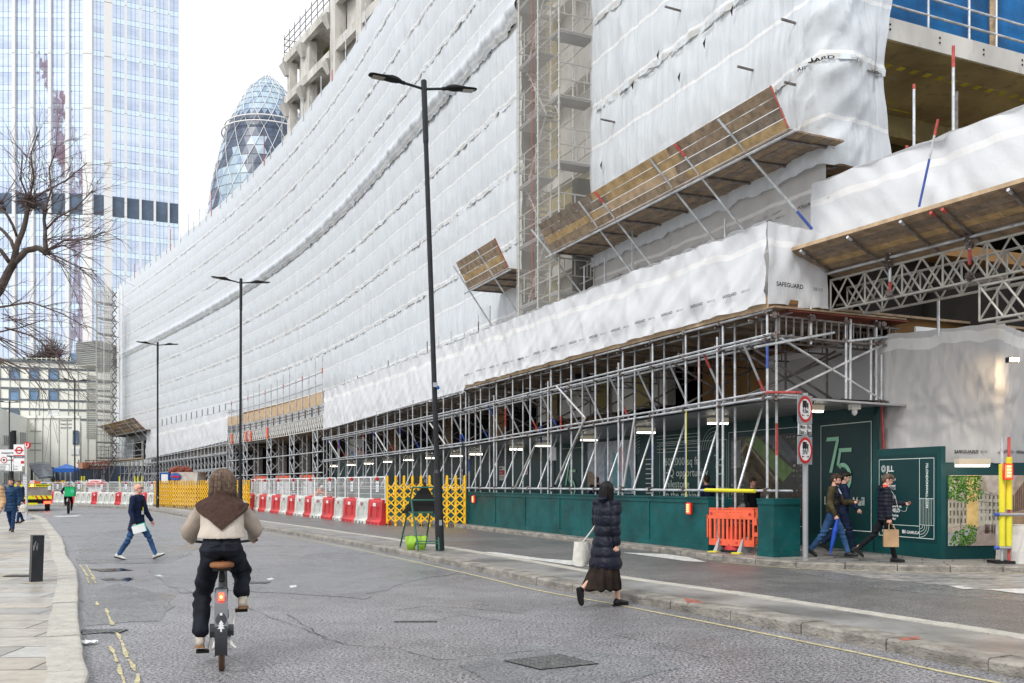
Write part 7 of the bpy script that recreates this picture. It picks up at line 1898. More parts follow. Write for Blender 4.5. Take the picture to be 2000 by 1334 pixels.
def pose(h,hip=(0,0),knee=(0,0),foot=(0,0),sh=(0,0),el=(10,10),ab=(6,6),inw=(0,0),lean=3,head=(0,0),sw=.108):
    J={}; 
    for i,(n,sg) in enumerate((('L',-1),('R',1))):
        hp=V((sg*.050*h,0,0)); a=R(hip[i]); kn=hp+V((sg*.004*h,sin(a),-cos(a)))*.245*h; b=a-R(knee[i]); an=kn+V((0,sin(b),-cos(b)))*.238*h
        f=R(foot[i]); J['hip'+n]=hp;J['kn'+n]=kn;J['an'+n]=an; J['fd'+n]=V((sg*.10,cos(f),sin(f))).normalized()
    low=min(min(J['an'+n].z, (J['an'+n]+J['fd'+n]*.09*h).z-(-.0)) for n in 'LR')
    base=-low+.042*h
    for k_ in list(J):
        if not k_.startswith('fd'): J[k_]=J[k_]+V((0,0,base))
    l=R(lean); up=V((0,sin(l),cos(l))); P=V((0,0,base)); J['pel']=P; J['chest']=P+up*.20*h; J['neck']=P+up*.315*h; J['up']=up
    yw,pt=R(head[0]),R(head[1]); f=V((sin(yw)*cos(pt),cos(yw)*cos(pt),sin(pt))); r=V((cos(yw),-sin(yw),0)); u=r.cross(f)
    J['hf']=f;J['hr']=r;J['hu']=u; J['head']=J['neck']+up*.05*h+u*.035*h+f*.012*h
    for i,(n,sg) in enumerate((('L',-1),('R',1))):
        s=P+up*.283*h+V((sg*sw*h,0,0)); a=R(sh[i]);b=R(ab[i]); d=V((sg*sin(b),sin(a)*cos(b),-cos(a)*cos(b))); e=s+d*.168*h
        a2=a+R(el[i]); iw=R(inw[i]); d2=V((-sg*sin(iw)+sg*sin(b)*.3,sin(a2)*cos(iw),-cos(a2)*cos(iw))).normalized(); w_=e+d2*.150*h
        J['sh'+n]=s;J['el'+n]=e;J['wr'+n]=w_;J['hd'+n]=d2
    return J
def hand(b,w_,d,n,k,curl=35,tside=1):
    d=d.normalized(); n=(n-d*n.dot(d)).normalized(); s=d.cross(n).normalized()
    rm=Matrix((s,d,n)).transposed()
    b.ell(w_+d*.045*k,(.038*k,.05*k,.016*k),10,8,rot=rm); b.caps(w_-d*.03*k,w_+d*.02*k,.026*k,.022*k,8)
    for i,L_ in enumerate((.066,.076,.070,.054)):
        o=w_+d*(.080-.004*abs(i-1.3))*k+s*(-.028+.0185*i)*k*tside; c=R(curl*(.8+.12*i)); L_*=k
        d1=(d*cos(c)+n*sin(c)); d2=(d*cos(c*2)+n*sin(c*2)); d3=(d*cos(c*2.7)+n*sin(c*2.7))
        p1=o+d1*L_*.45;p2=p1+d2*L_*.32;p3=p2+d3*L_*.25
        b.path([o-d1*.02*k,p1,p2,p3],[.0088*k,.0085*k,.0078*k,.006*k],6)
    o=w_+d*.025*k-s*.030*k*tside; t1=(d*.7-s*.6*tside+n*.35).normalized(); t2=(d*.85-s*.1*tside+n*.5).normalized()
    b.path([o,o+t1*.035*k,o+t1*.035*k+t2*.032*k],[.012*k,.0105*k,.0085*k],6)
def body(root,J,h,skin,vox=.01,handcfg=None,fem=False,leg=.78):
    k=h/1.75; b=MB(); P=J['pel'];C=J['chest'];Nk=J['neck']; g=.9 if fem else 1
    def rg(p,rx,ry): return (p.x,p.y,p.z,rx*k,ry*k)
    sc_=(J['shL']+J['shR'])/2
    b.rings([rg(P-V((0,0,.03*k)),.09,.07),rg(P+V((0,0,.0)),.145,.095),rg(P.lerp(C,.45),.125*g,.09),rg(C,.145*g,.10),rg(sc_-V((0,0,.03*k)),.15*g,.085),rg(sc_+V((0,0,.035*k)),.09,.06),rg(Nk,.05,.05)],16)
    for n in 'LR':
        b.caps(J['hip'+n],J['kn'+n],.080*k*leg,.052*k*leg);b.caps(J['kn'+n],J['an'+n]+V((0,0,.02*k)),.050*k*leg,.034*k); b.caps(J['an'+n]-V((0,0,.012*k)),J['an'+n]+J['fd'+n]*.11*k-V((0,0,.045*k)),.026*k,.018*k,8)
        b.caps(J['sh'+n],J['el'+n],.050*k*g,.036*k);b.caps(J['el'+n],J['wr'+n],.036*k,.024*k)
        cfg=(handcfg or {}).get(n,(V((-1 if n=='R' else 1,0,0)),38))
        hand(b,J['wr'+n],J['hd'+n] if len(cfg)<3 else cfg[2],cfg[0],k*.98*(.93 if fem else 1),cfg[1],1 if n=='R' else -1)
    H=J['head'];f=J['hf'];r=J['hr'];u=J['hu']; rm=Matrix((r,f,u)).transposed()
    b.caps(Nk-J['up']*.04*k,H-u*.05*k-f*.012*k,.056*k*g,.050*k*g)
    b.ell(H+u*.022*k-f*.008*k,(.074*k,.093*k,.090*k),18,12,rot=rm); b.ell(H-u*.02*k+f*.022*k,(.058*k,.062*k,.088*k),14,10,rot=rm)
    b.caps(H-u*.075*k+f*.050*k,H-u*.085*k+f*.062*k,.030*k,.018*k,10)
    b.caps(H+u*.020*k+f*.080*k,H-u*.022*k+f*.098*k,.009*k,.013*k,8); b.caps(H-u*.022*k+f*.088*k-r*.012*k,H-u*.022*k+f*.088*k+r*.012*k,.009*k,.009*k,6)
    b.caps(H+u*.034*k+f*.076*k-r*.03*k,H+u*.034*k+f*.076*k+r*.03*k,.012*k,.012*k,6); b.caps(H-u*.050*k+f*.078*k-r*.014*k,H-u*.050*k+f*.078*k+r*.014*k,.010*k,.010*k,6)
    for sg in (-1,1):
        b.ell(H+r*sg*.076*k-f*.004*k-u*.004*k,(.010*k,.020*k,.032*k),8,8,rot=rm)
    o=fin(b,'body',skin,root,vox,None,2,.45)
    for sg in (-1,1):
        e=MB(); e.ell(H+r*sg*.030*k+f*.081*k+u*.012*k,(.011*k,.007*k,.006*k),8,6,rot=rm); e.build('eye','eyedark',root,local=True)
        e=MB(); e.beam(H+r*sg*.016*k+f*.091*k+u*.034*k,H+r*sg*.048*k+f*.078*k+u*.032*k,.006*k,.007*k); e.build('eyebrow','browhair',root,local=True)
    e=MB(); e.ell(H+f*.0875*k-u*.052*k,(.020*k,.006*k,.006*k),10,6,rot=rm); e.build('mouth','lip',root,local=True)
    return o
M['skin']=mat('skin',(.60,.36,.27),.5,var=.12,vs=6); M['skin2']=mat('skin_pink',(.62,.33,.25),.5,var=.14,vs=6); M['eyedark']=mat('eye_dark',(.03,.02,.015),.2); M['lip']=mat('lips',(.38,.13,.11),.5); M['browhair']=mat('brow_hair',(.06,.035,.02),.8)
M['hairblk']=mat('hair_black',(.012,.010,.010),.38,var=.6,vs=14,stretch=(1,1,.15),bump=.8,bs=40); M['hairbr2']=mat('hair_brown_light',(.20,.135,.095),.35,var=.6,vs=40,col2=(.075,.045,.03)); M['hairbr']=mat('hair_brown',(.12,.077,.052),.42,var=.6,vs=16,stretch=(1,1,.12),bump=.9,bs=45); M['hairdk']=mat('hair_dark_brown',(.045,.025,.015),.5,var=.5,vs=20,bump=.9,bs=50)
M['navy']=mat('navy_cloth',(.012,.020,.050),.75,var=.3,vs=9,bump=.2,bs=90,spec=.12); M['navyp']=mat('navy_puffer',(.006,.008,.018),.5,var=.3,vs=9,bump=.25,bs=28,spec=.22); M['bluep']=mat('blue_puffer',(.010,.040,.10),.5,var=.3,vs=9,bump=.25,bs=28,spec=.22); M['jean']=mat('blue_denim',(.035,.085,.19),.85,var=.45,vs=5,bump=.3,bs=120,spec=.12); M['jeand']=mat('dark_denim',(.015,.04,.11),.85,var=.4,vs=5,bump=.3,bs=120,spec=.12)
M['blkc']=mat('black_cloth',(.012,.013,.016),.8,var=.4,vs=7,bump=.25,bs=60,spec=.12); M['darkt']=mat('dark_trousers',(.014,.017,.024),.75,var=.5,vs=6,bump=.3,bs=60,spec=.12); M['skirt']=mat('brown_black_skirt',(.022,.015,.012),.8,var=.5,vs=5,spec=.12); M['olive']=mat('olive_jacket',(.055,.045,.022),.6,var=.35,vs=8,bump=.3,bs=40,spec=.12)
M['creamj']=mat('cream_wool',(.50,.44,.38),.9,var=.12,vs=7,bump=.4,bs=110,spec=.12); M['taupe']=mat('taupe_sleeve',(.40,.335,.28),.9,var=.15,vs=7,bump=.4,bs=110,spec=.12); M['scarf']=mat('brown_scarf',(.075,.044,.036),.95,var=.25,vs=24,bump=.8,bs=130,spec=.12)
M['shoew']=mat('white_trainer',(.60,.60,.56),.6,var=.15,vs=14); M['shoeb']=mat('black_shoe',(.012,.012,.013),.35); M['gum']=mat('gum_sole',(.28,.15,.07),.7); M['sock']=mat('pale_sock',(.58,.58,.42),.9,var=.1); M['orl']=mat('orange_lining',(.62,.07,.03),.7); M['shirt']=mat('pale_blue_shirt',(.42,.50,.66),.8); M['kraft']=mat('kraft_paper',(.42,.27,.15),.8,var=.2,vs=4,bump=.3,bs=9); M['canvas']=mat('cotton_tote',(.60,.58,.53),.85,var=.15,vs=4,bump=.4,bs=8); M['beige']=mat('beige_puffer',(.48,.30,.16),.5,var=.2,vs=8); M['umbr']=mat('umbrella_blue',(.01,.06,.40),.5,var=.3,vs=8); M['brown']=mat('brown_leather',(.05,.025,.02),.5); M['saddle']=mat('saddle_tan',(.26,.11,.045),.55,var=.2); M['papers']=mat('paper_white',(.68,.70,.70),.7); M['mintp']=mat('mint_folder',(.08,.50,.38),.6); M['delg']=mat('delivery_green',(.01,.42,.14),.5,var=.15); M['hiv']=mat('hivis_orange',(.90,.20,.05),.7,var=.1); M['bike']=mat('bike_grey',(.05,.052,.058),.35,metal=.3); M['tyre']=mat('tyre_brown',(.10,.06,.035),.8); M['rubber']=mat('rubber_black',(.01,.01,.01),.7)
def trousers(root,J,h,mt,w_=1.0,vox=.011,hem=.0,name='trousers',flare=0):
    k=h/1.75; b=MB(); P=J['pel']
    b.rings([(P.x,P.y,P.z-.09*k,.12*k,.10*k),(P.x,P.y,P.z-.02*k,.175*k*(.95+.05*w_),.125*k),(P.x,P.y+.0,P.z+.07*k,.158*k,.112*k),(P.x,P.y+.01,P.z+.15*k,.14*k,.10*k)],18)
    for n in 'LR':
        d=(J['an'+n]-J['kn'+n]).normalized(); e=J['an'+n]-d*(.03+hem)*k
        b.caps(J['hip'+n]-V((0,0,.01)),J['kn'+n],.098*k*w_,.068*k*w_,14); b.caps(J['kn'+n],e,.068*k*w_,(.052+flare)*k*w_,14)
        b.path([J['kn'+n].lerp(e,.5),e+d*.012*k],[.058*k*w_,(.055+flare)*k*w_],14)
    def dp(c,n_):
        v=0
        for s_ in 'LR':
            kd=(c-J['kn'+s_]).length; v+=.012*math.exp(-(kd/.12)**2)*sin(c.z*70+c.x*20)
        return v+.010*nz(c.x*7,c.y*7,c.z*9)+.006*nz(c.x*18,c.y*18,c.z*14)
    return fin(b,name,mt,root,vox,dp,3)
def top(root,J,h,mt,hem=.05,w_=1.0,puf=None,vox=.011,name='jacket',hemw=.19,hemd=.14,sleeve=1.0,collar=.0,sleeves=True,disp=None,cuff=.02,sleeve_mt=None):
    k=h/1.75; b=MB(); P=J['pel'];C=J['chest'];Nk=J['neck']; sc_=(J['shL']+J['shR'])/2; sx=abs(J['shR'].x-J['shL'].x)/2
    z0=P.z-hem
    b.rings([(P.x,P.y,z0,hemw*k*w_,hemd*k*w_),(P.x,P.y,z0+.02,hemw*1.01*k*w_,hemd*1.01*k*w_),((P.x+C.x)/2,(P.y*.6+C.y*.4),max(P.z+.06*k,z0+.06),.168*k*w_,.132*k*w_),(C.x,C.y,C.z-.02,.178*k*w_,.142*k*w_),(sc_.x,sc_.y,sc_.z-.05*k,sx+.018*k,.122*k*w_),(sc_.x,sc_.y,sc_.z+.005*k,sx+.005*k,.098*k),(sc_.x,sc_.y,sc_.z+.05*k,.10*k,.075*k),(Nk.x,Nk.y,Nk.z-.005+collar*.3,(.066+collar*.25)*k,(.066+collar*.25)*k),(Nk.x,Nk.y,Nk.z+.012+collar,(.068+collar*.25)*k,(.070+collar*.25)*k)],22)
    sb=b if sleeve_mt is None else MB()
    if sleeves:
        for n in 'LR':
            d=(J['wr'+n]-J['el'+n]).normalized(); e=J['wr'+n]-d*cuff*k
            sb.caps(J['sh'+n],J['el'+n],.074*k*sleeve,.060*k*sleeve,14); sb.caps(J['el'+n],e,.060*k*sleeve,.043*k*sleeve,14)
    dp=disp or (puf if puf else (lambda c,n_: .009*nz(c.x*6,c.y*6,c.z*5)+.007*nz(c.x*15,c.y*15,c.z*12)))
    o=fin(b,name,mt,root,vox,dp,3)
    if sleeve_mt is not None: fin(sb,'sleeves',sleeve_mt,root,vox,dp,3)
    return o
def shoes(root,J,h,mt,sole='shoeb',high=0,vox=.009):
    k=h/1.75
    for n in 'LR':
        a=J['an'+n];d=J['fd'+n]; upv=V((0,0,1)); upv=(upv-d*upv.dot(d)).normalized(); s=d.cross(upv)
        b=MB(); hl=a-d*.045*k-upv*.035*k; 
        b.caps(hl+upv*.012*k,a+d*.05*k-upv*.022*k,.038*k,.040*k,10); b.caps(a+d*.05*k-upv*.028*k,a+d*.165*k-upv*.045*k,.038*k,.026*k,10); b.caps(a-d*.02*k,a+upv*(.02+high)*k,.042*k,.040*k,10)
        o=fin(b,'shoe',mt,root,vox,None,2)
        b=MB(); pts=[]
        for (x,w_) in ((-.085,.022),(-.07,.034),(-.02,.036),(.06,.042),(.12,.043),(.165,.032),(.185,.014)): pts.append((x,w_))
        poly=[a+d*x*k+s*w_*k-upv*.072*k for x,w_ in pts]+[a+d*x*k-s*w_*k-upv*.072*k for x,w_ in reversed(pts)]
        b.prism(poly,upv*.024*k); b.build('sole',sole,o,local=True)
def hair(root,J,h,mt,style,vox=.009):
    k=h/1.75;H=J['head'];f=J['hf'];r=J['hr'];u=J['hu']; rm=Matrix((r,f,u)).transposed(); b=MB()
    b.ell(H+u*.034*k-f*.022*k,(.083*k,.094*k,.092*k),18,12,rot=rm)
    if style=='short':
        b.ell(H+u*.075*k+f*.012*k,(.070*k,.085*k,.052*k),14,10,rot=rm); b.ell(H-f*.06*k-u*.01*k,(.066*k,.045*k,.07*k),12,8,rot=rm)
    elif style=='tousled':
        b.ell(H+u*.078*k+f*.016*k,(.078*k,.088*k,.058*k),14,10,rot=rm); b.ell(H-f*.055*k-u*.005*k,(.072*k,.052*k,.07*k),12,8,rot=rm); b.ell(H+u*.075*k+f*.066*k,(.05*k,.035*k,.032*k),10,8,rot=rm)
    elif style=='bob':
        b.ell(H-f*.030*k+u*.015*k,(.100*k,.098*k,.108*k),18,12,rot=rm)
        b.rings([(H.x-f.x*.05*k,H.y-f.y*.05*k,H.z-.135*k,.080*k,.05*k),(H.x-f.x*.045*k,H.y-f.y*.045*k,H.z-.100*k,.104*k,.080*k),(H.x-f.x*.035*k,H.y-f.y*.035*k,H.z-.06*k,.106*k,.094*k),(H.x-f.x*.03*k,H.y-f.y*.03*k,H.z+.02*k,.100*k,.095*k)],18)
        b.caps(H+r*.10*k-u*.10*k-f*.03*k,H+r*.145*k-u*.165*k-f*.03*k,.035*k,.008*k,8); b.caps(H-r*.10*k-u*.10*k-f*.03*k,H-r*.125*k-u*.17*k-f*.03*k,.032*k,.008*k,8); b.caps(H-u*.11*k-f*.08*k,H-u*.155*k-f*.10*k+r*.03*k,.045*k,.02*k,8)
    elif style=='long':
        b.rings([(H.x-f.x*.05*k,H.y-f.y*.05*k,H.z-.165*k,.060*k,.04*k),(H.x-f.x*.055*k,H.y-f.y*.055*k,H.z-.12*k,.092*k,.066*k),(H.x-f.x*.035*k,H.y-f.y*.035*k,H.z-.05*k,.100*k,.088*k),(H.x-f.x*.02*k,H.y-f.y*.02*k,H.z+.03*k,.086*k,.09*k)],18)
    def dp(c,n_):
        p=c-H; fa=(p.dot(f)); cut=0
        a=math.atan2(p.dot(r),-p.dot(f)); 
        amp=.005 if style in('bob','long') else .010
        return amp*nz(a*9,c.z*3.0,1)+amp*.7*nz(a*22,c.z*5,4)
    hb=fin(b,'hair',mt,root,vox,dp,1)
    if style in('bob','long'):
        rs=random.Random(5); m=MB(); W0,D0,B0=((.107,.099,.138) if style=='bob' else (.101,.092,.165))
        for i in range(330 if style=='bob' else 240):
            a=rs.uniform(-2.45,2.45); ca,sa=cos(a),sin(a); j_=rs.uniform(.98,1.05); pts=[]; en=rs.uniform(.82,1.08); w2=rs.uniform(-.012,.012); st_=rs.uniform(0,.5)
            for t in range(8):
                q=st_+(1-st_)*t/7
                if q<.55: ph=q/.55*pi/2; rr_=sin(ph); zz=.115*cos(ph)
                else: rr_=1+.02*sin((q-.55)*7); zz=-(q-.55)/.45*B0*en
                if q>.88: rr_+=(.16 if style=='bob' and abs(sa)>.6 else -.14)*(q-.88)/.12*rs.uniform(.3,1)
                pts.append(H-f*.030*k+u*(.012+zz)*k+r*(sa*W0*rr_*j_+w2*q)*k-f*(ca*D0*rr_*j_)*k)
            m.path(pts,[.0035*k]*7+[.001*k],4,cap=False)
        m.build('hair_strands',(mt if style=='long' else 'hairbr2'),hb,local=True,smooth=True)
    return hb
def person(lab,loc,fwd,h,group=None):
    return thing('person',lab,'person',loc,math.atan2(-fwd[0],fwd[1]),group)
def wpt(root,p): return mworld(root)@p
# --- bald man striding right
q=G(268,1093); h=1.68
p1=person('bald man with glasses in navy coat and jeans striding across the road with papers',(q.x,q.y,0),(1,-.10),h)
J=pose(h,hip=(31,-20),knee=(8,14),foot=(22,-12),sh=(14,-6),el=(18,24),ab=(7,9),lean=1,head=(6,2))
body(p1,J,h,'skin2',.009,{'R':(V((-1,0,0)),45)}); trousers(p1,J,h,'jean',.92); shoes(p1,J,h,'shoew','blackm')
top(p1,J,h,'navy',hem=.20,w_=1.02,name='coat',hemw=.215,hemd=.19,collar=.012,disp=lambda c,n: .010*nz(c.x*4,c.y*6,c.z*2.5)+.012*nz(c.x*3,c.y*13,c.z*1.8)*(1 if c.z<J['pel'].z+.1 else .4)+.004*nz(c.x*20,c.y*20,c.z*20))
k=h/1.75
b=MB(); b.caps(J['neck']-V((.045,-.02,.04)),J['neck']+V((-.02,.055,-.05)),.02,.014,8); b.caps(J['neck']-V((-.045,-.02,.04)),J['neck']+V((.02,.055,-.05)),.02,.014,8); fin(b,'collar','navy',p1,.008)
b=MB(); c=J['chest']; b.obox(c+V((.02,.140,-.16)),V((.055,-.012,0)),V((0,.008,0)),V((0,.0,.27))); b.build('dark_shirt','blkc',p1,local=True)
b=MB(); b.obox(c+V((.03,.150,-.20)),V((.06,-.012,0)),V((0,.006,0)),V((0,0,.08))); b.build('badge','papers',p1,local=True); b=MB(); b.obox(c+V((.04,.150,-.12)),V((.02,-.004,0)),V((0,.006,0)),V((0,0,.07))); b.build('lanyard','yelf',p1,local=True)
H=J['head'];f=J['hf'];r=J['hr'];u=J['hu']; b=MB()
for sg in (-1,1):
    b.path([H+r*sg*.076*k-f*.01*k+u*.018*k,H+r*sg*.066*k+f*.082*k+u*.018*k],.0035,5); b.path([H+r*sg*(.034+.026*cos(t*.785))*k+f*.100*k+u*(.010+.018*sin(t*.785))*k for t in range(9)],.0035,5,cap=False)
b.build('glasses','eyedark',p1,local=True)
hp=wpt(p1,J['wrR']+J['hdR']*.08); pp_=thing('papers','white papers and a mint folder held by the bald man','papers',hp)
b=MB(); rm=Matrix.Rotation(R(-16),3,'Y'); b.box(hp+V((.09,-.035,-.04)),(.27,.006,.16),0,tilt=rm); b.build('sheets','papers',pp_); b=MB(); b.box(hp+V((.10,-.027,-.03)),(.28,.006,.18),0,tilt=rm); b.build('folder','mintp',pp_)
for n in 'R': 
    pass
# --- woman in puffer coat crossing right, seen from behind
q=G(1182,1184); h=1.66
p2=person('woman with dark hair in long navy puffer coat stepping towards the island kerb',(q.x,q.y,0),(.72,.62),h)
J=pose(h,hip=(-5,13),knee=(48,4),foot=(-70,2),sh=(10,-10),el=(62,14),ab=(14,8),inw=(0,0),lean=3,head=(12,-4),sw=.098)
J={a:(v if not hasattr(v,'z') or a in('hf','hr','hu','up','fdL','fdR','hdL','hdR') else v) for a,v in J.items()}
body(p2,J,h,'skin',.008,{'R':(V((-1,.2,0)),62)},fem=True,leg=.9); shoes(p2,J,h,'shoeb','shoeb',high=-.02)
k=h/1.75
top(p2,J,h,'navyp',hem=.36,w_=1.06,puf=puff(.135,.020,.03),name='puffer_coat',hemw=.235,hemd=.20,sleeve=1.12,collar=.045)
b=MB(); P=J['pel']
b.rings([(0,-.08,.235,.225,.27),(0,-.06,.30,.215,.25),(0,0,.60,.18,.15),(0,0,P.z,.15,.12)],28)
fin(b,'skirt','skirt',p2,.009,lambda c,n:(.022*sin(math.atan2(c.y,c.x)*11+2*nz(c.x*3,c.y*3))+.01*nz(c.x*20,c.y*20,3))*max(0,min(1,(.7-c.z)*2.5)),1)
b=MB(); b.path([J['neck']+V((0,-.055,.0)),J['neck']+V((.0,-.075,.05))],[.07,.085],12); b.path([J['neck']+V((-.06,.01,.02)),J['neck']+V((0,-.07,.03)),J['neck']+V((.08,.02,-.02)),J['neck']+V((.08,.09,-.10))],[.035,.04,.042,.04],10); fin(b,'collar','navyp',p2,.008,puff(.06,.008))
hair(p2,J,h,'hairblk','long')
e=wpt(p2,J['elL']); tt_=thing('tote_bag','white cotton tote bag hanging from the left arm of the woman in puffer coat','bag',e+V((-.12,-.02,-.62)))
c0_=W(1134,1058,e.y-.05)
b=MB(); b.grid(lambda a,w_:c0_+V((lerp(-.085,.10,a)+ (.02-.05*(1-w_))*0 - .03*w_*(1 if a<.5 else -.0),-.05*sin(pi*a)*(.4+w_)-.02+.012*nz(a*5,w_*5),-.30*w_-.02*sin(pi*a)*w_)),rangef(0,1,.08),rangef(0,1,.08)); b.grid(lambda a,w_:c0_+V((lerp(-.085,.10,a)-.03*w_*(1 if a<.5 else 0),.05*sin(pi*a)*(.4+w_)+.02+.012*nz(a*5,w_*5,7),-.30*w_-.02*sin(pi*a)*w_)),rangef(0,1,.08),rangef(0,1,.08),flip=True)
b.obox(c0_+V((-.11,-.02,-.31)),V((.21,0,0)),V((0,.045,0)),V((0,0,.01)))
b.build('bag','canvas',tt_,smooth=True)
b=MB(); b.path([c0_+V((.03,-.03,0)),e.lerp(c0_,.3)+V((.0,-.09,0)),e+V((.02,-.06,.05)),e+V((.05,.02,.08))],.012,6); b.build('strap','canvas',tt_)
# --- two men on the right pavement
q=G(1626,1088,.12); h=1.74
p3=person('bearded man in olive bomber over navy gilet and blue jeans carrying a folded umbrella',(q.x,q.y,.12),(.84,-.55),h)
J=pose(h,hip=(22,-22),knee=(4,16),foot=(4,-30),sh=(22,-4),el=(72,32),ab=(8,14),inw=(18,0),lean=3,head=(4,-16))
body(p3,J,h,'skin2',.009,{'L':(V((1,0,1)),55),'R':(V((-1,0,0)),70)}); trousers(p3,J,h,'jean',.98); shoes(p3,J,h,'shoeb')
top(p3,J,h,'olive',hem=-.02,w_=.99,name='bomber_jacket',sleeve=1.05,hemw=.17,hemd=.135,disp=cloth(.014,8))
def openfront(o,x0,x1,y0):
    import bmesh
    bm=bmesh.new(); bm.from_mesh(o.data); bmesh.ops.delete(bm,geom=[f for f in bm.faces if x0<f.calc_center_median().x<x1 and f.calc_center_median().y>y0],context='FACES'); bm.to_mesh(o.data); bm.free()
openfront(p3.children[-1] if p3.children[-1].name.startswith('bomber') else [c for c in p3.children if c.name.startswith('bomber')][0],-.09,.11,.03)
top(p3,J,h,'navyp',hem=.04,w_=.96,puf=lambda c,n: puff(.06,.008)(c,n)+(.006 if c.y>.03 else 0),name='quilted_gilet',sleeves=False,hemw=.168,hemd=.135)
b=MB(); b.caps(J['neck']+V((-.03,.045,-.01)),J['chest']+V((.01,.155,.06)),.028,.012,8); b.caps(J['neck']+V((.035,.045,-.01)),J['chest']+V((.01,.155,.06)),.026,.012,8); fin(b,'shirt_front','shirt',p3,.008)
b=MB(); H=J['head'];f=J['hf'];u=J['hu'];r=J['hr']; k=h/1.75; b.ell(H-u*.066*k+f*.04*k,(.055*k,.048*k,.034*k),12,8,rot=Matrix((r,f,u)).transposed()); fin(b,'beard','hairdk',p3,.007)
hair(p3,J,h,'hairdk','short')
hr_=wpt(p3,J['wrR']+J['hdR']*.08); um=thing('umbrella','furled bright blue umbrella held point down by the man in jeans','umbrella',hr_)
tip=V((hr_.x-.16,hr_.y-.02,.17)); b=MB(); b.path([hr_+V((.02,0,.06)),hr_+V((0,0,.02)),hr_.lerp(tip,.12),hr_.lerp(tip,.3),hr_.lerp(tip,.7),hr_.lerp(tip,.97)],[.012,.014,.03,.048,.034,.010],9); b.build('canopy','umbr',um); b=MB(); b.tube(hr_+V((.03,0,.10)),hr_,.014,8); b.tube(hr_.lerp(tip,.95),tip,.005,6); b.build('handle','shoeb',um)
def phone(root,J,n,lab,dz=.03):
    hp=wpt(root,J['wr'+n]+J['hd'+n]*.10); t=thing('mobile_phone',lab,'phone',hp); b=MB(); b.box(hp+V((.02,-.01,dz)),(.13,.07,.010),.0,tilt=Matrix.Rotation(R(-12),3,'Y')); b.build('case','eyedark',t)
phone(p3,J,'L','phone in the left hand of the bearded man in olive bomber')
h=1.78; q=G(1643,1082,.12)
p4=person('dark haired man in navy tracksuit walking just behind the man with the umbrella',(q.x+.22,q.y+.55,.12),(.95,-.3),h)
J=pose(h,hip=(-16,18),knee=(26,6),foot=(-30,2),sh=(-10,16),el=(14,30),ab=(7,8),lean=3,head=(4,-10))
body(p4,J,h,'skin',.010); trousers(p4,J,h,'navy',1.0); shoes(p4,J,h,'shoeb'); top(p4,J,h,'navy',hem=.06,name='tracksuit_top',w_=.98,hemw=.17,hemd=.13,collar=.01,disp=cloth(.012,7)); hair(p4,J,h,'hairblk','tousled')
# --- young man with phone and paper bag
q=G(1728,1097,.12); h=1.70
p5=person('young man in black puffer jacket with orange lining looking at his phone',(q.x,q.y,.12),(.97,-.2),h)
J=pose(h,hip=(-26,14),knee=(22,6),foot=(-36,2),sh=(30,-4),el=(58,14),ab=(6,12),inw=(-6,0),lean=1,head=(8,-18))
body(p5,J,h,'skin2',.009,{'L':(V((1,0,1)),50),'R':(V((-1,0,0)),75)}); trousers(p5,J,h,'blkc',.9); shoes(p5,J,h,'shoeb')
top(p5,J,h,'navyp',hem=.09,w_=1.0,puf=puff(.075,.014),name='puffer_jacket',sleeve=1.08,hemw=.178,hemd=.14,collar=.0)
b=MB(); Nk=J['neck']; b.ell(Nk+V((0,-.07,-.01)),(.12,.075,.065),14,10); fin(b,'hood','navyp',p5,.009,puff(.05,.006)); b=MB(); b.ell(Nk+V((0.02,-.02,.0)),(.10,.085,.052),14,10); fin(b,'hood_lining','orl',p5,.009)
b=MB(); b.caps(Nk+V((-.035,.03,-.0)),Nk+V((.0,.10,-.10)),.03,.014,8); b.caps(Nk+V((.04,.03,-.0)),Nk+V((.01,.10,-.10)),.028,.014,8); fin(b,'shirt_collar','shirt',p5,.008)
hair(p5,J,h,'hairbr','tousled')
phone(p5,J,'L','red backed phone held up by the young man in the puffer jacket')
b=MB(); e=J['head']+J['hr']*.075-J['hu']*.01; pts=[e,e+V((.02,.02,-.12)),J['chest']+V((.12,.16,.02)),J['pel']+V((.10,.22,.12)),J['pel']+V((.0,.34,.08)),J['wrL']+V((0,.03,-.14)),J['wrL']+J['hdL']*.06]
b.path(pts,.0035,5); tag(b.build('earphone_cable','papers',p5,local=True),'','');  
o_=p5.children[-1]
for o_ in p5.children:
    if o_.name.startswith('earphone'):
        for kk in ('label','category'):
            if kk in o_: del o_[kk]
hr_=wpt(p5,J['wrR']+J['hdR']*.085); pb2=thing('paper_bag','brown paper carrier bag hanging from the young man\'s right hand','bag',hr_-V((0,0,.44)))
b=MB(); c=hr_+V((0,-.03,-.28)); b.box(c,(.26,.13,.32),R(-14)); b.build('bag','kraft',pb2); b=MB(); b.path([c+V((-.06,-.06,.15)),c+V((-.045,-.02,.24)),hr_+V((0,0,-.0)),c+V((.045,-.02,.24)),c+V((.06,-.07,.15))],.008,5); b.build('handle','kraft',pb2)
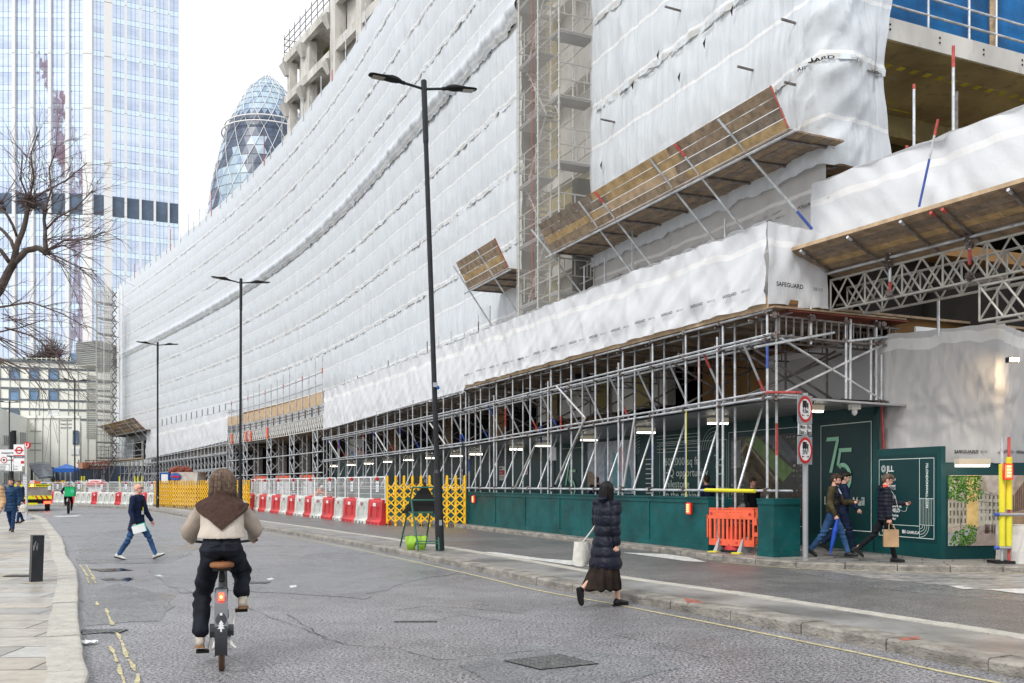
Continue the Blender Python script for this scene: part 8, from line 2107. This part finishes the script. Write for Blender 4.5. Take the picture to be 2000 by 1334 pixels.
# --- left pavement people
q=G(22,1038,.1); h=1.70
p6=person('man in dark blue puffer coat looking up beside the direction sign on the left pavement',(q.x,q.y,.1),(.25,-.95),h)
J=pose(h,hip=(16,-18),knee=(4,18),foot=(2,-24),sh=(-4,10),el=(18,24),ab=(8,8),lean=2,head=(28,16))
body(p6,J,h,'skin2',.011); trousers(p6,J,h,'jeand',.98,.012); shoes(p6,J,h,'brown','brown',high=.06,vox=.011); top(p6,J,h,'bluep',hem=.24,w_=1.06,puf=puff(.10,.014),vox=.012,name='puffer_coat',sleeve=1.12,hemw=.20,hemd=.16,collar=.03); hair(p6,J,h,'hairdk','short',.011)
q=G(38,1016,.1)
p7=person('person in dark navy coat half hidden behind the man in blue puffer coat',(W(37,945,35).x,35,.1),(-.2,-.9),1.66)
h=1.66; J=pose(h,hip=(14,-14),knee=(4,14),foot=(0,-20),sh=(0,8),el=(20,20),lean=2,head=(0,0))
body(p7,J,h,'skin',.013); trousers(p7,J,h,'jeand',1,.013); shoes(p7,J,h,'brown','brown',vox=.012); top(p7,J,h,'navy',hem=.25,vox=.013,name='coat',hemw=.2,hemd=.16); hair(p7,J,h,'hairbr','short',.012)
hb=wpt(p7,J['wrL']); b=MB(); b.rings([(hb.x+.05,hb.y-.1,hb.z-.38,.17,.08),(hb.x+.05,hb.y-.1,hb.z-.22,.19,.10),(hb.x+.05,hb.y-.1,hb.z-.10,.14,.05)],14); hbg=thing('handbag','cream slouchy handbag carried beside the bus stop pole','bag',hb); b.build('bag','canvas',hbg); b=MB(); b.path([hb+V((-.05,-.1,-.12)),hb,hb+V((.14,-.1,-.12))],.012,5); b.build('handle','canvas',hbg)
p8=person('person in beige puffer jacket cut off by the left edge of the picture',(W(-14,945,23).x,23,.1),(.15,-.95),1.70)
h=1.70; J=pose(h,hip=(10,-14),knee=(4,14),foot=(0,-20),sh=(6,0),el=(34,34),ab=(14,12),lean=2)
body(p8,J,h,'skin',.013); trousers(p8,J,h,'blkc',1,.013); shoes(p8,J,h,'shoeb',vox=.012); top(p8,J,h,'beige',hem=.10,w_=1.1,vox=.012,puf=puff(.09,.014),sleeve=1.25,name='puffer_jacket'); hair(p8,J,h,'hairdk','short',.012)
# --- people in the covered walkway and worker
def walker(lab,px,off,fw,h,topm,hairm,seed):
    s=s_px(px,off); p=FP(s,off,.12); t=person(lab,(p.x,p.y,.12),fw,h,None); sg=1 if seed%2 else -1
    J=pose(h,hip=(18*sg,-16*sg),knee=(6,12),foot=(0,-14),sh=(-10*sg,12*sg),el=(20,20),lean=2,head=(0,-4))
    body(t,J,h,'skin2' if seed%2 else 'skin',.014); trousers(t,J,h,'blkc',1,.014); shoes(t,J,h,'shoeb',vox=.013); top(t,J,h,topm,hem=.08,vox=.014); hair(t,J,h,hairm,'short',.013)
walker('short haired man in dark clothes in the walkway behind the yellow foam sleeve',1381,LO-1.7,(-.42,.9),1.74,'navy','hairdk',1)
walker('person with black hair in beige top in the walkway behind the yellow trellis',820,LO-1.9,(.42,-.9),1.74,'beige','hairblk',0)
walker('person in black seen in the walkway left of the beige topped one',796,LO-1.9,(.42,-.9),1.74,'blkc','hairblk',1)
walker('person passing in the walkway behind the head of the woman in the puffer coat',1166,LO-1.7,(-.42,.9),1.70,'navy','hairbr',0)
walker('person in dark clothes at the gap in the low wall behind the posters',1468,LO-2.0,(.42,-.9),1.66,'blkc','hairdk',1)
q=V((W(612,945,50).x,50,0)); h=1.72
p9=person('worker in orange hi-vis clothing bending behind the mesh fence panels',(q.x,q.y,0),(.9,.2),h)
J=pose(h,hip=(30,24),knee=(20,24),foot=(0,0),sh=(60,50),el=(20,20),lean=38,head=(0,-30)); body(p9,J,h,'skin2',.015); trousers(p9,J,h,'hiv',1.1,.015); shoes(p9,J,h,'shoeb',vox=.014); top(p9,J,h,'hiv',hem=.1,vox=.015,w_=1.1)
b=MB(); b.ell(J['head']+J['hu']*.05,(.10,.12,.08),12,8); b.build('helmet','white_plain',p9,local=True,smooth=True)
# ================================================================ bicycles
def wheel(root,y,r_,tmat='tyre',nm='wheel',wt=.024):
    b=MB(); n=40; b.path([V((0,y+r_*cos(2*pi*i/n),r_+r_*sin(2*pi*i/n)-.0)) for i in range(n+1)],wt,8,cap=False); w_=b.build(nm,tmat,root,local=True,smooth=True)
    b=MB(); b.path([V((0,y+(r_-.03)*cos(2*pi*i/n),r_+(r_-.03)*sin(2*pi*i/n))) for i in range(n+1)],.010,6,cap=False); b.build('rim','bike',w_,local=True)
    b=MB()
    for i in range(14): a=2*pi*i/14; b.tube((.015*(-1)**i,y,r_),(0,y+(r_-.03)*cos(a),r_+(r_-.03)*sin(a)),.0015,3)
    b.build('spokes','alu',w_,local=True)
    b=MB(); b.tube((-.05,y,r_),(.05,y,r_),.045,12); b.build('hub','bike',w_,local=True)
fw=V((-.30,1,0)).normalized(); q=G(432,1320)
def ebike(q,fw,lab):
    t=thing('electric_bicycle',lab,'bicycle',(q.x,q.y,0),math.atan2(-fw.x,fw.y)); r_=.325
    wheel(t,.33,r_); wheel(t,1.42,r_)
    b=MB()   # mudguard fairing
    for i in range(11):
        pass
    def mg(a,w_): ang=R(lerp(200,75,a)); rr=.375+.02*sin(a*pi); wd=lerp(.050,.056,a); return V((wd*w_,.33+rr*cos(ang),r_+rr*sin(ang)-.012*abs(w_)**2))
    b.grid(mg,rangef(0,1,.05),rangef(-1,1,.25)); b.grid(lambda a,w_:mg(a,w_)-V((0,0,.02)),rangef(0,1,.05),rangef(-1,1,.25),flip=True); b.build('mudguard','bike',t,local=True,smooth=True)
    b=MB(); b.add([(-.052,-.05,.42),(.052,-.05,.42),(.055,.02,.60),(-.055,.02,.60),(-.045,.10,.70),(.045,.10,.70),(-.05,.14,.42),(.05,.14,.42),(-.045,.22,.70),(.045,.22,.70),(.04,-.01,.30),(-.04,-.01,.30),(.04,.1,.3),(-.04,.1,.3)],[(0,1,2,3),(3,2,5,4),(0,3,4,8,6),(1,7,9,5,2),(4,5,9,8),(11,10,1,0),(10,12,7,1),(13,11,0,6)]); b.build('rear_fairing','bikeg',t,local=True)
    b=MB(); b.box((0,.030,.655),(.042,.03,.062)); tl=b.build('rear_light','redlight',t,local=True); b=MB(); b.ell((0,.012,.655),(.012,.008,.012),8,6); b.build('bright_core','orlight',tl,local=True)
    b=MB()  # white tree-like symbol
    for (z,w_) in ((.40,.030),(.42,.026),(.44,.020)): b.add([(-w_,-.052,z),(w_,-.052,z),(0,-.050,z+.03)],[(0,1,2)])
    b.obox((-.007,-.054,.375),(.014,0,0),(0,.003,0),(0,0,.03)); b.obox((-.010,-.050,.51),(.02,0,0),(0,.003,0),(0,.0,.02)); b.build('white_symbol','white_plain',t,local=True)
    b=MB(); b.path([(0,.36,.33),(0,.45,.62),(0,.50,.86)],[.03,.026,.022],10); b.build('seat_tube','bike',t,local=True)
    b=MB(); b.path([(0,.62,.30),(0,.78,.36),(0,1.05,.52),(0,1.20,.86)],[.045,.045,.045,.035],10); b.path([(0,.62,.30),(0,.36,.33)],.03,8); b.build('frame','bike',t,local=True)
    b=MB(); b.path([(0,1.18,.80),(0,1.26,.60),(.0,1.42,.325)],[.03,.03,.02],8); b.build('fork','bike',t,local=True)
    b=MB(); b.path([(0,.46,.80),(0,.475,.86)],.018,8); b.tube((0,.44,.74),(0,.46,.80),.026,8); b.build('seat_post','rubber',t,local=True)
    b=MB(); b.rings([(0,.45,.860,.085,.10),(0,.45,.875,.105,.125),(0,.45,.905,.105,.12),(0,.45,.92,.07,.09)],18); b.caps((0,.50,.885),(0,.68,.90),.05,.022,10); fin(b,'saddle','saddle',t,.008); b=MB(); b.box((0,.42,.855),(.15,.12,.03)); b.build('saddle_base','rubber',t,local=True)
    b=MB(); b.path([(0,1.20,.86),(0,1.17,1.02)],.016,8); b.path([(-.30,1.02,1.07),(-.18,1.12,1.05),(0,1.17,1.03),(.18,1.12,1.05),(.30,1.02,1.07)],.013,8); b.build('handlebar','rubber',t,local=True)
    b=MB(); b.path([(.28,1.02,1.07),(.31,1.0,1.075)],.018,8); b.path([(-.28,1.02,1.07),(-.31,1.0,1.075)],.018,8); b.build('grip','rubber',t,local=True)
    b=MB(); b.tube((-.075,.62,.28),(.075,.62,.28),.06,14); b.tube((.045,.36,.325),(.10,.36,.325),.05,12); b.tube((-.10,.36,.325),(-.04,.36,.325),.06,12); b.build('motor_hub','bike',t,local=True)
    b=MB(); b.tube((.09,.62,.28),(.115,.66,.45),.012,8); b.tube((-.09,.62,.28),(-.115,.58,.11),.012,8); b.build('crank','alu',t,local=True)
    for sg,yy,zz in ((1,.66,.455),(-1,.58,.115)): b=MB(); b.box((sg*.165,yy,zz),(.11,.09,.025)); b.build('pedal','rubber',t,local=True)
    b=MB(); b.path([(-.05,.36,.32),(-.045,.2,.42),(-.045,.08,.50)],.007,6); b.path([(.05,.36,.32),(.045,.2,.42),(.045,.08,.50)],.007,6); b.path([(.05,.38,.27),(.09,.32,.20),(.12,.30,.175)],.012,6); b.path([(-.05,.38,.27),(-.07,.30,.18),(-.03,.25,.22)],.010,6); b.build('stay','alu',t,local=True)
    return t
M['bikeg']=mat('bike_fairing_grey',(.16,.17,.18),.3,metal=.2)
eb=ebike(q,fw,'grey hire electric bicycle with a brown rear tyre and red tail light')
# cyclist woman
h=1.70; p10=person('woman cyclist seen from behind in cream jacket and brown shawl',(q.x,q.y,0),(fw.x,fw.y),h)
up=V((0,.30,.955)).normalized(); P=V((0,.47,1.0))
J={'pel':P,'chest':V((0,.55,1.24)),'neck':V((0,.645,1.485)),'up':up}
J['hf']=V((.02,.99,-.08)).normalized();J['hr']=V((1,-.02,0)).normalized();J['hu']=J['hr'].cross(J['hf']); J['head']=V((.005,.70,1.615))
J.update(hipL=V((-.10,.48,.96)),hipR=V((.10,.48,.96)),knL=V((-.17,.80,.60)),knR=V((.17,.86,.80)),anL=V((-.185,.56,.215)),anR=V((.175,.60,.545)),fdL=V((-.1,.97,-.15)).normalized(),fdR=V((.12,.97,-.1)).normalized(),shL=V((-.165,.62,1.385)),shR=V((.165,.62,1.385)),elL=V((-.285,.74,1.165)),elR=V((.285,.74,1.185)),wrL=V((-.27,.95,1.10)),wrR=V((.27,.95,1.10)),hdL=V((0,.9,-.2)).normalized(),hdR=V((0,.9,-.2)).normalized())
body(p10,J,h,'skin',.008,{'L':(V((0,-.2,-1)),60),'R':(V((0,-.2,-1)),60)},fem=True)
b=MB()
b.rings([(0,.50,.945,.12,.10),(0,.485,.965,.172,.135),(0,.475,1.02,.190,.155),(0,.49,1.09,.165,.135),(0,.51,1.16,.145,.12)],26)
for n,sg in (('L',-1),('R',1)):
    an=J['an'+n]; e=an+V((0,0,.085)); kn=J['kn'+n]
    b.caps(J['hip'+n]+V((-sg*.005,.03,.0)),kn,.098,.082,16); b.caps(kn,e,.082,.066,16); b.path([kn.lerp(e,.45),e-V((0,0,.02))],[.074,.074],16)
def dpt(c,n_):
    v=.014*nz(c.x*6,c.y*6,c.z*8)+.010*nz(c.x*14,c.y*14,c.z*12)
    for s_ in 'LR': kd=(c-J['kn'+s_]).length; v+=.010*math.exp(-(kd/.16)**2)*sin(c.z*60+c.x*25+c.y*20)
    if c.z>.9: v+=-.012*math.exp(-(c.x/.018)**2)*(1 if c.y<.42 else 0)
    return v
fin(b,'trousers','darkt',p10,.009,dpt,3)
for n,sg in (('L',-1),('R',1)):
    b=MB(); b.caps(J['an'+n]-V((0,0,.02)),J['an'+n]+V((0,0,.10)),.040,.044,10); fin(b,'sock','sock',p10,.008)
shoes(p10,J,h,'creamj','gum',high=-.01)
b=MB()
for (sx,yy) in ((-.075,.325),(.075,.325)): b.obox((sx-.055,yy,1.075+.0),(.11,0,.006*(1 if sx>0 else -1)),(0,.012,0),(0,.0,.008))
b.build('pocket_seam','blackm',p10,local=True)
b=MB(); b.rings([(0,.50,1.12,.212,.160),(0,.505,1.14,.210,.160),(0,.53,1.22,.186,.150),(0,.565,1.30,.186,.145),(0,.60,1.37,.190,.125),(0,.615,1.41,.17,.10),(0,.635,1.46,.08,.075),(0,.645,1.49,.066,.066)],26)
jk=fin(b,'jacket','creamj',p10,.008,lambda c,n:.006*nz(c.x*6,c.y*6,c.z*5)+.005*nz(c.x*14,c.y*14,c.z*7)-.004*math.exp(-(c.x/.006)**2)*(1 if c.y<.5 else 0),3)
for n in 'LR':
    b=MB(); b.caps(J['sh'+n],J['el'+n],.070,.076,16); b.caps(J['el'+n],J['wr'+n],.076,.046,16); fin(b,'sleeve','taupe',p10,.009,lambda c,n_:.012*nz(c.x*6,c.y*6,c.z*7)+.009*nz(c.x*13,c.y*13,c.z*11),3)
b=MB(); b.rings([(0,.40,1.14,.17,.02),(0,.40,1.155,.17,.02)],10)
# shawl: draped over the shoulders, ending in a point down the back
def shawl(u_,w_):
    hem=lerp(1.195,1.405,min(1,abs(u_)/.62)); a=u_*R(118)
    z=lerp(1.535,hem,w_)+.006*nz(u_*6,w_*3)
    zs=[1.19,1.30,1.38,1.42,1.455,1.49,1.54]
    rx=interp(z,zs,[.206,.212,.246,.232,.180,.112,.080]); ry=interp(z,zs,[.168,.165,.150,.135,.115,.095,.085]); cy=interp(z,[1.15,1.30,1.41,1.5],[.505,.565,.615,.645])
    fl=1+.030*nz(u_*4,w_*5,3)+.022*sin(w_*13+u_*u_*9)*(1-w_*.7)
    return V((rx*fl*sin(a),cy-ry*fl*cos(a),z))
b=MB(); us=rangef(-1,1,.04); ws=rangef(0,1,.04); b.grid(shawl,us,ws); b.grid(lambda u_,w_:shawl(u_*.98,w_*.97)+V((0,.02,-.012)),us,ws,flip=True)
b.build('shawl','scarf',p10,local=True,smooth=True)
b=MB(); b.path([V((.095*sin(t*2*pi/16),.645-.085*cos(t*2*pi/16),1.50+.012*sin(t))) for t in range(17)],.034,8,cap=False); fin(b,'shawl_roll','scarf',p10,.008,cloth(.008,14))
hair(p10,J,h,'hairbr','bob',.007)
# far delivery cyclist
q=V((W(132,945,49).x,49,0)); fw2=V((-.42,1,0)).normalized()
b2=thing('bicycle','black delivery bicycle far down the road ridden by the courier','bicycle',(q.x,q.y,0),math.atan2(-fw2.x,fw2.y))
wheel(b2,.34,.34,'rubber',wt=.03); wheel(b2,1.38,.34,'rubber',wt=.03)
b=MB(); b.path([(0,.34,.34),(0,.52,.62),(0,.55,.92)],.022,8); b.path([(0,.52,.62),(0,1.15,.85),(0,1.38,.34)],.022,8); b.path([(0,.70,.32),(0,.52,.62)],.02,6); b.path([(0,.70,.32),(0,1.15,.80)],.025,6); b.path([(-.3,1.05,1.05),(0,1.12,1.02),(.3,1.05,1.05)],.014,6); b.build('frame','bike',b2,local=True)
b=MB(); b.box((0,.56,.94),(.16,.24,.05)); b.build('saddle','rubber',b2,local=True); b=MB(); b.box((0,.12,.55),(.16,.03,.22)); b.build('mudguard','rubber',b2,local=True)
h=1.72; p11=person('courier in grey beanie and dark clothes cycling away with a green delivery box',(q.x,q.y,0),(fw2.x,fw2.y),h)
J={'pel':V((0,.52,1.0)),'chest':V((0,.60,1.24)),'neck':V((0,.68,1.47)),'up':up,'hf':V((0,1,0)),'hr':V((1,0,0)),'hu':V((0,0,1)),'head':V((0,.74,1.60))}
J.update(hipL=V((-.09,.52,.98)),hipR=V((.09,.52,.98)),knL=V((-.16,.90,.78)),knR=V((.17,.84,.62)),anL=V((-.15,.66,.50)),anR=V((.15,.60,.25)),fdL=V((-.1,1,-.1)).normalized(),fdR=V((.1,1,-.2)).normalized(),shL=V((-.18,.64,1.39)),shR=V((.18,.64,1.39)),elL=V((-.33,.74,1.17)),elR=V((.33,.74,1.17)),wrL=V((-.28,.98,1.10)),wrR=V((.28,.98,1.10)),hdL=V((0,1,0)),hdR=V((0,1,0)))
body(p11,J,h,'skin2',.014); trousers(p11,J,h,'blkc',1.05,.014); shoes(p11,J,h,'shoeb',vox=.013); top(p11,J,h,'jacketgg' if False else 'darkt',hem=.05,vox=.014,w_=1.0)
b=MB(); b.ell(J['head']+V((0,-.01,.03)),(.09,.105,.105),14,10); b.build('beanie','greyp',p11,local=True,smooth=True)
bxp_=mworld(p11)@V((.12,.26,1.18)); db_=thing('delivery_box','bright green delivery box on the back of the distant courier','delivery box',bxp_,math.atan2(-fw2.x,fw2.y))
b=MB(); b.box((0,0,0),(.46,.42,.50),R(-12)); b.build('box','delg',db_,local=True); b=MB(); b.box((.12,-.235,.02),(.16,.02,.14),R(-12)); b.build('pale_patch','mintp',db_,local=True); b=MB(); b.box((0,0,.255),(.48,.44,.02),R(-12)); b.build('lid','delg',db_,local=True)
# ================================================================ world, sun, camera
w=bpy.data.worlds.new('World'); SC.world=w; w.use_nodes=True
N=w.node_tree.nodes; L=w.node_tree.links; bg=N['Background']
sky=N.new('ShaderNodeTexSky'); sky.sky_type='NISHITA'; sky.sun_disc=False; sky.sun_elevation=R(48); sky.sun_rotation=R(215); sky.dust_density=5; sky.air_density=1.5
hs=N.new('ShaderNodeHueSaturation'); hs.inputs['Saturation'].default_value=.25; L.new(sky.outputs[0],hs.inputs['Color'])
mx=N.new('ShaderNodeMix'); mx.data_type='RGBA'; mx.inputs[0].default_value=.82; mx.inputs[7].default_value=(9.0,9.25,9.6,1)
L.new(hs.outputs[0],mx.inputs[6]); L.new(mx.outputs[2],bg.inputs[0]); bg.inputs[1].default_value=.112
su=bpy.data.lights.new('sun','SUN'); su.energy=1.4; su.angle=R(18); su.color=(1,.97,.93)
so=bpy.data.objects.new('sun',su); COL.objects.link(so)
az=R(215); el=R(48); dv=V((sin(az)*cos(el),cos(az)*cos(el),sin(el)))   # towards the sun
so.rotation_euler=dv.to_track_quat('Z','Y').to_euler()
cam=bpy.data.cameras.new('camera'); co=bpy.data.objects.new('camera',cam); COL.objects.link(co)
co.location=(0,0,CH); co.rotation_euler=(R(90),0,0); cam.lens=32.4; cam.sensor_width=36; cam.shift_y=(HY-667)/2000; cam.clip_start=.1; cam.clip_end=3000
SC.camera=co
SC.view_settings.view_transform='Standard'; SC.view_settings.look='None'; SC.view_settings.exposure=.42; SC.view_settings.gamma=1
SC.cycles.max_bounces=6; SC.cycles.transparent_max_bounces=10
